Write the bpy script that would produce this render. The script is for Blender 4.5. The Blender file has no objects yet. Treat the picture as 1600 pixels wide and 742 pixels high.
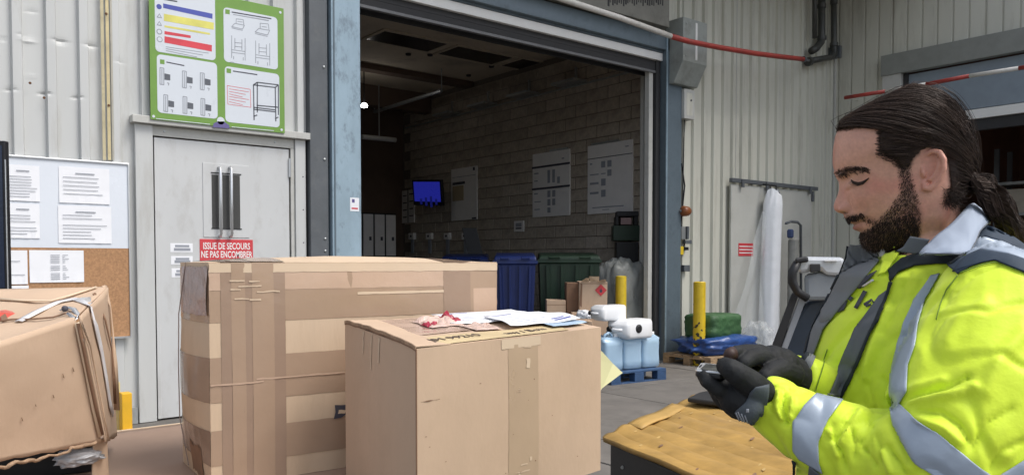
import bpy, bmesh, math, random
import numpy as np
from mathutils import Vector, Matrix, noise as mnoise
R_ = random.Random(7)
S = bpy.context.scene
COL = S.collection
rad = math.radians
# ---------------------------------------------------------------- camera
CAMZ = 1.4; FPX = 1236.0; PITCH = rad(1.96); YAW = rad(51.1)
PX0, PY0 = 800.0, 450.0
cam = bpy.data.cameras.new('camera'); camo = bpy.data.objects.new('camera', cam); COL.objects.link(camo)
camo.location = (0, 0, CAMZ); camo.rotation_euler = (math.pi/2 - PITCH, 0, YAW - math.pi/2)
cam.sensor_width = 36; cam.lens = 36*FPX/1600; cam.shift_y = (PY0-371)/1600
cam.clip_start = 0.05; cam.clip_end = 2000
S.camera = camo
# ---------------------------------------------------------------- world, sun (overcast daylight)
W = bpy.data.worlds.new('World'); S.world = W; W.use_nodes = True
nt = W.node_tree; nt.nodes.clear()
sky = nt.nodes.new('ShaderNodeTexSky'); sky.sky_type = 'NISHITA'; sky.sun_disc = False
SUN_EL, SUN_ROT = rad(58), rad(150)
sky.sun_elevation = SUN_EL; sky.sun_rotation = SUN_ROT; sky.air_density = 1.0; sky.dust_density = 3.0; sky.ozone_density = 1.0
bg = nt.nodes.new('ShaderNodeBackground'); bg.inputs[1].default_value = 0.14
wo = nt.nodes.new('ShaderNodeOutputWorld')
# overcast: the sky colour is pulled towards the grey of the cloud layer
hs = nt.nodes.new('ShaderNodeHueSaturation'); hs.inputs['Saturation'].default_value = 0.5
nt.links.new(sky.outputs[0], hs.inputs['Color']); nt.links.new(hs.outputs[0], bg.inputs[0]); nt.links.new(bg.outputs[0], wo.inputs[0])
sl = bpy.data.lights.new('sun', 'SUN'); sl.energy = 1.3; sl.angle = rad(24); sl.color = (1, 0.96, 0.9)
so = bpy.data.objects.new('sun', sl); COL.objects.link(so)
_d = Vector((math.sin(SUN_ROT)*math.cos(SUN_EL), math.cos(SUN_ROT)*math.cos(SUN_EL), math.sin(SUN_EL)))
so.rotation_euler = _d.to_track_quat('Z', 'Y').to_euler(); so.location = (0, -3, 12)
S.view_settings.view_transform = 'Standard'; S.view_settings.look = 'None'; S.view_settings.gamma = 1
S.view_settings.exposure = 0.68
# ---------------------------------------------------------------- measuring: a pixel of the photograph to a point of the place
_F = Vector((math.cos(YAW), math.sin(YAW), 0)); _Rt = Vector((math.sin(YAW), -math.cos(YAW), 0))
_f = _F*math.cos(PITCH) + Vector((0, 0, -math.sin(PITCH))); _u = _F*math.sin(PITCH) + Vector((0, 0, math.cos(PITCH)))
C0 = Vector((0, 0, CAMZ))
def ray(x, y): return _f*FPX + _Rt*(x-PX0) + _u*(PY0-y)
def onY(x, y, Y): r = ray(x, y); return C0 + r*(Y/r.y)
def onX(x, y, X): r = ray(x, y); return C0 + r*(X/r.x)
def onZ(x, y, z): r = ray(x, y); return C0 + r*((z-CAMZ)/r.z)
def atH(x, y, d): r = ray(x, y); return C0 + r*(d/(r.dot(_F)))
def rf(r, d, z=0): return _Rt*r + _F*d + Vector((0, 0, z))      # metres to the right of / ahead of the camera
# ---------------------------------------------------------------- materials
MATS = {}
def _n(t, k, **kw):
    n = t.nodes.new(k)
    for a, b in kw.items(): setattr(n, a, b)
    return n
def mat(name, col, rough=0.6, metal=0.0, var=0.12, scale=6.0, bump=0.15, bscale=40.0, dirt=None, dscale=2.0, damt=0.5,
        spec=0.5, stretch=None, attr=None, trans=0.0, alpha=1.0, emit=None, coat=0.0, sheen=0.0, bdist=0.004, sss=0.0):
    if name in MATS: return MATS[name]
    m = bpy.data.materials.new(name); m.use_nodes = True; t = m.node_tree; t.nodes.clear()
    o = _n(t, 'ShaderNodeOutputMaterial'); b = _n(t, 'ShaderNodeBsdfPrincipled'); t.links.new(b.outputs[0], o.inputs[0])
    tc = _n(t, 'ShaderNodeTexCoord'); mp = _n(t, 'ShaderNodeMapping'); t.links.new(tc.outputs['Object'], mp.inputs[0])
    if stretch: mp.inputs['Scale'].default_value = stretch
    nz = _n(t, 'ShaderNodeTexNoise'); nz.inputs['Scale'].default_value = scale; nz.inputs['Detail'].default_value = 6; nz.inputs['Roughness'].default_value = .62
    t.links.new(mp.outputs[0], nz.inputs[0])
    mr = _n(t, 'ShaderNodeMapRange'); mr.inputs[1].default_value = .3; mr.inputs[2].default_value = .7
    mr.inputs[3].default_value = 1-var; mr.inputs[4].default_value = 1+var; t.links.new(nz.outputs[0], mr.inputs[0])
    vm = _n(t, 'ShaderNodeVectorMath', operation='SCALE')
    if attr:
        at = _n(t, 'ShaderNodeAttribute'); at.attribute_name = attr; t.links.new(at.outputs[0], vm.inputs[0])
    else: vm.inputs[0].default_value = col[:3]
    t.links.new(mr.outputs[0], vm.inputs['Scale'])
    last = vm.outputs[0]
    if dirt:
        n2 = _n(t, 'ShaderNodeTexNoise'); n2.inputs['Scale'].default_value = dscale; n2.inputs['Detail'].default_value = 8; n2.inputs['Roughness'].default_value = .7
        t.links.new(mp.outputs[0], n2.inputs[0])
        m2 = _n(t, 'ShaderNodeMapRange'); m2.inputs[1].default_value = .52; m2.inputs[2].default_value = .72; m2.inputs[3].default_value = 0; m2.inputs[4].default_value = damt
        t.links.new(n2.outputs[0], m2.inputs[0])
        mx = _n(t, 'ShaderNodeMix', data_type='RGBA'); mx.inputs[7].default_value = (*dirt, 1)
        t.links.new(m2.outputs[0], mx.inputs[0]); t.links.new(last, mx.inputs[6]); last = mx.outputs[2]
    t.links.new(last, b.inputs['Base Color'])
    r2 = _n(t, 'ShaderNodeMapRange'); r2.inputs[3].default_value = max(.03, rough-.1); r2.inputs[4].default_value = min(1, rough+.1)
    t.links.new(nz.outputs[0], r2.inputs[0]); t.links.new(r2.outputs[0], b.inputs['Roughness'])
    b.inputs['Metallic'].default_value = metal; b.inputs['Specular IOR Level'].default_value = spec
    if bump:
        n3 = _n(t, 'ShaderNodeTexNoise'); n3.inputs['Scale'].default_value = bscale; n3.inputs['Detail'].default_value = 5
        t.links.new(mp.outputs[0], n3.inputs[0]); bp = _n(t, 'ShaderNodeBump'); bp.inputs['Strength'].default_value = bump; bp.inputs['Distance'].default_value = bdist
        t.links.new(n3.outputs[0], bp.inputs['Height']); t.links.new(bp.outputs[0], b.inputs['Normal'])
    if trans: b.inputs['Transmission Weight'].default_value = trans
    if alpha < 1: b.inputs['Alpha'].default_value = alpha
    if coat: b.inputs['Coat Weight'].default_value = coat
    if sheen: b.inputs['Sheen Weight'].default_value = sheen
    if sss:
        b.inputs['Subsurface Weight'].default_value = sss; b.inputs['Subsurface Radius'].default_value = (.012, .005, .003)
        b.inputs['Subsurface Scale'].default_value = 1.0
    if emit: b.inputs['Emission Color'].default_value = (*emit[0], 1); b.inputs['Emission Strength'].default_value = emit[1]
    MATS[name] = m; return m
# ---------------------------------------------------------------- mesh building
class MB:
    def __init__(s): s.v = []; s.f = []; s.mi = []; s.cur = 0
    def add(s, vs, fs):
        k = len(s.v); s.v += [Vector(p) for p in vs]; s.f += [tuple(i+k for i in f) for f in fs]; s.mi += [s.cur]*len(fs); return s
    def hexa(s, lo, hi):            # two matching loops of n points
        n = len(lo); return s.add(list(lo)+list(hi), [tuple(range(n-1, -1, -1)), tuple(range(n, 2*n))] + [(i, (i+1) % n, n+(i+1) % n, n+i) for i in range(n)])
    def box(s, c, d, m=None):
        x, y, z = [q/2 for q in d]; c = Vector(c)
        lo = [Vector((-x, -y, -z)), Vector((x, -y, -z)), Vector((x, y, -z)), Vector((-x, y, -z))]; hi = [p+Vector((0, 0, 2*z)) for p in lo]
        if m is not None: lo = [m@p for p in lo]; hi = [m@p for p in hi]
        return s.hexa([c+p for p in lo], [c+p for p in hi])
    def span(s, a, b):
        a, b = Vector(a), Vector(b); return s.box((a+b)/2, [abs(q) for q in (b-a)])
    def prism(s, pts, ex):          # polygon extruded along ex
        ex = Vector(ex); pts = [Vector(p) for p in pts]
        return s.hexa(pts, [p+ex for p in pts])
    def tube(s, path, r, n=10, cap=True):
        path = [Vector(p) for p in path]; rs = r if isinstance(r, (list, tuple)) else [r]*len(path)
        rings = []; t0 = (path[1]-path[0]).normalized(); a = t0.orthogonal().normalized()
        for i, p in enumerate(path):
            t = (path[min(i+1, len(path)-1)]-path[max(i-1, 0)]).normalized()
            a = (a - t*a.dot(t)).normalized(); b = t.cross(a)
            rings.append([p + (a*math.cos(2*math.pi*k/n) + b*math.sin(2*math.pi*k/n))*rs[i] for k in range(n)])
        vs = [q for g in rings for q in g]; fs = [(i*n+k, i*n+(k+1) % n, (i+1)*n+(k+1) % n, (i+1)*n+k) for i in range(len(path)-1) for k in range(n)]
        if cap: fs += [tuple(range(n-1, -1, -1)), tuple((len(path)-1)*n+k for k in range(n))]
        return s.add(vs, fs)
    def lathe(s, prof, c, n=20, ax=Vector((0, 0, 1))):
        ax = Vector(ax).normalized(); a = ax.orthogonal().normalized(); b = ax.cross(a); c = Vector(c)
        vs = [c + ax*h + (a*math.cos(2*math.pi*k/n)+b*math.sin(2*math.pi*k/n))*r for r, h in prof for k in range(n)]
        fs = [(i*n+k, i*n+(k+1) % n, (i+1)*n+(k+1) % n, (i+1)*n+k) for i in range(len(prof)-1) for k in range(n)]
        fs += [tuple(range(n-1, -1, -1)), tuple((len(prof)-1)*n+k for k in range(n))]
        return s.add(vs, fs)
    def grid(s, G, closed=False, flip=False):   # G[i][j]
        ni, nj = len(G), len(G[0]); vs = [p for r in G for p in r]; fs = []
        for i in range(ni-1):
            for j in range(nj if closed else nj-1):
                q = (i*nj+j, i*nj+(j+1) % nj, (i+1)*nj+(j+1) % nj, (i+1)*nj+j); fs.append(q[::-1] if flip else q)
        return s.add(vs, fs)
    def build(s, name, m, parent=None, smooth=False, bevel=0.0, solid=0.0, auto=None, data=None, kind=None, segs=2):
        off = Vector((0, 0, 0)); q = parent
        while q is not None: off += q.location; q = q.parent
        me = bpy.data.meshes.new(name); me.from_pydata([tuple(p-off) for p in s.v], [], s.f); me.update()
        for x in (m if isinstance(m, (list, tuple)) else [m]): me.materials.append(x)
        if any(s.mi): me.polygons.foreach_set('material_index', s.mi)
        if smooth: me.polygons.foreach_set('use_smooth', [True]*len(me.polygons))
        o = bpy.data.objects.new(name, me); COL.objects.link(o)
        if parent: o.parent = parent
        if solid: md = o.modifiers.new('solid', 'SOLIDIFY'); md.thickness = solid; md.offset = 0
        if bevel: md = o.modifiers.new('bevel', 'BEVEL'); md.width = bevel; md.segments = segs; md.limit_method = 'ANGLE'; md.angle_limit = rad(40)
        if kind: o['kind'] = kind
        return o
def tag(o, label=None, cat=None, group=None, kind=None):
    if label: o['label'] = label
    if cat: o['category'] = cat
    if group: o['group'] = group
    if kind: o['kind'] = kind
    return o
def thing(name, label, cat, loc=(0, 0, 0), group=None):
    o = bpy.data.objects.new(name, None); COL.objects.link(o); o.location = loc; o.empty_display_size = .1
    return tag(o, label, cat, group)
def dup(o, loc=None, rotz=None, label=None, parent=None):
    c = o.copy(); COL.objects.link(c)
    if parent: c.parent = parent
    for ch in list(o.children): dup(ch, parent=c)
    if loc is not None: c.location = loc
    if rotz is not None: c.rotation_euler = (0, 0, rotz)
    if label: c['label'] = label
    return c
def frame(o, X, U):             # matrix with columns X, U, X x U and origin o
    X = Vector(X).normalized(); U = Vector(U); U = (U-X*U.dot(X)).normalized(); N = X.cross(U)
    return Matrix(((X.x, U.x, N.x, o[0]), (X.y, U.y, N.y, o[1]), (X.z, U.z, N.z, o[2]), (0, 0, 0, 1)))
def text(s, size, M4, m, parent=None, name='lettering', width=None, align='CENTER', ext=0.0004, bold=0.0):
    cu = bpy.data.curves.new(name, 'FONT'); cu.body = s; cu.size = size; cu.align_x = align; cu.align_y = 'CENTER'; cu.extrude = ext; cu.offset = bold; cu.resolution_u = 3
    t = bpy.data.objects.new('tmp', cu); COL.objects.link(t); dg = bpy.context.evaluated_depsgraph_get(); dg.update()
    me = bpy.data.meshes.new_from_object(t.evaluated_get(dg)); bpy.data.objects.remove(t)
    vs = [v.co.copy() for v in me.vertices]
    if width and vs:
        w = max(v.x for v in vs)-min(v.x for v in vs); k = width/w
        for v in vs: v.x *= k
    b = MB(); b.add([M4@v for v in vs], [tuple(p.vertices) for p in me.polygons])
    return b.build(name, m, parent)
# a rectangle on a plane Y = const facing the yard, measured in the photograph (top and bottom at its middle column)
def rY(x0, y0, x1, y1, Y):
    xm, ym = (x0+x1)/2, (y0+y1)/2
    return onY(x0, ym, Y).x, onY(x1, ym, Y).x, onY(xm, y1, Y).z, onY(xm, y0, Y).z
def rX(x0, y0, x1, y1, X):
    xm, ym = (x0+x1)/2, (y0+y1)/2
    return onX(x0, ym, X).y, onX(x1, ym, X).y, onX(xm, y1, X).z, onX(xm, y0, X).z
def plateY(r, Y, t, mb=None):   # plate standing t proud of plane Y towards the camera
    mb = mb or MB(); return mb.span((r[0], Y-t, r[2]), (r[1], Y, r[3]))
def plateX(r, X, t, mb=None):
    mb = mb or MB(); return mb.span((X-t, r[0], r[2]), (X, r[1], r[3]))
# ================================================================ materials
M = dict(
 clad=mat('painted_cladding', (.54, .55, .54), .5, var=.07, scale=1.3, bump=.12, bscale=9, dirt=(.27, .24, .19), dscale=3.2, damt=.5, stretch=(1, 1, .16)),
 clad2=mat('weathered_cladding', (.58, .575, .50), .55, var=.08, scale=1.3, bump=.12, bscale=9, dirt=(.22, .20, .15), dscale=3.4, damt=.5, stretch=(1, 1, .14)),
 doorw=mat('door_paint', (.55, .56, .56), .45, var=.04, scale=3, bump=.06, bscale=14, dirt=(.33, .31, .28), dscale=4.2, damt=.45, stretch=(1, 1, .5)),
 trim=mat('trim_paint', (.50, .50, .47), .5, var=.08, scale=4, bump=.1, dirt=(.2, .18, .15), dscale=4, damt=.4),
 seal=mat('dark_seal', (.03, .03, .032), .7),
 steelb=mat('blue_grey_steel', (.30, .40, .47), .42, metal=.25, var=.12, scale=5, bump=.1, bscale=18, dirt=(.09, .11, .13), dscale=11, damt=.65, stretch=(1, 1, .5)),
 steelb2=mat('dark_blue_steel', (.13, .17, .20), .45, metal=.2, var=.12, scale=5, bump=.08, dirt=(.05, .06, .07), dscale=5, damt=.5),
 colg=mat('charcoal_paint', (.10, .11, .12), .5, var=.15, scale=4, bump=.08, dirt=(.2, .2, .19), dscale=7, damt=.25),
 galv=mat('galvanised', (.42, .44, .44), .4, metal=.6, var=.12, scale=9),
 alu=mat('aluminium', (.62, .63, .64), .32, metal=.8, var=.05),
 black=mat('black_plastic', (.012, .012, .014), .5, var=.2, bump=.1),
 blackr=mat('black_rubber', (.02, .02, .021), .75, var=.2, bump=.2, bscale=80),
 white=mat('white_paint', (.78, .78, .76), .45, var=.03),
 whiteb=mat('whiteboard', (.70, .74, .80), .25, var=.03, scale=2),
 paper=mat('paper', (.82, .83, .86), .7, var=.03, bump=.05, bscale=12),
 ink=mat('printed_ink', (.06, .06, .08), .7, var=.1, bump=0),
 inkg=mat('grey_ink', (.30, .32, .36), .7, var=.1, bump=0),
 cork=mat('cork', (.40, .22, .11), .85, var=.25, scale=60, bump=.4, bscale=150),
 red=mat('sign_red', (.58, .05, .06), .45, var=.08, bump=0),
 redp=mat('red_paint', (.36, .045, .035), .5, var=.2, scale=7, dirt=(.2, .12, .1), dscale=9, damt=.4),
 green=mat('poster_green', (.155, .30, .05), .35, var=.06, bump=0),
 posterw=mat('poster_white', (.62, .66, .71), .3, var=.02, bump=0),
 blue=mat('print_blue', (.06, .08, .36), .4, bump=0), yel=mat('print_yellow', (.66, .62, .14), .4, bump=0), prred=mat('print_red', (.62, .05, .07), .4, bump=0),
 purple=mat('print_purple', (.12, .10, .26), .4, bump=0),
 ybol=mat('bollard_yellow', (.70, .50, .03), .42, var=.1, scale=8, bump=.15, bscale=20, dirt=(.08, .07, .05), dscale=11, damt=.0),
 block=mat('concrete_block', (.42, .365, .30), .9, var=.18, scale=14, bump=.7, bscale=60, dirt=(.12, .10, .085), dscale=2.5, damt=.5),
 mortar=mat('mortar', (.17, .145, .12), .95, var=.2, scale=20, bump=.5),
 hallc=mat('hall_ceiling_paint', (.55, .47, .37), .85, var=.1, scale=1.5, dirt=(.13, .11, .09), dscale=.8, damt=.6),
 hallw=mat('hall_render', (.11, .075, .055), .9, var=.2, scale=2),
 wood=mat('pallet_wood', (.34, .23, .13), .8, var=.3, scale=9, bump=.5, bscale=40, dirt=(.12, .09, .06), dscale=5, damt=.6, stretch=(1, 1, 4)),
 bluep=mat('blue_pallet_paint', (.03, .075, .17), .6, var=.25, scale=12, bump=.4, dirt=(.08, .08, .08), dscale=8, damt=.6),
)
# ================================================================ ground: one asphalt sheet with worn patches and slab joints
def ground():
    m = bpy.data.materials.new('asphalt'); m.use_nodes = True; t = m.node_tree; b = t.nodes['Principled BSDF']
    tc = _n(t, 'ShaderNodeTexCoord')
    def noi(s, d=8, r=.6):
        n = _n(t, 'ShaderNodeTexNoise'); n.inputs['Scale'].default_value = s; n.inputs['Detail'].default_value = d; n.inputs['Roughness'].default_value = r; t.links.new(tc.outputs['Object'], n.inputs[0]); return n
    a, c, g = noi(.6), noi(4), noi(220, 2)
    r1 = _n(t, 'ShaderNodeValToRGB'); r1.color_ramp.elements[0].position = .35; r1.color_ramp.elements[0].color = (.085, .078, .07, 1); r1.color_ramp.elements[1].position = .68; r1.color_ramp.elements[1].color = (.17, .16, .145, 1)
    t.links.new(a.outputs[0], r1.inputs[0])
    mx = _n(t, 'ShaderNodeMix', data_type='RGBA', blend_type='MULTIPLY'); mx.inputs[0].default_value = .8; t.links.new(r1.outputs[0], mx.inputs[6])
    r2 = _n(t, 'ShaderNodeMapRange'); r2.inputs[1].default_value = .3; r2.inputs[2].default_value = .7; r2.inputs[3].default_value = .55; r2.inputs[4].default_value = 1.25; t.links.new(c.outputs[0], r2.inputs[0])
    t.links.new(r2.outputs[0], mx.inputs[7]); t.links.new(mx.outputs[2], b.inputs['Base Color'])
    b.inputs['Roughness'].default_value = .8
    bp = _n(t, 'ShaderNodeBump'); bp.inputs['Strength'].default_value = .5; bp.inputs['Distance'].default_value = .004; t.links.new(g.outputs[0], bp.inputs['Height']); t.links.new(bp.outputs[0], b.inputs['Normal'])
    mb = MB(); xs = [-600, -60, -10, 0, 4, 8, 14, 40, 600]; ys = [-600, -60, -8, 0, 4, 7.3, 30, 600]
    mb.grid([[Vector((x, y, -.004)) for x in xs] for y in ys], flip=True)
    o = mb.build('ground', m); o['kind'] = 'structure'
    # concrete slabs in front of the gate, each its own piece with an open joint
    cm = mat('yard_concrete', (.155, .142, .128), .85, var=.2, scale=2.5, bump=.5, bscale=90, dirt=(.085, .08, .07), dscale=1.6, damt=.75)
    ap = thing('apron', 'grey concrete apron of large worn slabs in front of the open gate', 'pavement', (5, 5, 0)); del ap['category']; ap['kind'] = 'structure'; del ap['label']
    rr = random.Random(3)
    for i, x in enumerate(np.arange(-2.4, 13, 2.1)):
        for j, y in enumerate((2.75, 4.35, 5.95)):
            g_ = .012; mb = MB(); y1 = min(y+1.6, 7.1); x1 = min(x+2.1, 13.1)
            mb.span((x+g_, y+g_, -.05), (x1-g_, y1-g_, .006+rr.random()*.004)); mb.build('slab', cm, ap, bevel=.006)
    # drain channel and sill along the gate line
    t_ = thing('drain_channel', 'x', 'drain', (6, 7.2, 0)); del t_['category'], t_['label']; t_['kind'] = 'structure'
    MB().span((3.6, 7.12, .0), (13.1, 7.30, .008)).build('channel_edge', M['galv'], t_)
    for k in range(46): MB().span((3.7+k*.2, 7.14, .008), (3.86+k*.2, 7.28, .011)).build('grate_bar', M['colg'], t_) if k < 46 else None
    return o
ground()
# ================================================================ corrugated cladding
WY = 7.36; CX = 13.2; WH = 7.6; PT = 0.235
def prof(u):   # height of the sheet (towards the yard) over one rib pitch, u in 0..1
    pts = [(0, 0), (.07, 0), (.12, .042), (.38, .042), (.43, 0), (1, 0)] if not u else [(0, 0), (.30, 0), (.34, -.030), (.42, -.030), (.46, 0), (1, 0)]
    return pts
def clad_panel(parent, p0, dirv, nrm, n, z0, z1, m, dents=(), kind_=0):
    zs = [z0, z1]
    if dents:
        zs = sorted(set([z0, z1] + [round(z0+k*.02, 3) for k in range(int((z1-z0)/.02)+1) if any(abs(z0+k*.02-d[1]) < .14 for d in dents)]))
    us = []
    for k in range(n):
        for (a, h) in prof(kind_)[:-1]: us.append(((k+a)*PT, h))
        if dents:
            for a in (.23, .28, .33, .6, .7, .8, .9): us.append(((k+a)*PT, .042 if a < .4 else 0))
    us.append((n*PT, 0)); us.sort()
    G = []
    for z in zs:
        row = []
        for (u, h) in us:
            p = p0 + dirv*u
            dd = 0
            for (dx, dz, r, amp) in dents:
                q = ((p.x-dx)/r)**2 + ((z-dz)/(r*.45))**2
                if q < 6: dd += amp*math.exp(-q)*(1 if z < dz else .35)
            row.append(Vector((p.x, p.y, z)) + nrm*(h+dd))
        G.append(row)
    mb = MB(); mb.grid(G)
    return mb.build('cladding_panel', m, parent, solid=.002)
gw = thing('cladding_wall', 'pale corrugated metal wall holding the emergency door and the big gate', 'wall', (2, WY, 0))
XL0, DX0, DX1 = -2.2, onY(213, 400, WY).x, onY(483, 300, WY).x
N0 = Vector((0, -1, 0)); EX = Vector((1, 0, 0))
dts = []
for (px, py, r, a) in ((44, 62, .05, .012), (94, 64, .05, -.014), (143, 70, .05, -.014), (17, 139, .035, -.014), (70, 146, .035, -.016), (121, 152, .035, -.012), (50, 16, .04, -.006), (5, 60, .03, -.01), (186, 95, .04, -.006), (31, 55, .02, -.01), (50, 118, .03, .006)):
    p = onY(px, py, WY-.02); dts.append((p.x, p.z, r, a))
x = XL0
LINT = 2.60
k = 0
while x < DX0-.02:
    n = min(4, int(round((DX0-x)/PT)));
    if n < 1: break
    clad_panel(gw, Vector((x, WY, 0)), EX, N0, n, 0, WH, M['clad'], [d for d in dts if x-.1 < d[0] < x+n*PT+.1]); x += n*PT
x0 = x
while x < DX1-.05:
    n = min(3, max(1, int(round((DX1-x)/PT)))); clad_panel(gw, Vector((x, WY, 0)), EX, N0, n, LINT+.0, WH, M['clad']); x += n*PT
# lintel panel above gate, right of gate
GX0 = onY(540, 300, WY).x; GX1 = onY(1062, 400, WY).x
x = GX0-.2
while x < GX1: clad_panel(gw, Vector((x, WY+.03, 0)), EX, N0, 4, 4.62, WH, M['clad2']); x += 4*PT
x = GX1 - .02
while x < CX-.05:
    n = min(4, max(1, int(round((CX-x)/PT)))); clad_panel(gw, Vector((x, WY, 0)), EX, N0, n, 0, WH, M['clad2']); x += n*PT
# the seams between sheets
for px in (1150, 1217, 1290):
    p = onY(px, 200, WY-.03); MB().span((p.x-.006, WY-.034, 0), (p.x+.006, WY-.028, WH)).build('seam', M['trim'], gw)
MB().span((GX1+.0, WY-.06, 0), (onY(1140, 500, WY).x, WY-.03, .16)).build('base_trim', M['galv'], gw)
MB().span((XL0, WY-.05, 0), (DX0-.02, WY-.03, .14)).build('base_trim', M['galv'], gw)
# side wall with the second dock door
sw = thing('cladding_wall', 'corrugated side wall above and left of the second dock door, on the right', 'wall', (CX, 5, 0))
NX = Vector((-1, 0, 0)); EYn = Vector((0, -1, 0))
D2Y = onX(1378, 250, CX).y; D2Z = onX(1500, 98, CX).z
y = WY
while y > D2Y+.05:
    n = min(4, max(1, int(round((y-D2Y)/PT)))); clad_panel(sw, Vector((CX, y, 0)), EYn, NX, n, 0, WH, M['clad2'], kind_=1); y -= n*PT
D2Y = y
while y > -1: clad_panel(sw, Vector((CX, y, 0)), EYn, NX, 4, D2Z+.25, WH, M['clad2'], kind_=1); y -= 4*PT
MB().span((CX-.05, WY-.05, 0), (CX-.0, WY-.0, WH)).build('corner_trim', M['trim'], sw)
# unseen roof over the right of the yard, added to shade the upper walls
cn_ = thing('shade_canopy', 'unseen flat steel roof added high above the gate and corner to shade the walls', 'shade_canopy', (9, 6, 6.3))
MB().span((4.6, 5.3, 6.3), (CX-.05, WY-.06, 6.42)).build('roof_sheet', M['trim'], cn_)
for x_ in (4.7, 7.5, 10.3, 13.0): MB().span((x_-.06, 5.4, 6.12), (x_+.06, WY-.06, 6.298)).build('rafter', M['colg'], cn_)
# ================================================================ hall shell behind the gate
HX0, HX1, HY1, HZ = -1.5, 9.22, 15.3, 4.9
st = lambda o: tag(o, kind='structure')
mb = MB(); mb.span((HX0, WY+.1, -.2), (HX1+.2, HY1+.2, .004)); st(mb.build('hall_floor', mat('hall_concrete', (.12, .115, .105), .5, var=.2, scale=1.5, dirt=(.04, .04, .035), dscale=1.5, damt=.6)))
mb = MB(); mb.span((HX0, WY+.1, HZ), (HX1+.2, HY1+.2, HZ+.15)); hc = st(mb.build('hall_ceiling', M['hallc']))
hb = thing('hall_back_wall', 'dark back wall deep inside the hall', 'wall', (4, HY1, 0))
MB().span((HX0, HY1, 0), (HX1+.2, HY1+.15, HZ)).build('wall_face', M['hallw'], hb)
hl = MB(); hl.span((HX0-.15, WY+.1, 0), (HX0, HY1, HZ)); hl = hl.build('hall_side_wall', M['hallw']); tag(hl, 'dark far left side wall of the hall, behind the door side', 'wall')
# outer shell so that no daylight leaks in
mb = MB(); mb.span((XL0, WY+.05, HZ+.16), (CX+6, HY1+.3, HZ+.3)); mb.span((XL0, WY+.035, 0), (GX0-.25, WY+.1, WH)); mb.span((GX1+.05, WY+.035, 0), (CX+.2, WY+.1, WH)); mb.span((GX0-.3, WY+.06, 4.45), (GX1+.1, WY+.1, WH))
tag(mb.build('building_core', M['hallw']), kind='structure')
# blockwork side wall, block by block where it shows
bw = thing('block_wall', 'bare concrete block side wall inside the hall, hung with notice boards', 'wall', (HX1, 11, 0))
MB().span((HX1+.006, WY+.1, 0), (HX1+.15, HY1, HZ)).build('mortar_bed', M['mortar'], bw)
bl = []
for v in range(3):
    mb = MB(); rr = random.Random(v); L, Hh = .482, .192
    mb.hexa([Vector((0, 0, 0)), Vector((-.012-rr.random()*.004, .006, .006)), Vector((-.012-rr.random()*.004, L-.006, .006)), Vector((0, L, 0))][0:4],
            [Vector((0, 0, Hh)), Vector((-.012-rr.random()*.004, .006, Hh-.006)), Vector((-.012-rr.random()*.004, L-.006, Hh-.006)), Vector((0, L, Hh))])
    me = bpy.data.meshes.new('block'); me.from_pydata([tuple(p) for p in mb.v], [], mb.f); me.update()
    bmats = [M['block'], mat('concrete_block_dark', (.38, .33, .27), .9, var=.2, scale=14, bump=.7, bscale=60), mat('concrete_block_pale', (.45, .395, .33), .9, var=.2, scale=14, bump=.7, bscale=60)]
    me.materials.append(bmats[v]); bl.append(me)
rest = MB(); nb = 0; rr = random.Random(5)
for r in range(24):
    z = r*.2+.005
    for c in range(17):
        y0 = WY+.12 + (c-(.5 if r % 2 else 0))*.5+.005
        if y0 < WY+.1 or y0+.49 > HY1+.02: continue
        if 6 <= r < 23:
            o = bpy.data.objects.new('block', bl[rr.choice((0, 0, 1, 2))]); COL.objects.link(o); o.parent = bw; o.location = (HX1+.006-bw.location.x+rr.uniform(-.003, .002), y0-11, z); nb += 1
        else: rest.span((HX1-.008, y0, z), (HX1+.006, y0+.49, z+.19))
rest.build('lower_blocks', M['block'], bw, kind='stuff')
# ceiling recesses (dark rooflights) and small ceiling pieces
def recess(px0, py0, px1, py1, lab):
    a = onZ(px0, py0, HZ-.004); b = onZ(px1, py1, HZ-.004); c = (a+b)/2
    t = thing('ceiling_hatch', lab, 'hatch', (c.x, c.y, HZ-.01), 'dark hatches in the hall ceiling')
    w, l = 1.15, .62
    MB().span((c.x-w/2, c.y-l/2, HZ-.012), (c.x+w/2, c.y+l/2, HZ-.004)).build('pane', mat('dark_glass', (.02, .018, .016), .2), t)
    for s in (-1, 1):
        MB().span((c.x-w/2-.05, c.y+s*(l/2+.03)-.03, HZ-.02), (c.x+w/2+.05, c.y+s*(l/2+.03)+.03, HZ-.002)).build('hatch_frame', M['hallc'], t)
        MB().span((c.x+s*(w/2+.03)-.03, c.y-l/2, HZ-.019), (c.x+s*(w/2+.03)+.03, c.y+l/2, HZ-.002)).build('hatch_frame', M['hallc'], t)
for q in ((610, 55, 660, 74, 'dark rectangular hatch in the hall ceiling nearest the left gate post'), (715, 78, 770, 95, 'dark rectangular hatch in the hall ceiling, middle one of the front row'), (810, 97, 865, 112, 'dark rectangular hatch in the hall ceiling at the right of the row')): recess(*q)
for _k, (px, py) in enumerate(((638, 85), (672, 86), (732, 118), (768, 104), (697, 130))):
    p = onZ(px, py, HZ-.01); tag(MB().lathe([(.05, 0), (.045, -.03), (.02, -.035)], (p.x, p.y, HZ-.001), 12).build('ceiling_sensor', M['black']), 'small round black fitting on the brown hall ceiling, '+['left of the front hatches', 'between the first two hatches', 'under the middle hatch', 'right of the middle hatch', 'deepest of the five'][_k], 'ceiling fitting', 'small round fittings on the hall ceiling')
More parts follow.
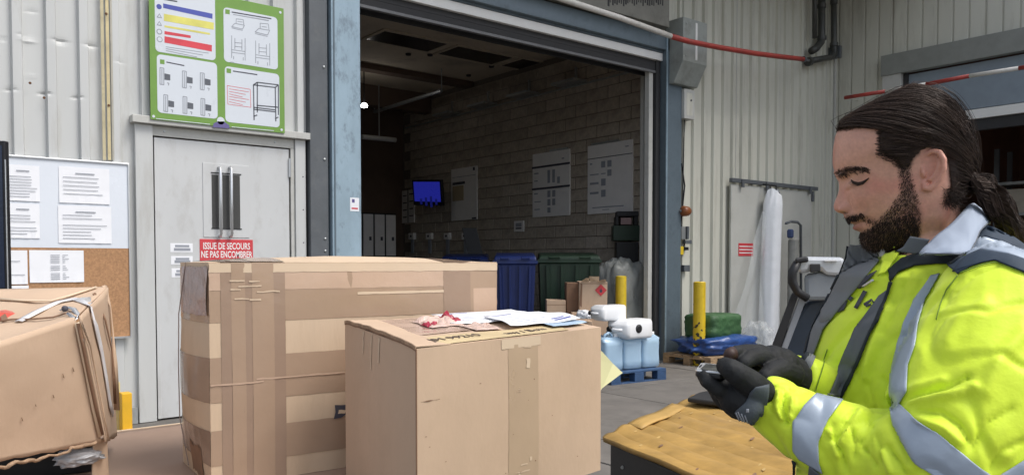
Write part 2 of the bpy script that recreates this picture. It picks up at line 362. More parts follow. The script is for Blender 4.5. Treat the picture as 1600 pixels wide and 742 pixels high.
# downstand beams and conduits
for (Y_, z0, lab) in ((12.6, 4.80, 'dark downstand beam crossing the hall ceiling, nearer one'), (14.1, 4.5, 'dark downstand beam crossing the hall ceiling, farther one')):
    tag(MB().span((HX0, Y_, z0), (HX1-.02, Y_+.25, HZ-.002)).build('ceiling_beam', M['hallw']), lab, 'beam')
t = thing('conduit_run', 'thin grey conduit with lamp brackets along the top of the block wall', 'conduit', (HX1-.2, 12, 4.3))
MB().tube([(HX1-.10, 8, 4.3), (HX1-.10, 15, 4.3)], .018, 8).build('pipe', M['galv'], t)
for y in (9.4, 10.6, 11.8, 13.0): MB().span((HX1-.36, y, 4.32), (HX1-.06, y+.55, 4.36)).build('bracket', M['galv'], t); MB().span((HX1-.12, y+.2, 4.3), (HX1-.08, y+.23, 4.6)).build('hanger', M['galv'], t)
t = thing('cable_tray', 'slanting pale cable tray hung under the dark hall ceiling', 'cable tray', (5, 12, 4.4))
a, b = onZ(585, 175, 4.45), onZ(690, 142, 4.45)
MB().tube([a, b], .035, 6).build('tray', M['galv'], t)
MB().tube([a, a+Vector((0, 0, .4))], .01, 6).build('hanger', M['galv'], t); MB().tube([b, b+Vector((0, 0, .4))], .01, 6).build('hanger', M['galv'], t)
t = thing('batten_lamp', 'unlit grey batten lamp hanging in the dark behind the left gate post', 'ceiling lamp', tuple(onY(590, 217, 14)))
a, b = onY(566, 214, 14), onY(618, 219, 14); MB().tube([a, b], .05, 10).build('tube_cover', M['trim'], t); MB().tube([(a+b)/2, (a+b)/2+Vector((0, 0, 1.6))], .01, 6).build('hanger', M['galv'], t)
lp = onY(569, 165, 13.0)
t = thing('pendant_lamp', 'small lit white lamp glowing beside the left gate post', 'ceiling lamp', tuple(lp))
MB().lathe([(.02, .04), (.04, .03), (.065, 0), (.055, -.03), (.02, -.04)], lp, 16).build('bulb', mat('lit_lamp', (.9, .9, .9), .4, emit=((1, .97, .92), 14), bump=0), t, smooth=True)
MB().tube([lp+Vector((0, 0, .06)), (lp.x, lp.y, HZ)], .012, 6).build('cord', M['black'], t)
# ================================================================ gate: columns, posts, header, shutter
def zW(px, py, Y=WY): return onY(px, py, Y).z
# dark column at the left of the gate
cX0, cX1 = onY(484, 300, WY-.08).x, onY(517, 300, WY-.08).x
t = thing('steel_column', 'dark charcoal steel column between the white door and the blue-grey gate post', 'column', (cX0, WY, 0))
MB().span((cX0, WY-.10, 0), (cX1-.035, WY, WH-.6)).build('web', M['colg'], t, bevel=.004)
MB().span((cX1-.033, WY-.05, 0), (cX1+.01, WY+.02, WH-.6)).build('shadow_gap', M['seal'], t)
for z in (1.5, 1.62, 2.4, 3.3): MB().lathe([(.012, 0), (.012, .008), (.004, .012)], (cX1-.075, WY-.10, z), 8, (0, -1, 0)).build('bolt', M['galv'], t)
g = thing('gate_portal', 'tall blue-grey steel frame around the open hall gate', 'gate portal', (6.3, WY, 0))
pX0, pX1 = onY(518, 300, WY-.12).x, onY(563, 300, WY-.12).x
lp_ = MB().span((pX0, WY-.14, 0), (pX1, WY+.26, 4.9)).build('post', M['steelb'], g, bevel=.006)
MB().span((pX0+.02, WY-.146, .3), (pX0+.035, WY-.141, 4.6)).build('flange_line', M['steelb2'], lp_)
rX0, rX1 = onY(1038, 400, WY-.10).x, onY(1062, 400, WY-.10).x
rp = MB().span((rX0, WY-.12, 0), (rX1, WY-.002, 4.55)).build('post', M['steelb2'], g, bevel=.006)
tag(rp, 'darker right-hand post')
MB().span((rX0-.012, WY-.135, .05), (rX0+.012, WY-.12, 4.5)).build('post_edge', M['steelb'], rp)
# inner white jamb and the track on the right
jx0, jx1 = onY(1004, 400, WY+.3).x, onY(1026, 400, WY+.3).x
MB().span((jx0, WY+.30, 0), (jx1, WY+.36, 4.2)).build('jamb', M['white'] if 0 else M['trim'], g, bevel=.004)
MB().span((rX0-.20, WY+.02, 0), (rX0-.12, WY+.10, 4.3)).build('track', M['trim'], g, bevel=.003)
MB().span((rX0-.10, WY-.02, 0), (rX0-.02, WY+.16, 4.3)).build('track_channel', M['seal'], g)
MB().span((pX1+.002, WY+.02, 0), (pX1+.05, WY+.12, 4.3)).build('track', M['seal'], g)
MB().span((rX0+.02, WY-.002, 0), (HX1, WY+.4, .02)).build('threshold', M['galv'], g) if 0 else None
# header layers
def hb_(name, y0, y1, Y, dep, m, parent, x0=pX1-.05, x1=None):     # a beam whose face sits on plane Y; y0/y1 = its edges at px 1039
    za, zb = zW(1036, y1, Y), zW(1036, y0, Y)
    return MB().span((x0, Y, za), (x1 or rX0+.0, Y+dep, zb)).build(name, m, parent, bevel=.004)
hb_('lintel_beam', 52, 77, WY-.12, .30, M['steelb2'], g, pX0-.5, rX1)
sh = thing('roller_shutter', 'rolled-up shutter with white bottom rail under the gate header', 'roller shutter', (6.3, WY, 4.3))
hb_('guide_rail', 78, 83, WY-.06, .2, M['steelb2'], sh)
br = hb_('bottom_rail', 84, 96, WY-.05, .08, M['white'], sh)
sl_ = MB(); z = zW(1036, 97, WY)
MB().span((pX1+.01, WY+.0, z-.075), (rX0-.01, WY+.03, z-.003)).build('slat', M['seal'], sh); MB().span((pX1+.01, WY+.0, z-.145), (rX0-.01, WY+.03, z-.078)).build('slat', M['seal'], sh)
MB().span((pX1+.01, WY-.01, z-.18), (rX0-.01, WY+.04, z-.15)).build('seal_strip', mat('rail_grey', (.16, .16, .165), .5), sh)
MB().span((pX1+.01, WY+.24, z-.16), (rX0+.1, WY+.28, HZ)).build('baffle', M['seal'], sh)
# shutter housing above the lintel
zb = zW(1036, 52, WY-.5)
ho = thing('shutter_housing', 'long olive grey shutter housing above the gate, under the wall sheets', 'shutter housing', (6.3, WY, 4.7))
hx1 = onY(1046, 20, WY-.3).x
MB().span((pX0-.5, WY-.30, zW(1036, 50, WY-.12)), (hx1, WY-.002, 5.25)).build('casing', mat('olive_casing', (.19, .185, .16), .6, var=.12, scale=4, dirt=(.08, .075, .06), dscale=3, damt=.6), ho, bevel=.006)
rr = random.Random(2)
for k in range(26):     # torn sticker residue at the top edge
    px = 950+k*3.4; p = onY(px, 0, WY-.305)
    w = rr.uniform(.01, .03); MB().span((p.x, WY-.3035, p.z-.03-rr.random()*.05), (p.x+w, WY-.3005, p.z+.06)).build('scuff', M['seal'], ho)
# motor box and the smaller box under it
mbx = thing('motor_box', 'grey green gate motor box with slanted underside at the gate top corner', 'motor box', tuple(onY(1085, 90, WY-.3)))
a = [onY(x, y, WY-.34) for x, y in ((1066, 42), (1090, 36), (1090, 118), (1082, 133), (1068, 128))]
a = [Vector((p.x, 0, p.z)) for p in a]; D0 = WY-.34
xa, xb = a[0].x, onY(1110, 80, WY-.34).x - .10; z0 = zW(1090, 134, WY-.3); z1 = zW(1090, 36, WY-.3)
mbb = MB().prism([Vector((xa, WY-.04, z1)), Vector((xa, WY-.36, z1)), Vector((xa, WY-.36, z0+.28)), Vector((xa, WY-.20, z0)), Vector((xa, WY-.04, z0))], (xb-xa, 0, 0))
mo = mbb.build('casing', mat('motor_grey', (.30, .32, .30), .5, var=.1, dirt=(.12, .12, .1), dscale=4, damt=.5), mbx, bevel=.01)
MB().span((xa+(xb-xa)*.5, WY-.364, z0+.32), (xa+(xb-xa)*.5+.04, WY-.36, z1-.04)).build('cover_seam', M['white'], mo)
for z in (z0+.35, z1-.08): MB().lathe([(.012, 0), (.012, .01)], (xa+.06, WY-.361, z), 8, (0, -1, 0)).build('screw', M['galv'], mo)
r = rY(1065, 141, 1081, 187, WY-.12); t = thing('junction_box', 'flat grey switch box under the gate motor box', 'switch box', ((r[0]+r[1])/2, WY-.1, r[2]))
o = plateY(r, WY-.03, .14).build('case', M['trim'], t, bevel=.008); MB().span((r[0]+.05, WY-.172, r[2]+.05), (r[1]-.05, WY-.17, r[3]-.05)).build('lid', M['clad2'], t, bevel=.004)
MB().lathe([(.014, 0), (.014, .008)], ((r[0]+r[1])/2+.03, WY-.172, r[3]-.15), 8, (0, -1, 0)).build('screw', M['ink'], t)
MB().tube([((r[0]+r[1])/2, WY-.08, r[2]), ((r[0]+r[1])/2+.01, WY-.05, 2.2), ((r[0]+r[1])/2-.03, WY-.05, 1.9)], .008, 6).build('cable', M['black'], t)
# ---- barrier bars
t = thing('height_bar', 'white and red striped height bar slung across the front of the gate', 'height bar', tuple(onY(1050, 57, 6.75)))
def bar(pts, Y, r, m, t): MB().tube([onY(x, y, Y) for x, y in pts], r, 12).build('bar_section', m, t, smooth=True)
whm = mat('worn_white_paint', (.66, .64, .6), .5, var=.12, scale=12, dirt=(.3, .25, .2), dscale=12, damt=.5)
bar([(700, -66), (800, -28), (881, 0), (968, 28), (1048, 57)], 6.75, .035, whm, t)
bar([(1048, 57), (1075, 65), (1120, 74), (1180, 84), (1220, 89), (1256, 93)], 6.75, .036, M['redp'], t)
MB().lathe([(.045, -.02), (.045, .02)], onY(1256, 93, 6.75), 12, (1, 0, 0)).build('end_collar', M['colg'], t)
MB().tube([onY(1256, 93, 6.75), onY(1264, 95, WY-.2)], .02, 8).build('bracket', M['colg'], t)
t = thing('height_bar', 'straight red and white height bar in front of the right dock door', 'height bar', tuple(onX(1450, 132, CX-.9)))
P2 = [onX(x, y, CX-.9) for x, y in ((1320, 153), (1384, 143), (1447, 132), (1515, 119), (1592, 107), (1700, 89))]
for k, mm in enumerate((M['redp'], whm, M['redp'], whm, M['redp'])): MB().tube([P2[k], P2[k+1]], .03, 12).build('bar_section', mm, t, smooth=True)
MB().tube([P2[0], P2[0]+Vector((.9, .25, .12))], .012, 8).build('bracket', M['clad2'], t)
# ---- drain pipes in the corner
dp = mat('dark_pipe', (.06, .062, .058), .45, metal=.2, var=.2, scale=9, dirt=(.15, .12, .09), dscale=8, damt=.4)
t = thing('drain_pipe', 'pair of dark down pipes ending in elbows high in the wall corner', 'pipe', tuple(onY(1285, 90, WY-.15)))
Yp = WY-.16
def pp(x, y): return onY(x, y, Yp)
MB().tube([pp(1284, -60), pp(1284, 55), pp(1283, 66), pp(1275, 76), pp(1268, 80)], .062, 12).build('pipe', dp, t, smooth=True)
MB().tube([pp(1303, -60), pp(1303, 70), pp(1304, 84), pp(1298, 90), pp(1285, 92), pp(1264, 96)], .05, 12).build('pipe', dp, t, smooth=True)
MB().tube([pp(1273, -60), pp(1273, 60)], .04, 10).build('pipe', dp, t, smooth=True)
for x, y, r in ((1284, 60, .075), (1303, 70, .066), (1303, 4, .06), (1284, 10, .07)): MB().lathe([(r, -.03), (r, .03)], pp(x, y), 14).build('collar', dp, t)
MB().tube([pp(1262, 97), pp(1266, 96)], .075, 12).build('pipe_mouth', dp, t); MB().span((pp(1310, 82).x-.05, Yp-.05, pp(1310, 82).z-.1), (pp(1310, 82).x+.02, WY, pp(1310, 82).z+.1)).build('clamp', M['colg'], t)
# ================================================================ emergency door
fr = thing('door_surround', 'grey steel surround with a lintel ledge around the white emergency door', 'door frame', (2.5, WY, 0))
X0, X1 = onY(214, 400, WY-.05).x, onY(479, 400, WY-.05).x
ja, jb = onY(241, 420, WY-.03).x, onY(455, 420, WY-.03).x
zL = zW(346, 206, WY-.05); 
MB().span((X0, WY-.05, 0), (ja, WY-.0, zL)).build('jamb', M['clad'], fr, bevel=.004)
MB().span((jb+.045, WY-.05, 0), (X1, WY-.0, zL)).build('jamb', M['clad'], fr, bevel=.004)
MB().span((X0-.03, WY-.10, zL+.002), (X1+.03, WY, zL+.065)).build('ledge', M['trim'], fr, bevel=.004)
zT = zW(346, 222, WY-.02)
MB().span((ja+.002, WY-.03, zT), (jb+.04, WY+.0, zL-.002)).build('head_panel', M['trim'], fr, bevel=.003)
MB().span((jb+.005, WY-.03, 0), (jb+.042, WY+.0, zT-.002)).build('hinge_stile', M['trim'], fr, bevel=.003)
MB().span((ja+.003, WY-.012, 0), (ja+.012, WY+.02, zT)).build('gap_seal', M['seal'], fr)
for x_ in (ja+.1, jb-.15): MB().lathe([(.011, 0), (.009, .006)], (x_, WY-.031, zT+.045), 8, (0, -1, 0)).build('screw', M['galv'], fr)
for z in np.arange(.3, 2.5, .32): MB().lathe([(.006, 0), (.005, .004)], (X1-.03, WY-.051, z), 8, (0, -1, 0)).build('screw', M['ink'], fr)
dr = thing('emergency_door', 'scuffed white emergency door with slotted window and two pull bars', 'door', ((ja+jb)/2, WY, 0))
leafY = WY-.018
MB().span((ja+.016, leafY, .012), (jb-.008, WY+.025, zT-.012)).build('leaf', M['doorw'], dr, bevel=.003)
MB().span((ja+.016, leafY-.006, .012), (ja+.045, leafY-.0005, zT-.014)).build('edge_strip', M['doorw'], dr, bevel=.002)
r = rY(317, 257, 389, 371, leafY); MB().span((r[0], leafY-.006, r[2]), (r[1], leafY-.0005, r[3])).build('window_plate', M['doorw'], dr, bevel=.002)
slot = mat('slot_mesh', (.05, .05, .048), .7, var=.4, scale=200)
for (a, b) in ((331, 342), (348, 359), (363, 375)):
    q = rY(a, 273+(a-331)*.04, b, 357+(a-331)*.02, leafY-.006); o = MB().span((q[0], leafY-.0085, q[2]), (q[1], leafY-.0062, q[3])).build('window_slot', slot, dr)
MB().span((onY(330, 300, leafY).x-.004, leafY-.0105, r[2]+.075), (onY(376, 300, leafY).x+.004, leafY-.0087, r[2]+.085)).build('window_trim', M['seal'], dr)
MB().span((onY(330, 300, leafY).x-.004, leafY-.0105, r[3]-.09), (onY(376, 300, leafY).x+.004, leafY-.0087, r[3]-.08)).build('window_trim', M['seal'], dr)
for px in (345, 362):
    a, b = onY(px, 261, leafY-.05), onY(px, 369, leafY-.05); a.x = b.x = onY(px, 315, leafY-.05).x
    MB().tube([(a.x, leafY, a.z), (a.x, leafY-.035, a.z-.002), (a.x, leafY-.05, a.z-.02), (a.x, leafY-.05, b.z+.02), (a.x, leafY-.035, b.z+.002), (a.x, leafY, b.z)], .013, 10).build('pull_bar', M['alu'], dr, smooth=True)
zh = zW(446, 262, leafY); MB().tube([(jb-.004, leafY-.012, zh-.09), (jb-.004, leafY-.012, zh+.09)], .012, 8).build('hinge', M['alu'], dr)
MB().tube([(jb-.004, leafY-.012, .3), (jb-.004, leafY-.012, .48)], .012, 8).build('hinge', M['alu'], dr)
# ---- red sign on the door
def signY(name, lab, cat, rect, Y, th, m, bev=.001):
    t = thing(name, lab, cat, ((rect[0]+rect[1])/2, Y, rect[2])); plateY(rect, Y, th).build('board', m, t, bevel=bev); return t
def tY(s, cx, cz, size, Y, m, t, width=None, bold=.0): return text(s, size, frame((cx, Y, cz), (1, 0, 0), (0, 0, 1)), m, t, width=width, bold=bold)
q = rY(312, 374, 395, 403, leafY); q = (q[0], q[1], q[2]-.05, q[3])
t = signY('emergency_sign', 'red sign with white capitals, ISSUE DE SECOURS, on the white door', 'sign', q, leafY-.001, .003, M['red'])
wd = q[1]-q[0]
tY('ISSUE DE SECOURS', (q[0]+q[1])/2, zW(353, 385, leafY), .085, leafY-.0045, M['white'], t, wd*.88, .0015)
tY('NE PAS ENCOMBRER', (q[0]+q[1])/2, zW(353, 398, leafY), .085, leafY-.0045, M['white'], t, wd*.96, .0015)
for k, (y0, y1) in enumerate(((380, 394), (400, 413), (419, 433))):
    q = rY(266+k, y0, 301, y1, leafY); lab = ['topmost', 'middle', 'lowest'][k]
    t = signY('door_sticker', 'small white sticker with two grey bars, %s of three on the white door' % lab, 'sticker', q, leafY-.001, .001, M['paper'])
    MB().span((q[0]+.04, leafY-.0028, q[3]-.035), (q[1]-.03, leafY-.0022, q[3]-.015)).build('print', M['inkg'], t)
    MB().span((q[0]+.03, leafY-.0028, q[2]+.012), (q[1]-.02, leafY-.0022, q[2]+.037)).build('print', M['inkg'], t)
# sticker on the post
q = rY(547, 309, 561, 330, WY-.14); t = signY('post_sticker', 'small white sticker on the blue-grey left gate post', 'sticker', q, WY-.141, .001, M['paper'])
MB().span((q[0]+.02, WY-.1432, q[3]-.05), (q[0]+.05, WY-.1425, q[3]-.015)).build('print', M['purple'], t); MB().span((q[0]+.015, WY-.1432, q[2]+.02), (q[1]-.015, WY-.1425, q[2]+.035)).build('print', M['prred'], t)
q = rY(1059, 375, 1072, 395, WY-.12)
# ================================================================ green safety poster
PY_ = WY-.112
q = rY(235, -30, 444, 197.5, PY_)
pz0 = (onY(237, 188, PY_).z+onY(443, 207, PY_).z)/2; px0, px1 = onY(234, 100, PY_).x, onY(444, 100, PY_).x; pz1 = onY(443, 14, PY_).z
t = thing('safety_poster', 'large green-bordered safety poster with four white panels above the white door', 'poster', ((px0+px1)/2, WY, pz0))
bd = MB().span((px0, PY_, pz0), (px1, PY_+.006, pz1)).build('board', M['green'], t, bevel=.001)
for zz in (pz0+.1, pz1-.1): MB().span((px0+.05, PY_+.006, zz-.02), (px1-.05, WY-.02, zz+.02)).build('mounting_rail', M['galv'], t)
def rrect(x0, x1, z0, z1, r, Y, name, m, par, th=.001):
    P = []
    for cx, cz, a0 in ((x1-r, z1-r, 0), (x0+r, z1-r, 90), (x0+r, z0+r, 180), (x1-r, z0+r, 270)):
        for k in range(5): a = rad(a0+k*22.5); P.append(Vector((cx+r*math.cos(a), Y, cz+r*math.sin(a))))
    return MB().prism(P, (0, -th, 0)).build(name, m, par)
panels = {}
for nm, (ax, ay, bx, by) in dict(a=(243, -22, 337, 88), b=(350, 20, 434, 103), c=(245, 92, 339, 181), d=(351, 110, 436, 195)).items():
    u0, u1 = onY(ax, 100, PY_).x, onY(bx, 100, PY_).x; w1, w0 = onY((ax+bx)/2, ay, PY_).z, onY((ax+bx)/2, by, PY_).z
    panels[nm] = rrect(u0, u1, w0, w1, .035, PY_-.0005, 'panel', M['posterw'], t)
YP = PY_-.0018
def mk(pts, m, par, th=.0006, name='print'):      # printed patch, corners measured on the poster
    return MB().prism([Vector((p.x, YP, p.z)) for p in [onY(x, y, YP) for x, y in pts]], (0, -th, 0)).build(name, m, par)
A = panels['a']
mk([(255, 6), (255, 13), (332, 30), (332, 22)], M['blue'], A); mk([(256, 22), (256, 33), (334, 47), (334, 36)], M['yel'], A)
mk([(257, 40), (257, 43), (328, 55), (328, 52)], M['yel'], A); mk([(257, 49), (257, 54), (298, 60), (298, 56)], M['prred'], A); mk([(257, 57), (257, 67), (331, 81), (331, 71)], M['prred'], A)
for k in range(3): mk([(259, 73+k*3), (259, 74+k*3), (326-k*9, 84+k*3), (326-k*9, 83+k*3)], M['inkg'], A)
def disc(px, py, r, m, par, hole=0, tri=False):
    p = onY(px, py, YP); n = 3 if tri else 18; a0 = math.pi/2
    o_ = [Vector((p.x+r*math.cos(a0+2*math.pi*k/n), YP, p.z+r*math.sin(a0+2*math.pi*k/n))) for k in range(n)]
    mb = MB().prism(o_, (0, -.0006, 0)); ob = mb.build('pictogram', m, par)
    if hole:
        i_ = [Vector((p.x+hole*math.cos(a0+2*math.pi*k/n), YP-.0007, p.z+hole*math.sin(a0+2*math.pi*k/n))) for k in range(n)]
        MB().prism(i_, (0, -.0004, 0)).build('pictogram', M['posterw'], par)
    return ob
disc(248.5, 11, .022, M['blue'], A); disc(249, 26, .026, M['inkg'], A, .014, True); disc(249, 38, .026, M['inkg'], A, .014, True); disc(249, 50, .024, M['inkg'], A, .016); disc(249.5, 62, .024, M['inkg'], A, .018)
for nm, (x_, y_, l, s) in dict(b=(352, 15, 62, .17), c=(250, 93, 28, .2), d=(354, 107, 38, .15)).items():
    mk([(x_, y_), (x_, y_+7), (x_+7, y_+8), (x_+7, y_+1)], M['green'], panels[nm]); mk([(x_+10, y_+3.5), (x_+10, y_+5.2), (x_+10+l, y_+5.2+l*s), (x_+10+l, y_+3.5+l*s)], M['ink'], panels[nm])
mk([(364, 22.4), (364, 23.6), (420, 33.5), (420, 32)], M['inkg'], panels['b'])
mk([(256, -1.5), (256, .5), (277, 4), (277, 2)], M['ink'], A)
def ln(p, q_, w, m, par):      # printed line
    a, b = onY(*p, YP), onY(*q_, YP); d = (b-a).normalized(); n = Vector((-d.z, 0, d.x))*w/2
    MB().prism([Vector((v.x, YP, v.z)) for v in (a-n, b-n, b+n, a+n)], (0, -.0006, 0)).build('drawing', m, par)
def sketch(par, segs, w=.006, m=None):
    mb = MB()
    for (x0, y0, x1, y1) in segs:
        a, b = onY(x0, y0, YP), onY(x1, y1, YP); d = (b-a).normalized(); n = Vector((-d.z, 0, d.x))*w/2
        mb.prism([Vector((v.x, YP, v.z)) for v in (a-n, b-n, b+n, a+n)], (0, -.0006, 0))
    return mb.build('drawing', m or M['inkg'], par)
for (cx, cy, s) in ((372, 38, 1.0), (410, 46, 1.15)):      # folded trolleys
    sketch(panels['b'], [(cx-10*s, cy+4*s, cx+7*s, cy+8*s), (cx-10*s, cy+4*s, cx-5*s, cy-1), (cx-5*s, cy-1, cx+10*s, cy+2), (cx+10*s, cy+2, cx+7*s, cy+8*s), (cx-3*s, cy-1, cx-3*s, cy-8*s), (cx-3*s, cy-8*s, cx+8*s, cy-7*s), (cx+8*s, cy-7*s, cx+9*s, cy+1), (cx-1, cy-4, cx+7, cy-3), (cx-10*s, cy+6*s, cx+7*s, cy+10*s)])
for (cx, cy, s) in ((373, 76, 1.0), (411, 84, 1.05)):
    sketch(panels['b'], [(cx-11*s, cy-20, cx-11*s, cy+15), (cx+10*s, cy-16, cx+10*s, cy+19), (cx-11*s, cy+2, cx+10*s, cy+5), (cx-11*s, cy+6, cx+10*s, cy+9), (cx-6*s, cy-16, cx-6*s, cy+1), (cx+5*s, cy-14, cx+5*s, cy+3), (cx-6*s, cy-9, cx+5*s, cy-8), (cx-6*s, cy-3, cx+5*s, cy-2), (cx-8, cy+12, cx-8, cy+17), (cx+7, cy+14, cx+7, cy+19)])
for (cx, cy) in ((257, 120), (292, 125), (320, 128), (263, 162), (293, 165), (321, 168)):
    p = panels['c']; sketch(p, [(cx-7, cy-14, cx-7, cy+12), (cx-1, cy-13, cx-1, cy+13), (cx-7, cy-14, cx-1, cy-13), (cx-7, cy+12, cx-1, cy+13), (cx-4, cy-12, cx-4, cy+12)], .007)
    mk([(cx, cy-5), (cx, cy+5), (cx+9, cy+6), (cx+9, cy-3)], mat('dark_grey_ink', (.10, .11, .13), .6, bump=0), p); sketch(p, [(cx+4, cy+10, cx+7, cy+10.5), (cx+7, cy+10.5, cx+6, cy+14)], .007)
p = panels['d']
sketch(p, [(396, 133, 397, 188), (430, 137, 431, 190), (402, 129, 402, 176), (435, 133, 435, 180), (396, 133, 430, 137), (402, 129, 435, 133), (396, 133, 402, 129), (430, 137, 435, 133), (396, 168, 430, 172), (396, 171, 430, 175), (402, 165, 435, 168), (396, 182, 402, 180), (430, 186, 435, 183)], .011, mat('dark_grey_ink', (.10, .11, .13), .6, bump=0))
sketch(p, [(355, 134, 391, 140), (391, 140, 392, 168), (392, 168, 356, 163), (356, 163, 355, 134)], .004, M['prred'])
sketch(p, [(358, 139+k*4, 389-(k % 3)*5, 144+k*4) for k in range(6)], .004, M['prred'])
sketch(panels['b'], [(382+j, 60+j*.5, 383+j, 60+j*.5) for j in range(0)] or [(360, 97, 366, 98)], .004)
mk([(332, 199), (334, 193), (340, 190), (350, 190), (358, 196), (359, 201)], M['purple'], bd); disc(345, 189, .034, M['posterw'], bd)
mk([(244, 185), (244, 186), (328, 195), (328, 194)], M['posterw'], bd); mk([(362, 198), (362, 199), (428, 205), (428, 204)], M['posterw'], bd)
for (x_, y_) in ((240, 182), (440, 203), (438, 20)): disc(x_, y_, .012, M['posterw'], bd)
# ================================================================ notice board on the left
NB = WY-.06
q = rY(-60, 240, 202, 526, NB); nx0, nx1 = onY(-90, 380, NB).x, onY(201, 380, NB).x; nz1, nz0 = onY(200, 258, NB).z, onY(202, 525, NB).z; nzm = onY(199, 388, NB).z
t = thing('notice_board', 'wall notice board with white upper half and cork lower half', 'notice board', ((nx0+nx1)/2, WY, nz0))
MB().span((nx0, NB, nzm), (nx1, NB+.02, nz1)).build('whiteboard', M['whiteb'], t); MB().span((nx0, NB, nz0), (nx1, NB+.02, nzm-.001)).build('cork_panel', M['cork'], t)
for a, b in (((nx0, NB-.012, nz1), (nx1+.012, NB+.02, nz1+.014)), ((nx0, NB-.012, nz0-.014), (nx1+.012, NB+.02, nz0)), ((nx1, NB-.012, nz0), (nx1+.012, NB+.02, nz1))): MB().span(a, b).build('frame', M['alu'], t, bevel=.002)
MB().span((nx1-.25, NB-.03, nz0-.012), (nx1+.01, NB-.012, nz0+.004)).build('pen_tray', M['alu'], t)
rr = random.Random(11)
def sheet(px0, py0, px1, py1, lab, lines, title=True, cols=False, tilt=0, Y=NB-.003):
    x0, x1, z0, z1 = rY(px0, py0, px1, py1, Y); cx = (x0+x1)/2
    t = thing('notice_sheet', lab, 'paper sheet', (cx, Y, z0))
    n = 8; G = [[Vector((x0+(x1-x0)*j/n, Y-.0015-.004*max(0, 1-i/3.)*abs(math.sin(j*1.3+px0)), z0+(z1-z0)*i/n)) for j in range(n+1)] for i in range(n+1)]
    MB().grid(G).build('paper', M['paper'], t)
    mb = MB(); h = z1-z0; w = x1-x0
    for k in range(lines):
        z = z1 - h*(.12+.8*(k+.5)/lines)
        if title and k == 0: mb.span((cx-w*.18, Y-.0072, z-.004), (cx+w*.2, Y-.0066, z+.004)); continue
        if rr.random() < .15: continue
        a = x0+w*(.08 if not cols else .38); b = x0+w*(rr.uniform(.6, .92) if not cols else .55)
        mb.span((a, Y-.0072, z-.0022), (b, Y-.0066, z+.0022))
        if cols: mb.span((x0+w*.6, Y-.0072, z-.002), (x0+w*rr.uniform(.64, .72), Y-.0066, z+.002))
    mb.build('print', M['inkg'], t)
sheet(92, 262, 171, 318, 'white typed notice, upper right one on the whiteboard', 7)
sheet(91, 322, 174, 380, 'white typed notice under the upper right one on the whiteboard', 9)
sheet(8, 258, 62, 314, 'white typed notice, upper left one on the whiteboard beside the dark screen', 10)
sheet(8, 318, 62, 372, 'white typed notice, lower left one on the whiteboard beside the dark screen', 9)
sheet(46, 391, 131, 441, 'white sheet with a narrow printed table pinned on the cork', 14, False, True)
sheet(8, 391, 43, 444, 'plain white sheet at the left on the cork, beside the one with a table', 2, False)
sheet(14, 446, 45, 470, 'small white sheet low on the cork, behind the crushed carton', 5, False)
# dark screen at the frame edge
a, b = atH(-60, 220, 3.4), atH(7, 457, 3.4)
t = thing('screen', 'tall thin black screen edge at the far left in front of the notice board', 'screen', (a.x, a.y, .9))
e = (atH(7, 300, 3.4)-atH(-60, 300, 3.4)); zt, zb_ = a.z, b.z; dv = e.normalized(); nv = Vector((-dv.y, dv.x, 0))
def pl(p, l, th, z0, z1): return MB().prism([Vector((v.x, v.y, z0)) for v in (p, p+dv*l, p+dv*l+nv*th, p+nv*th)], (0, 0, z1-z0))
p = Vector((a.x, a.y, 0)); pl(p, e.length, .03, zb_, zt).build('bezel', M['black'], t, bevel=.004)
pl(p-nv*.002+dv*.0, e.length-.012, .0015, zb_+.02, zt-.02).build('screen_glass', mat('screen_dark', (.02, .03, .06), .15), t)
MB().prism([Vector((v.x, v.y, .9)) for v in (p+dv*(-.0), p+dv*.1, p+dv*.1+nv*.03, p+nv*.03)], (0, 0, zb_-.9)).build('stand', M['black'], t)
MB().tube([p+dv*(e.length+.001)+Vector((0, 0, zt-.08)), p+dv*(e.length+.001)+Vector((0, 0, zb_))], .003, 6).build('edge_trim', M['alu'], t)
# aged sealant run down one rib, and rust specks
t = thing('sealant_strip', 'yellowed sealant strip running down the wall rib left of the green poster', 'sealant strip', tuple(onY(166, 120, WY)))
for (pxa, pxb, y0_, y1_, cc_) in ((158, 163, -60, 250, (.50, .44, .28)), (166, 171, -60, 250, (.58, .49, .28)), (173, 176, -60, 250, (.42, .40, .34))):
    q = rY(pxa, y0_, pxb, y1_, WY-.045); MB().span((q[0], WY-.047, q[2]), (q[1], WY-.0425, q[3])).build('strip', mat('sealant_%d' % pxa, cc_, .7, var=.18, scale=6, dirt=(.25, .2, .14), dscale=5, damt=.6), t)
for px, py in ((170, 165), (166, 22), (69, 153), (47, 130)):
    p = onY(px, py, WY-.048); tag(MB().lathe([(.011, 0), (.009, .006)], p, 9, (0, -1, 0)).build('rusty_screw', mat('rust', (.13, .06, .03), .9), None), 'rusty screw head on the left wall cladding, '+{170: 'right one at mid height', 166: 'highest one', 69: 'second from the left', 47: 'leftmost'}[px], 'screw', 'rusty screws in the cladding')
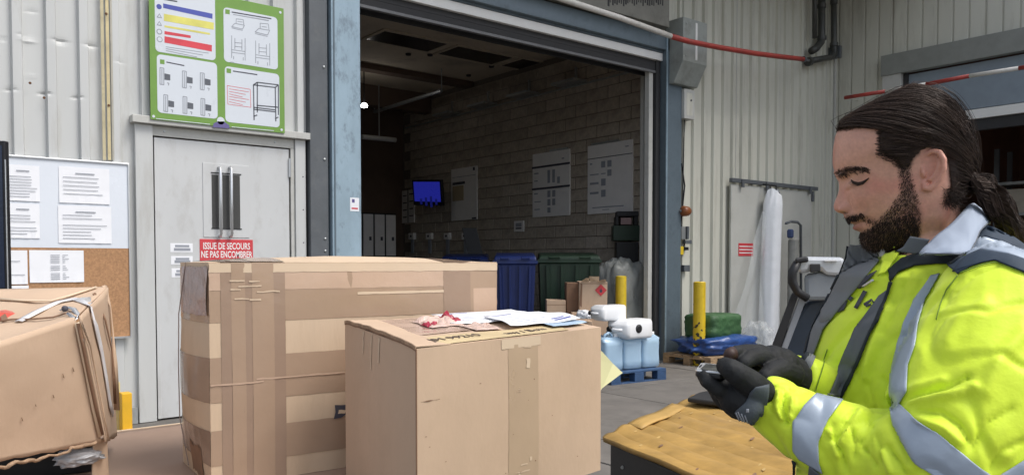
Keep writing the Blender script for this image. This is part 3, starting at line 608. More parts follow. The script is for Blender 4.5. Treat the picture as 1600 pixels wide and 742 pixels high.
# yellow guard pieces by the wall
q = rY(189, 613, 205, 680, 6.9); t = thing('floor_guard', 'short yellow steel guard post low by the wall left of the door', 'guard post', ((q[0]+q[1])/2, 6.9, 0))
MB().span((q[0], 6.86, 0), (q[1], 6.96, q[3])).build('plate', mat('guard_yellow', (.75, .42, .02), .5, var=.1), t, bevel=.006); MB().span((q[0]-.05, 6.8, 0), (q[1]+.04, 7.02, .014)).build('foot', M['ybol'], t)
q = rY(178, 597, 188, 680, 7.0); t = thing('floor_guard', 'pale yellow upright batten beside the yellow guard, behind the crushed carton', 'batten', ((q[0]+q[1])/2, 7.0, 0))
MB().span((q[0], 6.99, 0), (q[1], 7.03, q[3])).build('batten', mat('pale_yellow', (.62, .52, .25), .6), t, bevel=.003); MB().span((q[0]-.02, 6.97, 0), (q[1]+.02, 7.05, .02)).build('foot', M['galv'], t)
# ================================================================ second dock door in the side wall
t = thing('dock_door', 'big dock door in the right side wall with grey beam and half-open panel', 'dock door', (CX, 4, 0))
def bX(nm, px, y0, y1, X, dep, m, par, Ya=None, Yb=-1.5, bev=.004):     # horizontal member on plane X; edges measured at column px
    za, zb = onX(px, y1, X).z, onX(px, y0, X).z
    return MB().span((X, Yb, za), (X+dep, Ya, zb)).build(nm, m, par, bevel=bev)
yA = onX(1376, 100, CX-.12).y; yB = onX(1412, 100, CX-.05).y
bX('lintel_beam', 1500, 63, 97, CX-.12, .14, mat('beam_olive', (.24, .25, .23), .55, var=.1, dirt=(.12, .12, .1), dscale=3, damt=.5), t, yA)
zl = onX(1500, 97, CX-.12).z
MB().span((CX-.1, yB+.02, 0), (CX+.1, yA-.02, zl-.002)).build('jamb', M['trim'], t, bevel=.004)
MB().span((CX-.02, yB-.05, 0), (CX+.05, yB+.018, zl-.002)).build('track_channel', M['seal'], t)
bX('door_panel', 1560, 92, 165, CX+.02, .08, mat('panel_blue_grey', (.24, .29, .34), .4, var=.06), t, yB-.052)
bX('bottom_rail', 1560, 166, 181, CX+.0, .12, M['white'], t, yB-.052)
zr = onX(1560, 181, CX).z
bX('header_slat', 1560, 182, 200, CX+.05, .1, M['seal'], t, yB-.052)
# room behind it
mb = MB(); D_ = 6
brown = mat('dock_room_brown', (.13, .06, .035), .8, var=.3, scale=1.2)
mb.span((CX+D_, -4, 0), (CX+D_+.1, yA+.2, 5)); mb.span((CX+.1, yA-.02, 0), (CX+D_, yA+.08, 5)); mb.span((CX+.12, -4, 4.75), (CX+D_, yA, 4.9)); mb.span((CX+.1, -4.1, 0), (CX+D_, -4.0, 5))
tag(mb.build('dock_room', brown), 'dim brown room seen through the right dock door', 'room')
t = thing('storage_rack', 'dark storage rack with pale boxes inside the right dock door', 'rack', tuple(onX(1580, 280, CX+2.5)))
ys = onX(1556, 300, CX+2.5).y
for dy in (0, -1.4):
    for dx in (0, .6): MB().span((CX+2.5+dx, ys+dy-.04, 0), (CX+2.55+dx, ys+dy+.04, 3.4)).build('upright', M['colg'], t)
for z in (.6, 1.5, 2.2, 2.75): MB().span((CX+2.5, ys-1.4, z), (CX+3.15, ys, z+.05)).build('shelf', M['galv'], t)
for k, (z, c) in enumerate(((1.551, (.5, .3, .15)), (2.251, (.55, .5, .42)), (.651, (.45, .27, .14)))):
    for j in range(2):
        tag(MB().span((CX+2.55, ys-.6-j*.68, z), (CX+3.0, ys-.08-j*.68, z+.42-.06*j)).build('stock_box', mat('rack_box%d' % k, c, .8), bevel=.006), 'box on the %s shelf of the rack inside the right dock door, %s one' % (('second', 'top', 'bottom')[k], ('left', 'right')[j]), 'box', 'boxes on the storage rack')
# ================================================================ sliding door on rail (right of the gate)
SY = WY-.10
t = thing('sliding_door', 'grey sliding door hung on an overhead rail between gate and corner', 'sliding door', (10.6, WY, 0))
r0, r1 = onY(1142, 284, SY).x, onY(1276, 295, SY).x; zr_ = (onY(1142, 284, SY).z+onY(1276, 293, SY).z)/2
MB().span((r0, SY-.03, zr_-.03), (r1, SY+.03, zr_+.03)).build('rail', M['colg'], t, bevel=.004)
d0, d1, d2 = onY(1141, 400, SY).x, onY(1197, 400, SY).x, onY(1268, 400, SY).x
flat = mat('flat_panel', (.50, .50, .46), .5, var=.05, dirt=(.25, .24, .2), dscale=1.5, damt=.4)
MB().span((d0+.02, SY+.005, .03), (d1-.01, SY+.04, zr_-.06)).build('leaf', flat, t, bevel=.004)
MB().span((d1+.02, SY+.012, .03), (d2, SY+.045, zr_-.06)).build('leaf', flat, t, bevel=.004)
for x in (r0+.25, r0+.9, r1-.25): MB().span((x-.03, SY-.05, zr_-.1), (x+.03, SY-.031, zr_+.02)).build('hanger', M['colg'], t)
MB().span((d2-.02, SY-.02, zr_-.22), (d2+.03, SY+.004, zr_-.05)).build('stop', M['colg'], t)
MB().span((d1-.008, SY-.01, .03), (d1+.018, SY+.02, zr_-.06)).build('leaf_edge', M['colg'], t)
q = rY(1154, 380, 1177, 400, SY); sg = signY('small_sign', 'small red sign with three white bars on the grey sliding door', 'sign', q, SY+.004, .004, M['red'])
for k in range(3):
    z = q[3]-(q[3]-q[2])*(.25+.25*k); MB().span((q[0]+.02, SY-.0012, z-.008), (q[1]-.02, SY-.0002, z+.008)).build('print', M['white'], sg)
# hanging roll of clear film
film = mat('clear_film', (.84, .86, .89), .15, var=.03, alpha=.95, bump=.35, bscale=9, bdist=.02)
filmt = mat('thin_film', (.75, .78, .78), .2, var=.05, alpha=.28, bump=.5, bscale=14, bdist=.02)
FY = SY-.16
c0, c1 = onY(1211, 300, FY), onY(1203, 548, FY)
t = thing('film_roll', 'tall white roll of plastic film hanging from the sliding door rail', 'film roll', (c0.x, FY, 0))
G = []; n = 28
for i in range(40):
    s = i/39; z = c0.z+(c1.z-c0.z)*s; cx = c0.x+(c1.x-c0.x)*s-.03; r = .135+.045*min(1, s*12)+.015*s; row = []
    for k in range(n):
        a = 2*math.pi*k/n; rr_ = r*(1+.10*math.sin(a*3+s*2)+.05*math.sin(a*7-s*3)*s)+(.012*math.sin(a*9+s*30) if s < .1 else 0)
        row.append(Vector((cx+rr_*math.cos(a)*1.0, FY+rr_*.7*math.sin(a), z+(.05*math.sin(a*2+.7) if i == 0 else 0))))
    G.append(row)
MB().grid(G, closed=True, flip=True).build('film_sleeve', film, t, smooth=True)
MB().tube([(c0.x-.03, FY, c0.z+.02), (c0.x-.03, FY, 0.05)], .05, 12).build('core', M['paper'], t)
MB().tube([(c0.x-.13, SY-.03, zr_-.02), (c0.x-.13, FY, zr_-.04), (c0.x-.13, FY, c0.z-.02)], .012, 6).build('hook', M['black'], t); MB().tube([(c0.x+.03, SY-.03, zr_-.02), (c0.x+.03, FY, zr_-.04), (c0.x+.03, FY, c0.z-.02)], .012, 6).build('hook', M['black'], t)
# loose clear film hanging over the left leaf
t = thing('film_sheet', 'loose crumpled clear plastic sheet hanging beside the white film roll', 'plastic sheet', (10.2, FY, 0))
tl, bl_, br_ = onY(1192, 330, FY), onY(1140, 540, FY), onY(1188, 548, FY)
G = []
for i in range(22):
    s = i/21; L = tl.lerp(bl_, s); Rr = tl.lerp(br_, s)+Vector((.05, 0, 0)); row = []
    for j in range(14):
        u = j/13; p = L.lerp(Rr, u); p.y = FY+.04*math.sin(u*13+s*3)*s+.03*math.sin(s*9+u*4); row.append(p.copy())
    G.append(row)
MB().grid(G).build('film', filmt, t, smooth=True)
# bent tube stand and grey cylinder
t = thing('tube_stand', 'bent dark tube stand with a grey cylinder beside the film roll', 'tube stand', tuple(onY(1240, 540, FY-.2)))
t.location.z = 0
P = [onY(x, y, FY-.15) for x, y in ((1228, 349), (1236, 346), (1246, 347), (1251, 352), (1252, 560))]; MB().tube(P, .022, 8).build('tube', M['colg'], t, smooth=True)
a, b = onY(1240, 372, FY-.15), onY(1238, 560, FY-.15); MB().lathe([(.05, 0), (.085, -.03), (.085, b.z-a.z), (.04, b.z-a.z-.01)], a, 16).build('cylinder', mat('grey_cylinder', (.24, .24, .22), .5, dirt=(.1, .1, .1), dscale=5), t, smooth=False)
MB().lathe([(.03, .02), (.05, 0), (.05, -.1), (.03, -.12)], onY(1235, 360, FY-.17), 10).build('strap_knot', mat('navy_cloth', (.03, .05, .12), .8), t)
# wall controls next to the gate
CY = WY-.05
t = thing('gate_controls', 'orange warning lamp with hanging cable and switches beside the gate post', 'gate controls', tuple(onY(1071, 370, CY)))
p = onY(1071, 330, CY-.1); MB().lathe([(.05, 0), (.075, .03), (.07, .12), (.05, .16)], (p.x-.08, p.y, p.z), 14, (1, 0, 0)).build('warning_lamp', mat('amber_dark', (.22, .07, .02), .35), t, smooth=True)
MB().tube([p+Vector((-.09, 0, 0)), (p.x-.13, WY, p.z)], .02, 6).build('lamp_arm', M['colg'], t)
MB().tube([onY(x, y, CY) for x, y in ((1065, 255), (1070, 290), (1067, 320), (1064, 350), (1070, 378), (1066, 398))], .010, 6).build('cable', M['black'], t)
for (x0, y0, x1, y1, m_) in ((1060, 354, 1066, 374, 'galv'), (1069, 354, 1072, 374, 'colg'), (1066, 375, 1076, 381, 'colg'), (1058, 385, 1063, 398, 'ybol'), (1063, 386, 1071, 391, 'black'), (1064, 414, 1073, 424, 'colg')):
    q = rY(x0, y0, x1, y1, CY); plateY(q, CY, .06).build('switch', M[m_], t, bevel=.004)
# ================================================================ bollards
bom = mat('bollard_worn', (.66, .46, .02), .42, var=.1, scale=8, bump=.2, bscale=20)
def bollard_mat():     # yellow paint scraped down to black primer near the foot
    m = bom; tr = m.node_tree; b = [n for n in tr.nodes if n.type == 'BSDF_PRINCIPLED'][0]; src = b.inputs['Base Color'].links[0].from_socket
    tc = _n(tr, 'ShaderNodeTexCoord'); sp = _n(tr, 'ShaderNodeSeparateXYZ'); tr.links.new(tc.outputs['Object'], sp.inputs[0])
    nz = _n(tr, 'ShaderNodeTexNoise'); nz.inputs['Scale'].default_value = 14; nz.inputs['Detail'].default_value = 6; tr.links.new(tc.outputs['Object'], nz.inputs[0])
    mr = _n(tr, 'ShaderNodeMapRange'); mr.inputs[1].default_value = .05; mr.inputs[2].default_value = .75; mr.inputs[3].default_value = .13; mr.inputs[4].default_value = -.12; tr.links.new(sp.outputs[2], mr.inputs[0])
    ad = _n(tr, 'ShaderNodeMath', operation='ADD'); tr.links.new(nz.outputs[0], ad.inputs[0]); tr.links.new(mr.outputs[0], ad.inputs[1])
    gt = _n(tr, 'ShaderNodeMath', operation='GREATER_THAN'); gt.inputs[1].default_value = .56; tr.links.new(ad.outputs[0], gt.inputs[0])
    mx = _n(tr, 'ShaderNodeMix', data_type='RGBA'); mx.inputs[7].default_value = (.035, .03, .02, 1); tr.links.new(gt.outputs[0], mx.inputs[0]); tr.links.new(src, mx.inputs[6]); tr.links.new(mx.outputs[2], b.inputs['Base Color'])
bollard_mat()
def bollard(px, ptop, base_y, lab):
    b0 = onZ(px, base_y, 0); d = b0.length if 0 else (b0-C0).dot(_F); top = atH(px, ptop, d)
    t = thing('bollard', lab, 'bollard', (b0.x, b0.y, 0), 'yellow bollards by the gate'); r = .082
    MB().lathe([(r, 0), (r, top.z-.01), (r-.01, top.z), (.01, top.z+.004)], (b0.x, b0.y, 0), 24).build('post', bom, t, smooth=False)
    MB().lathe([(r+.03, 0), (r+.03, .012)], (b0.x, b0.y, 0), 20).build('foot_plate', M['ybol'], t); return b0
B1 = bollard(1092, 440, 571, 'scraped yellow bollard standing outside, right of the gate post')
b_ = onX(970, 500, 8.55); 
t = thing('bollard', 'plain yellow bollard just inside the gate beside the flammable carton', 'bollard', (8.3, 7.95, 0), 'yellow bollards by the gate')
bi = atH(970, 500, 10.9); ht = atH(970, 431, 10.9).z; t.location = (bi.x, bi.y, 0)
MB().lathe([(.075, 0), (.075, ht-.01), (.06, ht), (.01, ht+.003)], (bi.x, bi.y, 0), 24).build('post', M['ybol'], t)
# ================================================================ pallets
def pallet(t, c, rot, L, Wd, m, z0=0.0):
    R3 = Matrix.Rotation(rot, 3, 'Z'); c = Vector(c)
    def bx(nm, x, y, z, dx, dy, dz): MB().box(c+R3@Vector((x, y, 0))+Vector((0, 0, z+dz/2)), (dx-.001, dy-.001, dz-.001), R3).build(nm, m, t, bevel=.003)
    for y in (-Wd/2+.05, 0, Wd/2-.05):
        bx('runner', 0, y, 0, L, .1, .022)
        for x in (-L/2+.07, 0, L/2-.07): bx('block', x, y, .022, .14, .1, .078)
    for x in (-L/2+.07, 0, L/2-.07): bx('cross_board', x, 0, .10, .14, Wd, .022)
    for k in range(5): bx('deck_board', 0, -Wd/2+.06+k*(Wd-.12)/4, .122, L, .11, .022)
# blue pallet with canisters
pc = atH(972, 586, 9.4); pc.z = 0
t = thing('blue_pallet', 'small blue wooden pallet under the clear water canisters by the gate', 'pallet', tuple(pc), )
PR = rad(-6)
pallet(t, pc+Vector((-.06, .03, 0)), PR, .84, .8, M['bluep'])
Rm = Matrix.Rotation(PR, 3, 'Z')
jerb = mat('canister_blue', (.52, .72, .90), .18, var=.06, scale=4, alpha=.9, bump=.25, bscale=7, bdist=.02, trans=.25)
jerw = mat('canister_white', (.86, .87, .88), .35, var=.04, scale=4, bump=.15, bscale=7)
def canister(base, rot, sc, m, lab, group, lying=None):
    t = thing('canister', lab, 'canister', tuple(base), group)
    w, d, h = .30*sc, .22*sc, .42*sc
    secs = [(0, .9), (.02, 1), (.25, 1.0), (.5, .97), (.75, 1), (.82, .98), (.90, .80), (.96, .55), (1.0, .40)]
    Q = Matrix.Rotation(rot, 3, 'Z') @ (lying or Matrix.Identity(3)); base = Vector(base)
    G = []
    for s, k in secs:
        row = []
        for i in range(24):
            a = 2*math.pi*i/24; cx, cy = math.cos(a), math.sin(a); e = .35
            x = math.copysign(abs(cx)**e, cx)*w/2*(k if s < .9 else (k+.35)); y = math.copysign(abs(cy)**e, cy)*d/2*k
            row.append(base+Q@Vector((x, y, s*h)))
        G.append(row)
    mb = MB(); mb.grid(G, closed=True); n = len(mb.v); mb.add([], []); mb.f += [tuple(range(23, -1, -1)), tuple(range(n-24, n))]; mb.mi += [0, 0]
    mb.build('body', m, t, smooth=True)
    hp = [base+Q@Vector((x*w, 0, z*h)) for x, z in ((-.32, .92), (-.26, 1.08), (-.05, 1.13), (.08, 1.08), (.12, .98))]
    MB().tube(hp, .016*sc, 8).build('handle', m, t, smooth=True)
    cp = base+Q@Vector((.30*w, 0, .92*h)); ax = Q@Vector((0, 0, 1))
    MB().lathe([(.032*sc, 0), (.032*sc, .06*sc), (.028*sc, .07*sc)], cp, 14, ax).build('cap', M['black'] if lying else jerw, t)
    for z in (.3, .6): MB().lathe([(.001, 0), (.001, .0005)], base, 4) if 0 else None
    return t
ztop = .146
places = ['left rear', 'left front', 'middle rear', 'middle front', 'right rear', 'right front']
for i in range(3):
    for j in range(2):
        p = pc+Rm@Vector((-.31+.285*i, .16-.30*j, 0)); p.z = ztop
        canister(p, PR+rad(R_.uniform(-4, 4)), .90, jerb, 'pale blue water canister on the blue pallet, %s one' % places[i*2+j], 'pale blue canisters on the blue pallet')
LY = Matrix.Rotation(rad(90), 3, 'X')    # lying on its broad face, cap towards the yard
zt = ztop+.42*.90+.0
LYx = Matrix.Rotation(rad(90), 3, 'Y') @ Matrix.Rotation(rad(90), 3, 'Z')
cA = pc+Rm@Vector((.20, -.14, 0)); cA.z = zt+.085
tA = canister(cA, PR+rad(4), 1.05, jerw, 'white canister lying on the blue ones with a black cap facing out, lower one', 'white canisters lying on top', Matrix.Rotation(rad(-90), 3, 'Y') @ Matrix.Rotation(rad(90), 3, 'Z'))
q_ = cA+Rm@Vector((-.22, -.155, .01)); MB().lathe([(.05, 0), (.05, .02), (.03, .03)], q_, 14, Rm@Vector((0, -1, 0))).build('bung', M['black'], tA)
cB = pc+Rm@Vector((-.05, -.02, 0)); cB.z = zt+.085+.185
canister(cB, PR+rad(-6), .85, jerw, 'white canister topmost on the stack with its cap to the left', 'white canisters lying on top', Matrix.Rotation(rad(-90), 3, 'Y') @ Matrix.Rotation(rad(90), 3, 'Z'))
# wooden pallet by the bollard with blue tarp and green sack
wp = atH(1115, 560, 12.0); wp.z = 0
wp = onY(1112, 560, WY-.62); wp.z = 0
t = thing('wooden_pallet', 'worn wooden pallet behind the scraped yellow bollard', 'pallet', tuple(wp)); pallet(t, wp, 0, 1.1, .8, M['wood'])
def blob(name, c, d, m, seed, amp=.12, lvl=3, flat=True, power=2.6, parent=None, fold=0, bevel=0):
    bm = bmesh.new(); bmesh.ops.create_icosphere(bm, subdivisions=lvl+1, radius=1)
    for v in bm.verts:
        n = v.co.normalized(); k = (abs(n.x)**power+abs(n.y)**power+abs(n.z)**power)**(-1/power)
        q = n*k; nn = mnoise.noise(n*2.2+Vector((seed, 0, 0)))*amp + mnoise.noise(n*5+Vector((0, seed, 0)))*amp*.5 + (abs(mnoise.noise(n*4+Vector((seed, seed, 0))))*fold)
        q = q*(1+nn); v.co = Vector((q.x*d[0]/2, q.y*d[1]/2, q.z*d[2]/2))
        if flat and v.co.z < -d[2]*.42: v.co.z = -d[2]*.42
    mb = MB(); bm.verts.ensure_lookup_table(); mb.add([Vector(c)+v.co for v in bm.verts], [tuple(v.index for v in f.verts) for f in bm.faces]); bm.free()
    return mb.build(name, m, parent, smooth=True)
tarp = mat('blue_tarp', (.03, .08, .26), .35, var=.2, scale=5, bump=.6, bscale=9, bdist=.03)
sack = mat('green_sack', (.035, .10, .035), .6, var=.25, scale=5, bump=.7, bscale=9, bdist=.04)
o = blob('tarp', wp+Vector((.05, -.05, .146+.11)), (1.05, .66, .26), tarp, 3, .18, fold=.25, power=4); tag(o, 'folded shiny blue tarpaulin lying on the wooden pallet', 'tarpaulin')
o = blob('crate_bag', wp+Vector((.02, .0, .146+.22+.14)), (.66, .5, .34), sack, 9, .07, fold=.10, power=9); tag(o, 'dark green sack on the blue tarpaulin behind the yellow bollard', 'sack')
o = blob('plastic_bag', wp+Vector((.82, -.18, .235)), (.34, .4, .55), filmt, 5, .2, fold=.12, power=2.6, lvl=4); tag(o, 'crumpled clear plastic bag between the green sack and the film roll', 'plastic bag')
# ================================================================ hall contents
def boardX(name, lab, cat, px0, py0, px1, py1, m, X=HX1-.03, th=.03, frame_=None):
    r = rX(px0, py0, px1, py1, X); t = thing(name, lab, cat, (X, (r[0]+r[1])/2, r[2])); y0, y1 = min(r[0], r[1]), max(r[0], r[1])
    MB().span((X, y0, r[2]), (X+th, y1, r[3])).build('panel', m, t, bevel=.004); return t, y0, y1, r[2], r[3], X
bwm = mat('hall_board_white', (.80, .78, .76), .4, var=.04)
def prX(t, X, y0, y1, z0, z1, u0, v0, u1, v1, m, nm='print', th=.004):   # u runs from the viewer's left (far y) to right
    ya, yb = y1+(y0-y1)*u0, y1+(y0-y1)*u1; za, zb = z1+(z0-z1)*v1, z1+(z0-z1)*v0
    return MB().span((X-th, yb, za), (X-.0006, ya, zb)).build(nm, m, t)
t, y0, y1, z0, z1, X = boardX('planning_board', 'three-part white board on the block wall, middle of the hall boards', 'notice board', 832, 237, 890, 338, bwm)
for v in (.20, .54): prX(t, X, y0, y1, z0, z1, -.01, v, 1.01, v+.03, M['ink'], 'divider', .008)
for (u, v, w, h) in ((.42, .28, .07, .2), (.55, .28, .07, .2), (.68, .40, .07, .1), (.42, .6, .08, .1), (.55, .6, .08, .1), (.42, .73, .08, .1), (.55, .73, .08, .1), (.42, .86, .08, .08), (.05, .3, .12, .02), (.05, .42, .1, .015), (.05, .62, .1, .02), (.06, .75, .18, .015), (.06, .87, .15, .015), (.8, .12, .06, .02)): prX(t, X, y0, y1, z0, z1, u, v, u+w, v+h, M['inkg'])
MB().span((X-.02, y0+.05, z1+.001), (X+.03, y0+.5, z1+.03)).build('top_clip', M['galv'], t)
t, y0, y1, z0, z1, X = boardX('planning_board', 'largest white board on the block wall nearest the right gate jamb', 'notice board', 918, 223, 988, 333, bwm)
prX(t, X, y0, y1, z0, z1, 0, .19, 1, .2, M['ink'], 'divider', .006)
for (u, v, w, h) in ((.32, .25, .09, .09), (.46, .25, .09, .09), (.32, .42, .1, .015), (.46, .38, .09, .09), (.32, .5, .1, .1), (.32, .66, .1, .1), (.06, .26, .05, .02), (.06, .42, .2, .015), (.06, .54, .2, .03), (.06, .68, .2, .03), (.12, .9, .7, .015), (.35, .94, .15, .01), (.85, .08, .07, .015)): prX(t, X, y0, y1, z0, z1, u, v, u+w, v+h, M['inkg'])
MB().span((X-.02, y1-.7, z1+.001), (X+.03, y1-.1, z1+.03)).build('top_clip', M['galv'], t)
t, y0, y1, z0, z1, X = boardX('planning_board', 'narrow yellowish white board with a printed block, right of the blue screen', 'notice board', 705, 262, 745, 344, bwm)
prX(t, X, y0, y1, z0, z1, .06, .26, .55, .31, M['ink']); prX(t, X, y0, y1, z0, z1, .06, .33, .5, .62, mat('print_tan', (.42, .34, .22), .6)); prX(t, X, y0, y1, z0, z1, .86, .02, .93, .08, M['ink']); prX(t, X, y0, y1, z0, z1, .05, .16, .95, .17, M['inkg']); prX(t, X, y0, y1, z0, z1, .82, .96, .98, .99, M['ink'])
t, y0, y1, z0, z1, X = boardX('paper_grid', 'strip of small papers on the wall left of the blue screen', 'notice board', 628, 297, 647, 348, bwm)
prX(t, X, y0, y1, z0, z1, .48, 0, .54, 1, M['ink'], 'divider')
for k in range(4): prX(t, X, y0, y1, z0, z1, .1, .15+k*.22, .4, .18+k*.22, M['ink']); prX(t, X, y0, y1, z0, z1, .62, .12+k*.22, .92, .15+k*.22, M['ink'])
# tv
tv = thing('wall_screen', 'tilted wall screen glowing deep blue inside the dark hall', 'screen', tuple(onX(670, 300, HX1-.35)))
c = onX(669, 301, HX1-.4); a = onX(650, 301, HX1-.4); wv = (onX(689, 301, HX1-.4)-a); hw = (onX(689, 301, HX1-.4)-a).length/2; hh = (onX(669, 281, HX1-.4).z-onX(669, 321, HX1-.4).z)/2
Q = Matrix.Rotation(rad(-90+6), 3, 'Z') @ Matrix.Rotation(rad(8), 3, 'X')@ Matrix.Rotation(rad(4), 3, 'Y')
MB().box(c, (2*hw, .06, 2*hh), Q).build('bezel', M['black'], tv, bevel=.01)
scm = mat('screen_blue', (.01, .01, .05), .3, emit=((.035, .045, .62), .20), bump=0)
MB().box(c+Q@Vector((0, -.032, .02)), (2*hw-.1, .004, 2*hh-.12), Q).build('display', scm, tv)
for k in range(4): MB().box(c+Q@Vector((-.2+k*.16, -.0355, -.18)), (.07, .002, .12+.05*(k % 3)), Q).build('display_mark', mat('screen_mark', (.01, .01, .03), .3, emit=((.015, .02, .25), .2), bump=0), tv)
MB().tube([c+Q@Vector((0, .03, 0)), (HX1, c.y+.2, c.z+.1)], .04, 8).build('wall_arm', M['black'], tv)
# small wall boxes, thermostat
for k, px in enumerate((642, 669, 697, 725)):
    r = rX(px-4, 364, px+4, 374, HX1-.08); t = thing('coat_hook', 'small white wall box with a hanging tail low on the block wall, %s from left' % ('first', 'second', 'third', 'fourth')[k], 'wall box', (HX1, r[0], r[2]), 'small white wall boxes')
    y0, y1 = min(r[:2]), max(r[:2]); MB().span((HX1-.08, y0, r[2]), (HX1-.01, y1, r[3])).build('box', bwm, t, bevel=.006); MB().span((HX1-.05, (y0+y1)/2-.05, r[2]-.3), (HX1-.03, (y0+y1)/2+.05, r[2]-.001)).build('tail', M['inkg'], t)
    MB().span((HX1-.084, (y0+y1)/2-.03, r[2]+.05), (HX1-.0805, (y0+y1)/2+.03, r[2]+.09)).build('slot', M['ink'], t)
t, y0, y1, z0, z1, X = boardX('thermostat', 'small square white thermostat on the block wall between two boards', 'thermostat', 803, 345, 818, 362, bwm)
prX(t, X, y0, y1, z0, z1, .2, .62, .8, .75, M['ink']); prX(t, X, y0, y1, z0, z1, .2, .2, .8, .55, M['inkg'])
# locker board on the back wall
r = rY(566, 333, 619, 400, HY1-.45); t = thing('locker', 'grey locker cupboard with dark door gaps behind the left gate post', 'locker', ((r[0]+r[1])/2, HY1-.25, 0))
MB().span((r[0]-.4, HY1-.45, 0), (r[1], HY1-.02, r[3])).build('carcass', M['black'], t); z0_, z1_ = r[2], r[3]; w = (r[1]-r[0])/3.0
for i in range(-1, 3):
    for (za, zb) in ((z1_-.90, z1_-.03), (z1_-1.8, z1_-.93)):
        d_ = MB().span((r[0]+i*w+.02, HY1-.47, za), (r[0]+(i+1)*w-.02, HY1-.451, zb)).build('locker_door', bwm, t, bevel=.003); MB().span((r[0]+(i+1)*w-.12, HY1-.48, zb-.55), (r[0]+(i+1)*w-.07, HY1-.471, zb-.47)).build('latch', M['ink'], d_)
# leaning dark plank
a, b = atH(733, 356, 13.0), atH(745, 405, 13.0); t = thing('leaning_board', 'dark board leaning at a slant above the blue bins', 'board', (b.x, b.y, 0))
dvv = (a-b).normalized(); e = b-dvv*(b.z/dvv.z)
sx = _Rt*.12; MB().hexa([e-sx, e+sx, e+sx+_F*.04, e-sx+_F*.04], [a-sx, a+sx, a+sx+_F*.04, a-sx+_F*.04]).build('plank', M['black'], t, bevel=.005)
# wheeled bins
def bin_(name, lab, x0, x1, ytop, d, depth, m, zb=0):
    L, Rr = atH(x0, ytop, d), atH(x1, ytop, d); h = L.z; w = (Rr-L); wn = Vector((w.x, w.y, 0)).normalized(); W_ = w.length; nn = Vector((-wn.y, wn.x, 0)); o = Vector((L.x, L.y, 0))
    t = thing(name, lab, 'wheeled bin', tuple(o+wn*W_/2))
    def P(u, v, z, k=0): return o+wn*(k+(W_-2*k)*u)+nn*(k+(depth-2*k)*v)+Vector((0, 0, z))
    mb = MB(); G = []
    N = 10
    for z, k in ((.18, .07), (.35, .055), (h*.55, .03), (h-.12, .01), (h-.1, -.02), (h-.06, -.02)):
        row = []
        for i in range(N): row.append(P(i/N, 0, z, k)+nn*(.004 if i % 2 else -.002)*(z < h-.11))
        for i in range(6): row.append(P(1, i/6, z, k))
        for i in range(N): row.append(P(1-i/N, 1, z, k))
        for i in range(6): row.append(P(0, 1-i/6, z, k))
        G.append(row)
    mb.grid(G, closed=True, flip=False); n = len(mb.v); q = len(G[0]); mb.f += [tuple(range(q-1, -1, -1)), tuple(range(n-q, n))]; mb.mi += [0, 0]
    mb.build('body', m, t)
    for i in range(4):
        u = .14+.24*i; MB().hexa([P(u-.035, 0, .25, .045)-nn*.035, P(u+.035, 0, .25, .045)-nn*.035, P(u+.03, 0, .25, .045), P(u-.03, 0, .25, .045)], [P(u-.025, 0, h-.14, .0)-nn*.03, P(u+.025, 0, h-.14, .0)-nn*.03, P(u+.03, 0, h-.14, .0), P(u-.03, 0, h-.14, .0)]).build('rib', m, t)
    lid = MB().hexa([P(-.01, -.03, h-.058), P(1.01, -.03, h-.058), P(1.01, 1.03, h-.058), P(-.01, 1.03, h-.058)], [P(.02, .02, h+.0), P(.98, .02, h+.0), P(.98, .98, h+.05), P(.02, .98, h+.05)]).build('lid', m, t, bevel=.015)
    for u in (.25, .75): MB().tube([P(u-.08, -.05, h-.03), P(u-.08, -.09, h-.03), P(u+.08, -.09, h-.03), P(u+.08, -.05, h-.03)], .016, 8).build('lid_handle', m, lid)
    for u in (.12, .88):
        for v in (.15, .85): c_ = P(u, v, .09); MB().lathe([(.085, -.02), (.09, -.01), (.09, .01), (.085, .02)], c_, 16, wn).build('wheel', M['blackr'], t); MB().span(c_+Vector((-.03, -.03, .05)), c_+Vector((.03, .03, .12))).build('caster_fork', M['galv'], t)
    return t, P, h
binb = mat('bin_blue', (.008, .022, .12), .4, var=.15, scale=4); bing = mat('bin_green', (.012, .035, .018), .45, var=.2, scale=4)
bin_('wheeled_bin', 'dark blue wheeled bin inside the gate, beside the taped carton', 772, 838, 400, 10.6, .8, binb)
bin_('wheeled_bin', 'blue wheeled bin farther back in the hall, left of the other blue one', 690, 762, 401, 12.2, .8, binb)
bin_('wheeled_bin', 'dark green wheeled bin behind the flammable carton', 842, 938, 399, 11.2, .75, bing)
# dark stool-like machine near jamb
mc = thing('floor_machine', 'dark green cleaning machine standing against the block wall by the jamb', 'machine', tuple(atH(978, 500, 12.2)*1)); mc.location.z = 0
def scr(x0, y0, x1, y1, d, th): a, b = atH(x0, y1, d), atH(x1, y0, d); w = Vector((b.x-a.x, b.y-a.y, 0)); wn = w.normalized(); f = Vector((-wn.y, wn.x, 0)); return [a, a+w, a+w+f*th, a+f*th], b.z-a.z
for nm, q_, mm in (('tank', (958, 352, 1000, 376), bing), ('head', (964, 330, 998, 338), M['black']), ('column', (962, 338, 967, 352), M['black']), ('column', (991, 338, 997, 352), M['black']), ('lower_body', (963, 378, 998, 470), M['black']), ('gauge', (970, 340, 987, 351), mat('dull_pink', (.3, .2, .2), .6))):
    lo, h = scr(*q_, 12.2, .25); MB().prism(lo, (0, 0, h)).build(nm, mm, mc, bevel=.01)
lo, h = scr(965, 470, 996, 560, 12.2, .22); MB().prism([Vector((p.x, p.y, 0)) for p in lo], (0, 0, lo[0].z+h-.003)).build('base', M['black'], mc)
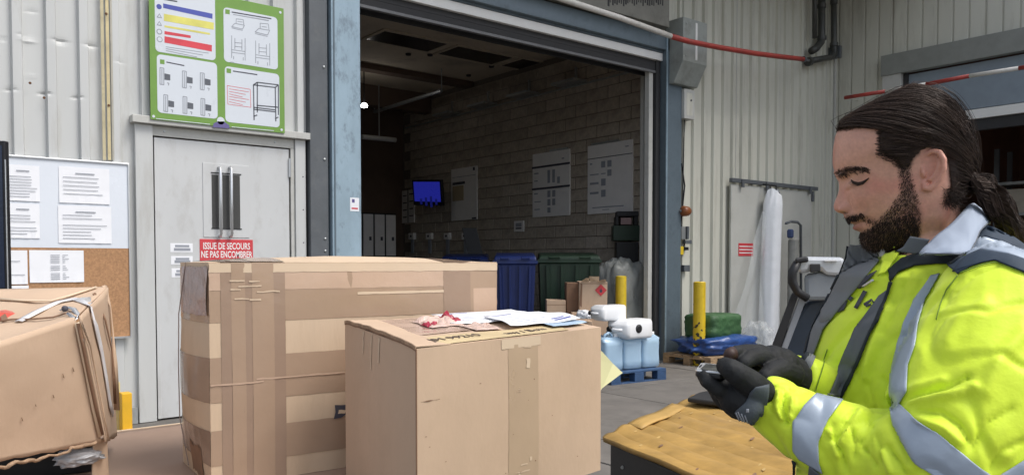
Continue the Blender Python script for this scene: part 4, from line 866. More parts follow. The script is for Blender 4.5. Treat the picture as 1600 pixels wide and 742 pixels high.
# clear bag hung over the bin by the bollard
bagc = atH(968, 450, 11.4); o = blob('bin_liner', bagc-Vector((0, 0, .3)), (.72, .6, 1.35), mat('grey_film', (.42, .44, .42), .3, alpha=.45, bump=.6, bscale=10, bdist=.03), 12, .12, fold=.14, lvl=4, power=4); tag(o, 'tall crumpled clear grey bag behind the inner yellow bollard', 'plastic bag')
# ================================================================ cardboard
card = mat('cardboard', (.54, .39, .272), .80, var=.05, scale=5, bump=.25, bscale=60, dirt=(.45, .32, .215), dscale=4, damt=.45, stretch=(1.2, 1.2, .7), bdist=.003)
cardl = mat('cardboard_light', (.62, .485, .345), .8, var=.05, scale=3, bump=.1, bscale=40)
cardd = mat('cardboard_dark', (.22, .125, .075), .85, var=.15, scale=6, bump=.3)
corr = mat('corrugated_edge', (.33, .22, .14), .9, var=.35, scale=90, bump=.6, bscale=160)
tape = mat('brown_tape', (.385, .272, .19), .18, var=.05, scale=5, bump=.25, bscale=16, bdist=.006)
tape2 = mat('brown_tape_double', (.325, .228, .165), .18, var=.06, scale=5, bump=.25, bscale=16, bdist=.006)
tapec = mat('clear_tape', (.52, .37, .27), .22, var=.04, scale=5, bump=.3, bscale=22, bdist=.005)
def hallbox(lab, x0, x1, yt, yb, d, th, m, group=None, flaps=False, zbot=None):
    a, b = atH(x0, yb, d), atH(x1, yt, d); w = Vector((b.x-a.x, b.y-a.y, 0)); wn = w.normalized(); f = Vector((-wn.y, wn.x, 0)); z0 = a.z if zbot is None else zbot
    t = thing('carton', lab, 'cardboard box', (a.x, a.y, z0), group); o = Vector((a.x, a.y, z0))
    MB().prism([o, o+w, o+w+f*th, o+f*th], (0, 0, b.z-z0)).build('body', m, t, bevel=.006)
    MB().prism([o+w*.0-f*.002+Vector((0, 0, (b.z-z0)*.93)), o+w-f*.002+Vector((0, 0, (b.z-z0)*.93)), o+w+Vector((0, 0, (b.z-z0)*.93)), o+Vector((0, 0, (b.z-z0)*.93))], (0, 0, .006)).build('fold_line', cardd, t)
    return t, o, w, f, b.z
t, o, w, f, zt = hallbox('carton with a red flammable diamond standing in front of the green bin', 905, 949, 440, 487, 10.3, .45, card)
zt0 = zt
dm = o+w*.77-f*.003; dm.z = o.z+(zt-o.z)*.72; wn = w.normalized(); s_ = .078
db = MB().prism([dm+Vector((0, 0, s_)), dm+wn*s_, dm-Vector((0, 0, s_)), dm-wn*s_], -f*.002).build('hazard_label', M['red'], t)
MB().prism([dm-f*.0022+wn*a_+Vector((0, 0, b_2)) for a_, b_2 in ((-.012, -.03), (.012, -.03), (.02, -.008), (.008, .012), (.004, .035), (-.004, .01), (-.018, .0))], -f*.001).build('flame_print', M['ink'], db)
MB().prism([o+w*.02-f*.003+Vector((0, 0, .08)), o+w*.09-f*.003+Vector((0, 0, .06)), o+w*.11-f*.003+Vector((0, 0, .36)), o+w*.05-f*.003+Vector((0, 0, .38))], -f*.002).build('print', cardd, t)
for k, (u, dx, dz) in enumerate(((.2, .06, .05), (.55, -.03, .07), (.8, .05, .03))):
    q0 = o+w*(u-.15)+Vector((0, 0, zt-o.z)); q1 = o+w*(u+.15)+Vector((0, 0, zt-o.z)); MB().hexa([q0, q1, q1+f*.006, q0+f*.006], [q0+Vector((0, 0, dz))-f*.1+wn*dx, q1+Vector((0, 0, dz))-f*.05, q1+Vector((0, 0, dz+.0))-f*.044, q0+Vector((0, 0, dz))-f*.094+wn*dx]).build('flap', cardl, t)
t, o, w, f, zt = hallbox('low carton under the flammable one, partly behind the white canister', 893, 950, 488, 575, 10.25, .5, card, zbot=0)
t, o, w, f, zt = hallbox('shaded carton left of the flammable one, against the blue bin', 854, 884, 469, 560, 10.4, .4, card, zbot=0)
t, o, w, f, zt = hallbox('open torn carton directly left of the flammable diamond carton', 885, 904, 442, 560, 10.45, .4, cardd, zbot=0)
p = atH(913, 492, 9.9); o = blob('crumpled_paper', p, (.17, .15, .11), M['paper'], 21, .3, fold=.4); tag(o, 'crumpled white paper between the front carton and the far cartons', 'paper'); 
t, o, w, f, zt = hallbox('flat carton carrying the crumpled paper behind the front box', 880, 926, 502, 560, 9.95, .35, card, zbot=0)
# ================================================================ packing table
TZ = .885
tb = thing('packing_table', 'brown cardboard-covered packing table carrying the three big cartons', 'table', (.2, 1.9, 0))
tx0, tx1, ty0, ty1 = -1.6, 1.34, 1.40, 2.585
covm = mat('board_cover', (.30, .205, .15), .75, var=.08, scale=3, bump=.1, bscale=25, dirt=(.22, .15, .11), dscale=2, damt=.5)
G = []
for i in range(31):
    row = []
    for j in range(61):
        x = tx0+(tx1-tx0)*j/60; y = ty0+(ty1-ty0)*i/30; row.append(Vector((x, y, TZ+.0015*mnoise.noise(Vector((x*3, y*3, 0))))))
    G.append(row)
MB().grid(G, flip=False).build('cover_sheet', covm, tb, smooth=True, solid=.004)
MB().span((tx0, ty0, TZ-.04), (tx1, ty1, TZ-.006)).build('top', M['wood'], tb, bevel=.003)
MB().span((tx0, ty1+.001, TZ-.045), (tx1, ty1+.012, TZ+.004)).build('edge_strip', cardl, tb)
for x in (tx0+.08, tx1-.08):
    for y in (ty0+.08, ty1-.08): MB().span((x-.03, y-.03, 0), (x+.03, y+.03, TZ-.041)).build('leg', M['colg'], tb, bevel=.003)
for y in (ty0+.08, ty1-.08): MB().span((tx0+.12, y-.02, .25), (tx1-.12, y+.02, .29)).build('stretcher', M['colg'], tb)
# ================================================================ a carton from corner points
def cn(x, y, z, s, amt): return amt*mnoise.noise(Vector((x*s, y*s, z*s)))
class Face:     # bilinear patch with small unevenness, outward normal n
    def __init__(s, a, b, c, d, n=None, bulge=0, seed=0, amp=.0016):     # a bottom-left, b bottom-right, c top-right, d top-left as seen from outside
        s.a, s.b, s.c, s.d = map(Vector, (a, b, c, d)); s.n = (s.b-s.a).cross(s.d-s.a).normalized(); s.bulge = bulge; s.seed = seed; s.amp = amp
    def p(s, u, v, off=0.0):
        q = (s.a*(1-u)+s.b*u)*(1-v)+(s.d*(1-u)+s.c*u)*v
        e = max(0, min(1, min(u, 1-u, v, 1-v)*14)); w = s.bulge*4*u*(1-u)*math.sin(math.pi*min(max(v, 0), 1))
        return q+s.n*(off+w+s.amp*e*(mnoise.noise(q*5+Vector((s.seed, 0, 0)))+.5*mnoise.noise(q*14+Vector((0, s.seed, 0)))))
    def patch(s, u0, v0, u1, v1, off, name, m, par, jag=0, res=.012, seed=0, fold=0):
        nu = max(2, int((s.b-s.a).length*abs(u1-u0)/res)); nv = max(2, int((s.d-s.a).length*abs(v1-v0)/res)); G = []
        for i in range(nv+1):
            row = []
            for j in range(nu+1):
                u = u0+(u1-u0)*j/nu; v = v0+(v1-v0)*i/nv
                if jag:
                    if i in (0, nv): v += jag*mnoise.noise(Vector((u*30, seed+i, 0)))
                    if j in (0, nu): u += jag*mnoise.noise(Vector((v*30, seed+j, 3)))
                o_ = off + (fold*max(0, mnoise.noise(Vector((u*22+seed, v*3, seed)))-.15) if fold else 0)
                row.append(s.p(u, v, o_))
            G.append(row)
        return MB().grid(G).build(name, m, par, smooth=True)
def wr(off, s=0): return off
# ---- big taped carton
FLb = rf(-.672, 1.77, TZ+.002); d1 = (_Rt*.824+_F*.566); d2 = (_Rt*-.566+_F*.824)
FLb = rf((326-800)/1236*1.77, 1.77, TZ+.003)
w1, l1, H1 = .772, .285, .509
FRb = FLb+d1*w1; BLb = FLb+d2*l1; BRb = FRb+d2*l1; up = Vector((0, 0, 1))
bc = thing('carton', 'largest carton, wrapped in many bands of brown tape, in front of the white door', 'cardboard box', (FLb.x, FLb.y, TZ), 'cartons on the packing table')
cm2 = mat('cardboard_pale', (.58, .44, .305), .8, var=.06, scale=7, bump=.28, bscale=60, dirt=(.47, .34, .23), dscale=5, damt=.5, stretch=(1.6, 1.6, .4), bdist=.003)
f1 = Face(FLb, FRb, FRb+up*H1, FLb+up*H1, bulge=.006, seed=1)
f2 = Face(BLb, FLb, FLb+up*H1, BLb+up*H1, bulge=.022, seed=2)
f3 = Face(BRb, BLb, BLb+up*H1, BRb+up*H1, seed=3); f4 = Face(FRb, BRb, BRb+up*H1, FRb+up*H1, bulge=.004, seed=4)
ft = Face(FLb+up*H1, FRb+up*H1, BRb+up*H1, BLb+up*H1, bulge=.016, seed=5)
for nm, f_ in (('front_panel', f1), ('side_panel', f2), ('back_panel', f3), ('side_panel', f4), ('top_panel', ft)): f_.patch(0, 0, 1, 1, 0, nm, cm2, bc, res=.02)
# tape bands (front): a vertical wrap at each end, horizontal wraps round the whole carton
def vF(y, x=450):      # photo row on the front face at photo column x -> v
    best = min(range(0, 401), key=lambda k: abs(_row(f1, _ucol(x), k/400)-y)); return best/400
def _proj(p):
    d = p-C0; z = d.dot(_f); return PX0+FPX*d.dot(_Rt)/z, PY0-FPX*d.dot(_u)/z
def _row(F_, u, v): return _proj(F_.p(u, v))[1]
def _ucol(x, F_=f1): return min(range(0, 401), key=lambda k: abs(_proj(F_.p(k/400, .6))[0]-x))/400
u445, u694, u735 = _ucol(447), _ucol(694), _ucol(735)
bands = [(vF(500), vF(419), .0008), (vF(618), vF(552), .0008), (vF(712), vF(660), .0008)]
for k, (a, b, o) in enumerate(bands):
    f1.patch(.0, a, 1, b, o, 'tape_band', tape, bc, fold=.0014, seed=k+1, jag=.002)
    f2.patch(.0, a, 1, b, o, 'tape_band', tape2 if k else tape, bc, fold=.003, seed=k+5, jag=.002)
f1.patch(.0, vF(452), u694, vF(420), .0013, 'tape_band', tapec, bc, fold=.001, seed=7, jag=.002)
for (a, b, mm, of) in ((_ucol(346), u445, tape2, .0016), (_ucol(362), _ucol(384), tape, .0020), (u694, u735, tape2, .0016), (_ucol(394), _ucol(428), tape, .0022)):
    f1.patch(a, 0, b, 1, of, 'tape_wrap', mm, bc, fold=.0014, seed=a*9, jag=.001); ft.patch(a, 0, b, 1, of, 'tape_wrap', mm, bc, fold=.001, seed=a*9)
f1.patch(_ucol(740), 0, .998, vF(450, 750), .0012, 'tape_wrap', tapec, bc, fold=.001, seed=4)
f1.patch(_ucol(400), vF(589), _ucol(540), vF(586.5), .0030, 'tape_crease', tapec, bc, jag=.004, seed=3)
f1.patch(.0, vF(593), _ucol(410), vF(590.5), .0032, 'tape_crease', tapec, bc, jag=.005, seed=5)
f1.patch(_ucol(560), vF(459, 600), u694, vF(455, 600), .0018, 'bare_strip', cardl, bc, jag=.002, seed=6)
f1.patch(.0, .955, 1, .995, .0021, 'top_crease', cardl, bc, jag=.004, seed=8)
# creased folded corner film at the upper left
f2.patch(.1, vF(490), 1, vF(416), .0022, 'film_patch', mat('dull_film', (.33, .24, .22), .22, var=.2, scale=14, bump=.8, bscale=18, bdist=.01), bc, fold=.008, seed=14, jag=.01)
f2.patch(.45, .02, .8, .16, .0022, 'dark_tear', cardd, bc, jag=.03, seed=9)
for k in range(7):
    a = R_.uniform(.05, .2); b = R_.uniform(.82, .93); f1.patch(a, b, a+R_.uniform(.03, .07), b+.006, .0034, 'tape_wrinkle', cardl, bc, jag=.004, seed=k)
mk_ = (_ucol(522), vF(652, 528)); f1.patch(mk_[0], mk_[1], _ucol(540), vF(632, 530), .0028, 'printed_mark', M['ink'], bc, jag=.02, seed=2)
f1.patch(_ucol(526), vF(645, 530), _ucol(537), vF(640, 530), .0032, 'printed_mark', cardl, bc, jag=.01, seed=5)
MB().tube([f2.p(.25, 1, .003), f2.p(.2, .75, .008), f2.p(.3, .5, .006), f2.p(.2, .25, .008), f2.p(.3, .02, .004)], .0012, 6).build('strap', mat('film_edge', (.25, .19, .16), .3), bc)
# ---- front carton
Zb = TZ+.003
FLt, FRt, BRt, BLt = atH(650, 545, 1.50), atH(939, 511, 1.925), atH(806, 485, 2.245), atH(539, 504, 1.825)
def dn(p): return Vector((p.x, p.y, Zb))
fc = thing('carton', 'plain brown carton in front, papers and torn tape on its top', 'cardboard box', (FLt.x, FLt.y, TZ), 'cartons on the packing table')
g1 = Face(dn(FLt), dn(FRt), FRt, FLt, bulge=.003, seed=11); g2 = Face(dn(BLt), dn(FLt), FLt, BLt, bulge=.004, seed=12); g3 = Face(dn(BRt), dn(BLt), BLt, BRt, seed=13); g4 = Face(dn(FRt), dn(BRt), BRt, FRt, seed=14)
gt_ = Face(FLt, FRt, BRt, BLt, bulge=.004, seed=15, amp=.003)
for nm, f_ in (('front_panel', g1), ('side_panel', g2), ('back_panel', g3), ('side_panel', g4), ('top_panel', gt_)): f_.patch(0, 0, 1, 1, 0, nm, card, fc, res=.02)
# top flap edge: the corrugation shows along the left edge where the flap has lifted
def strip(pts, w, nm, m, par):
    G = [[Vector(p), Vector(p)+Vector(w)] for p in pts]; return MB().grid(G).build(nm, m, par, solid=.0015)
E = [BLt.lerp(FLt, t_) for t_ in np.linspace(0, 1, 24)]
lift = lambda t_: .004+.007*math.sin(math.pi*t_)**.5*(1+.5*mnoise.noise(Vector((t_*9, 0, 0))))
strip([p+g2.n*.0006+up*lift(i/23) for i, p in enumerate(E)], (0, 0, -.006), 'flap_edge', corr, fc)
MB().grid([[p+up*lift(i/23), p+up*.001+(FRt-FLt).normalized()*.09] for i, p in enumerate(E)]).build('lifted_flap', card, fc, solid=.002)
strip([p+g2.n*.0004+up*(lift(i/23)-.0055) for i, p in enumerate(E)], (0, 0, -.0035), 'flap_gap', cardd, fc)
MB().tube([g1.p(.0, v, .0005) for v in np.linspace(.3, 1, 12)], .0016, 6).build('corner_crease', cardd, fc)
# tapes on the front carton
g1.patch(.435, 0, .60, .955, .0007, 'clear_tape', mat('clear_tape_on_card', (.46, .335, .225), .3, var=.04, bump=.2, bscale=20), fc, fold=.0012, seed=3, jag=.002)
g1.patch(.40, .935, .615, .995, .0010, 'clear_tape', cardl, fc, fold=.0006, seed=4, jag=.003)
for (a, b, c, d_) in ((.475, .66, .50, .664), (.475, .672, .497, .676), (.478, .684, .495, .688), (.50, .19, .535, .20), (.545, .21, .56, .235), (.47, .15, .55, .156), (.49, .10, .50, .14), (.52, .93, .56, .936), (.53, .80, .55, .86)):
    g1.patch(a, b, c, d_, .0018, 'tape_wrinkle', cardl, fc, jag=.006, seed=a*50, res=.004)
for (a, b) in ((.30, .86), (.42, .78), (.53, .84)): g2.patch(a, b, a+.015, .99, .0012, 'tape_wrinkle', cardl, fc, jag=.01, seed=a*20, res=.004)
R9 = random.Random(9)
for k in range(12):
    a, b = R9.uniform(.03, .95), R9.uniform(.1, .9); g1.patch(a, b, a+R9.uniform(.003, .008), b+R9.uniform(.003, .006), .0010, 'scuff', cardd, fc, res=.002, jag=.004, seed=k)
g1.patch(.02, .70, .10, .703, .0009, 'scuff', cardd, fc, jag=.006, res=.004)
# yellow address tape on the top front edge with hand writing
gt_.patch(.02, .01, .80, .22, .0022, 'label_tape', mat('cream_tape', (.60, .47, .27), .5, var=.06, bump=.2), fc, jag=.004, seed=6)
gt_.patch(.0, .30, .52, .93, .0016, 'clear_tape', mat('shiny_tape', (.46, .33, .26), .12, var=.08, scale=8, bump=.6, bscale=14, bdist=.008), fc, fold=.004, seed=8, jag=.01)
def write_on(F_, u, v, s, size, m, par, width=None, off=.0032, name='handwriting'):
    o_ = F_.p(u, v, off); X = (F_.p(u+.02, v, off)-F_.p(u-.02, v, off)); U = (F_.p(u, v+.03, off)-F_.p(u, v-.03, off)); return text(s, size, frame(o_, X, U), m, par, width=width, name=name, bold=.0)
Lt = (FRt-FLt).length
inkb = mat('marker_ink', (.10, .07, .06), .7, bump=0)
write_on(gt_, .22, .11, 'JM 99210', .034, inkb, fc, Lt*.24); write_on(gt_, .55, .11, 'Rosny / Bois', .034, inkb, fc, Lt*.30)
# papers, red tape scrap
def flatpaper(name, lab, cat, F_, pts, off, m, curl=0, prints=(), res=10):
    P = [Vector((u, v, 0)) for u, v in pts]; t = thing(name, lab, cat, tuple(F_.p(P[0].x, P[0].y, off))); G = []
    def q(s, r):
        a = P[0].lerp(P[1], s); b = P[3].lerp(P[2], s); c = a.lerp(b, r); lift = curl*((max(0, s-.6)/.4)**2+(max(0, .3-s)/.3)**2*.6)*(.5+.5*math.sin(r*5)) + .002*mnoise.noise(Vector((s*3, r*3, off*900))); return c, lift
    for i in range(res+1):
        row = []
        for j in range(res+1): c, l = q(j/res, i/res); row.append(F_.p(c.x, c.y, off+.002+l))
        G.append(row)
    MB().grid(G).build('paper', m, t, smooth=True, solid=.0006)
    for (s0, r0, s1, r1, mm) in prints:
        G = []
        for i in range(4):
            row = []
            for j in range(6): c, l = q(s0+(s1-s0)*j/5, r0+(r1-r0)*i/3); row.append(F_.p(c.x, c.y, off+.0026+l))
            G.append(row)
        MB().grid(G).build('print', mm, t)
    return t
lines = [(.08, .2+.12*k, .55+.3*((k*7) % 3)/3, .225+.12*k, M['inkg']) for k in range(5)]+[(.08, .86, .4, .9, M['blue'])]
flatpaper('delivery_note', 'white printed delivery note lying at the back of the front carton', 'paper', gt_, [(.36, .50), (.86, .42), (.93, .93), (.44, .98)], .004, M['paper'], .008, lines)
flatpaper('delivery_note', 'white delivery note with blue print overhanging the right edge of the front carton', 'paper', gt_, [(.55, .20), (.97, .17), (1.0, .70), (.60, .62)], .008, M['paper'], .010, lines+[(.70, .12, .95, .18, M['blue']), (.7, .22, .9, .27, M['blue'])])
flatpaper('document_pouch', 'pale blue document pouch under the right delivery note', 'document pouch', gt_, [(.74, .08), (.97, .10), (.98, .34), (.74, .32)], .0055, mat('pale_blue_paper', (.45, .58, .72), .4), .002)
rt = thing('torn_tape', 'crumpled red and clear torn tape in the middle of the front carton', 'torn tape', tuple(gt_.p(.36, .6, 0)))
redt = mat('red_tape', (.36, .02, .05), .25, var=.15, bump=.4)
pinkf = mat('pinkish_film', (.62, .45, .38), .18, var=.15, scale=20, bump=.6, bscale=25, bdist=.005)
def crumple(F_, u, v, su, sv, h, seed, nm, m, par):
    G = []
    for i in range(13):
        row = []
        for j in range(15): a, b = j/14, i/12; e = math.sin(math.pi*a)*math.sin(math.pi*b); row.append(F_.p(u+su*(a-.5)+.01*mnoise.noise(Vector((a*4, b*4, seed))), v+sv*(b-.5)+.03*mnoise.noise(Vector((a*4, b*4, seed+5))), .004+h*e**.5*(.35+abs(mnoise.noise(Vector((a*3.5+seed, b*3.5, seed)))*1.9))))
        G.append(row)
    MB().grid(G).build(nm, m, par)
crumple(gt_, .34, .62, .18, .30, .014, 1, 'film', pinkf, rt); crumple(gt_, .42, .66, .10, .22, .017, 5, 'red_strip', redt, rt); crumple(gt_, .28, .56, .07, .12, .011, 8, 'red_strip', redt, rt); crumple(gt_, .46, .36, .14, .22, .009, 12, 'film', pinkf, rt)
# yellow sheet tucked behind the right corner of the front carton
a, b, c, d_ = atH(938, 560, 2.10), atH(973, 580, 2.17), atH(930, 622, 2.12), atH(938, 545, 2.13)
t = thing('yellow_note', 'pale yellow sheet sticking out behind the right side of the front carton', 'paper', tuple(a))
P = [atH(925, 560, 2.10), atH(925, 630, 2.09), atH(941, 606, 2.13), atH(973, 582, 2.18), atH(958, 568, 2.17), atH(940, 548, 2.13)]
MB().prism(P, _F*.0015).build('paper', mat('note_yellow', (.66, .64, .36), .7, var=.04), t)
# ---- crushed carton on the left
cc = thing('carton', 'crushed torn carton at the left edge with a red label and white tape on top', 'cardboard box', (.1, 1.8, TZ), 'cartons on the packing table')
dL = 1.75
A1, A2 = atH(-120, 575, 1.45), atH(117, 497, 1.72)      # front top edge
B1_, B2_ = atH(-120, 455, 2.05), atH(168, 449, 2.12)      # back top edge
C1, C2 = atH(-120, 742, 1.50), atH(158, 690, 1.82)      # front bottom (torn)
D2_ = atH(182, 680, 2.14)
def warp(F_, nm, m, amp, n=26, seed=0, jagb=0, jagt=0):
    G = []
    for i in range(n+1):
        row = []
        for j in range(n+1):
            u, v = j/n, i/n; q = F_.p(u, v, 0); e = min(1, 6*min(u, 1-u, v, 1-v)); 
            q = q+F_.n*(amp*e*(mnoise.noise(q*4+Vector((seed, 0, 0)))+.4*mnoise.noise(q*11)))
            if i == 0 and jagb: q = q+up*(jagb*mnoise.noise(Vector((u*14, seed, 0)))+jagb*.5*mnoise.noise(Vector((u*45, seed, 0))))
            row.append(q)
        G.append(row)
    return MB().grid(G).build(nm, m, cc, smooth=True, solid=.004)
fl = Face(C1, C2, A2, A1, bulge=.004, seed=31, amp=.003); warp(fl, 'front_panel', card, .006, seed=1, jagb=.006)
A3 = A2+(A2-A1).normalized()*.012
sd = Face(C2+_Rt*.01, D2_, B2_, A3, bulge=.004, seed=32, amp=.004); warp(sd, 'side_panel', card, .008, seed=4, jagb=.01)
tp = Face(A1, A2, B2_, B1_, bulge=-.012, seed=33, amp=.003); warp(tp, 'top_panel', card, .014, seed=8)
# black block standing in for the dark inside behind the torn gap; lower body
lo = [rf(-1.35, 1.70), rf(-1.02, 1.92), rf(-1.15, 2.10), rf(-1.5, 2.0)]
MB().prism([Vector((p.x, p.y, TZ+.004)) for p in lo], (0, 0, .14)).build('dark_inside', M['black'], cc)
G = [[atH(x, y+6*math.sin(x*.12)+(k*26), 1.70+x*.0008) for x in range(-60, 165, 6)] for k, y in enumerate((745, 745))]
lowf = Face(atH(-120, 830, 1.56), atH(150, 790, 1.83), atH(150, 742, 1.83), atH(-120, 760, 1.56), seed=40); warp(lowf, 'lower_flap', cardd, .006, seed=12)
crn = Face(atH(140, 800, 1.84), atH(172, 790, 1.88), atH(166, 680, 1.86), atH(146, 694, 1.82), seed=41); warp(crn, 'torn_corner', card, .01, seed=15, jagb=.01)
# torn rim, dark splits, corner folds
from mathutils.bvhtree import BVHTree
def _bv(o): return BVHTree.FromPolygons([v.co+Vector(cc.location) for v in o.data.vertices], [tuple(p.vertices) for p in o.data.polygons])
cbv = [_bv(o) for o in cc.children if o.name.split('.')[0] in ('front_panel', 'side_panel', 'top_panel')]
def rib(pts, w, nm, m, par=cc, th=.002, snap=True): # ribbon along photo points (x, y, depth)
    P = []; G = []; NN = []
    for x_, y_, d_ in pts:
        r_ = ray(x_, y_).normalized(); hits = [h for h in (b_.ray_cast(C0, r_, 4) for b_ in cbv) if h[0]]
        hb2 = min(hits, key=lambda h: h[3]) if hits and snap else None
        nn_ = (hb2[1] if hb2[1].dot(r_) < 0 else -hb2[1]) if hb2 else -_F
        P.append(hb2[0]+nn_*(.004+th) if hb2 else atH(x_, y_, d_)); NN.append(nn_)
    for i, p in enumerate(P):
        t_ = (P[min(i+1, len(P)-1)]-P[max(i-1, 0)]).normalized(); s_ = t_.cross(NN[i]).normalized(); ww = w*(1+.5*mnoise.noise(p*30)); G.append([p-s_*ww/2, p+NN[i]*.002, p+s_*ww/2])
    return MB().grid(G).build(nm, m, par, smooth=True, solid=th)
rib([(x, 729-(x/155.)*34+2.5*mnoise.noise(Vector((x*.06, 0, 0)))*2+1.5*mnoise.noise(Vector((x*.3, 0, 0)))-(5 if x > 110 else 0), 1.60+x*.0012) for x in range(-20, 156, 4)], .0065, 'torn_rim', corr, snap=False)
scf = mat('card_scuff', (.38, .27, .18), .9)
for k_ in range(5): rib([(x_+q*.3, y_+q, 1.5) for x_, y_ in ((R_.uniform(5, 135), R_.uniform(545, 700)),) for q in (0, 2, R_.uniform(3, 9))], R_.uniform(.0006, .0018), 'scuff', scf, th=.0004)
rib([(117, 503, 1.70), (124, 540, 1.72), (132, 580, 1.74), (142, 630, 1.77), (154, 680, 1.80)], .010, 'corner_fold', cardl)
rib([(122, 505, 1.715), (131, 545, 1.735), (140, 590, 1.755), (150, 635, 1.78), (160, 678, 1.81)], .007, 'corner_split', cardd)
rib([(126, 502, 1.71), (136, 540, 1.73), (146, 590, 1.75), (156, 640, 1.78), (164, 684, 1.81)], .006, 'corner_fold', card)
whs = mat('white_plastic_strip', (.70, .69, .70), .35, var=.08, scale=20, bump=.5, bscale=30)
rib([(128, 470, 1.83), (138, 484, 1.86), (147, 515, 1.88), (154, 545, 1.90), (162, 590, 1.93), (168, 630, 1.97), (172, 645, 1.99)], .030, 'white_strip', whs)
rib([(148, 462, 1.95), (160, 500, 1.97), (170, 545, 2.0), (178, 590, 2.02), (180, 630, 2.05)], .007, 'side_split', cardd)
rib([(163, 450, 2.04), (168, 480, 2.05), (172, 520, 2.06), (180, 570, 2.07), (183, 640, 2.09)], .012, 'rear_fold', card)
rib([(30, 506, 1.80), (60, 490, 1.83), (90, 476, 1.86), (118, 470, 1.88)], .024, 'white_strip', whs)
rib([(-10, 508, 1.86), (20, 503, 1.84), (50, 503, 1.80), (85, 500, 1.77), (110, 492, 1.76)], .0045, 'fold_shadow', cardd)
rib([(-10, 470, 2.0), (40, 473, 1.95), (80, 474, 1.93), (120, 462, 1.96), (150, 452, 2.02)], .012, 'fold_crease', cardl)
rib([(98, 490, 1.745), (108, 486, 1.75), (116, 488, 1.75), (123, 493, 1.74), (118, 499, 1.72), (108, 495, 1.72)], .009, 'clip_film', mat('clip_silver', (.6, .62, .66), .2, metal=.4), th=.004)
MB().lathe([(.006, 0), (.007, .006), (.003, .010)], atH(103, 482, 1.745), 10, -_F).build('staple_knob', M['ink'], cc)
P = [atH(-20, 505, 1.78), atH(-8, 488, 1.80), atH(8, 485, 1.86), atH(36, 492, 1.84), (atH(30, 506, 1.79)), atH(8, 516, 1.76)]
MB().prism(P, up*.002).build('red_label', mat('red_label', (.55, .08, .05), .35, var=.15, scale=30), cc)
P = [atH(2, 497, 1.79), atH(10, 492, 1.80), atH(14, 500, 1.78), atH(6, 505, 1.77)]; MB().prism([p-_F*.004+up*.003 for p in P], up*.001).build('label_print', cardd, cc)
o = blob('lining_bag', atH(122, 714, 1.81), (.085, .05, .032), filmt if 0 else mat('grey_liner', (.42, .42, .43), .3, var=.2, bump=.6, bscale=20), 31, .3, fold=.4, flat=False); o.parent = cc; o.location = -Vector(cc.location)
# ================================================================ yellow decked cart
dk = thing('platform_cart', 'low black cart with a worn mustard yellow wavy deck, in front of the man', 'cart', (2.3, 1.9, 0))
DZ = .75
Pa, Pb = onZ(942, 686, DZ), onZ(1072, 627, DZ); ex = (Pb-Pa).normalized(); ey = Vector((-.29, -.957, 0))    # ey towards the camera
LX, LYY = 1.12, 1.0
deckm = mat('mustard_deck', (.37, .222, .058), .65, var=.3, scale=7, bump=.5, bscale=30, dirt=(.27, .17, .07), dscale=3.4, damt=.75)
G = []
for i in range(61):
    row = []
    for j in range(201):
        a, b = j/200, i/60
        h = .0032*math.sin(6.283*(a*8+.12*math.sin(b*4)))-.0035*math.exp(-((((a*8+.12*math.sin(b*4)) % 1)-.75)/.07)**2)*(.5+mnoise.noise(Vector((a*6, b*9, 4))))+.003*math.sin(a*11+b*2) + .004*mnoise.noise(Vector((a*3, b*4, 0)))+.0015*mnoise.noise(Vector((a*14, b*14, 2)))
        if b < .10: h += .008*max(0, math.sin(a*9-.6))*(1-b/.10)
        e = .012*mnoise.noise(Vector((a*12, 0, 7)))*(1 if i == 0 else 0)
        row.append(Pa+ex*LX*a+ey*(LYY*b+e)+up*h)
    G.append(row)
MB().grid(G, flip=True).build('deck', deckm, dk, smooth=True, solid=.018)
wear = mat('deck_scuff', (.50, .34, .13), .7, var=.2); R5 = random.Random(5)
for k in range(26):
    a, b = R5.uniform(.05, .8), R5.uniform(.06, .8); i, j = int(b*60), int(a*200); c = G[i][j]; l_, w_ = R5.uniform(.006, .03), R5.uniform(.003, .007); 
    P = [c+ex*l_*math.cos(t_)*(1+.5*mnoise.noise(Vector((t_, k, 0))))+ey*w_*math.sin(t_)*(1+.6*mnoise.noise(Vector((t_*2, k, 3))))+up*.0105 for t_ in np.linspace(0, 2*math.pi, 11)[:-1]]
    MB().prism(P, up*.0008).build('scuff', wear if k % 3 else cardd, dk)
# frayed lighter fold at the far corner
MB().grid([[Pa+ex*(.24+.5*u/8.)+ey*(-.01+.035*v)+up*(.013+.004*math.sin(u*.9)) for u in range(9)] for v in range(4)]).build('raised_lip', mat('mustard_light', (.46, .285, .085), .6, var=.1), dk, smooth=True, solid=.004)
c0_ = Pa+ex*.03+ey*.03; MB().prism([Vector((p.x, p.y, DZ-.16)) for p in (c0_, c0_+ex*(LX-.06), c0_+ex*(LX-.06)+ey*(LYY-.06), c0_+ey*(LYY-.06))], (0, 0, .145)).build('frame', M['black'], dk, bevel=.006)
for a in (.08, LX-.12):
    for b in (.08, LYY-.12):
        q = Pa+ex*a+ey*b; MB().span((q.x-.03, q.y-.03, .16), (q.x+.03, q.y+.03, DZ-.161)).build('leg', M['black'], dk); MB().lathe([(.075, -.02), (.08, -.01), (.08, .01), (.075, .02)], (q.x, q.y, .08), 18, ex).build('wheel', M['blackr'], dk); MB().span((q.x-.02, q.y-.02, .085), (q.x+.02, q.y+.02, .16)).build('caster_fork', M['galv'], dk)
for k in range(4): q = Pa+ey*(.12+.2*k)+up*-.07; MB().lathe([(.007, 0), (.006, .006)], Vector((q.x, q.y, DZ-.08))+ex*.03, 8, -ex).build('rivet', M['galv'], dk)
o = MB(); Pc = [onZ(x, y, DZ+.03) for x, y in ((1074, 628), (1092, 619), (1128, 612), (1165, 616), (1165, 632), (1120, 634))]
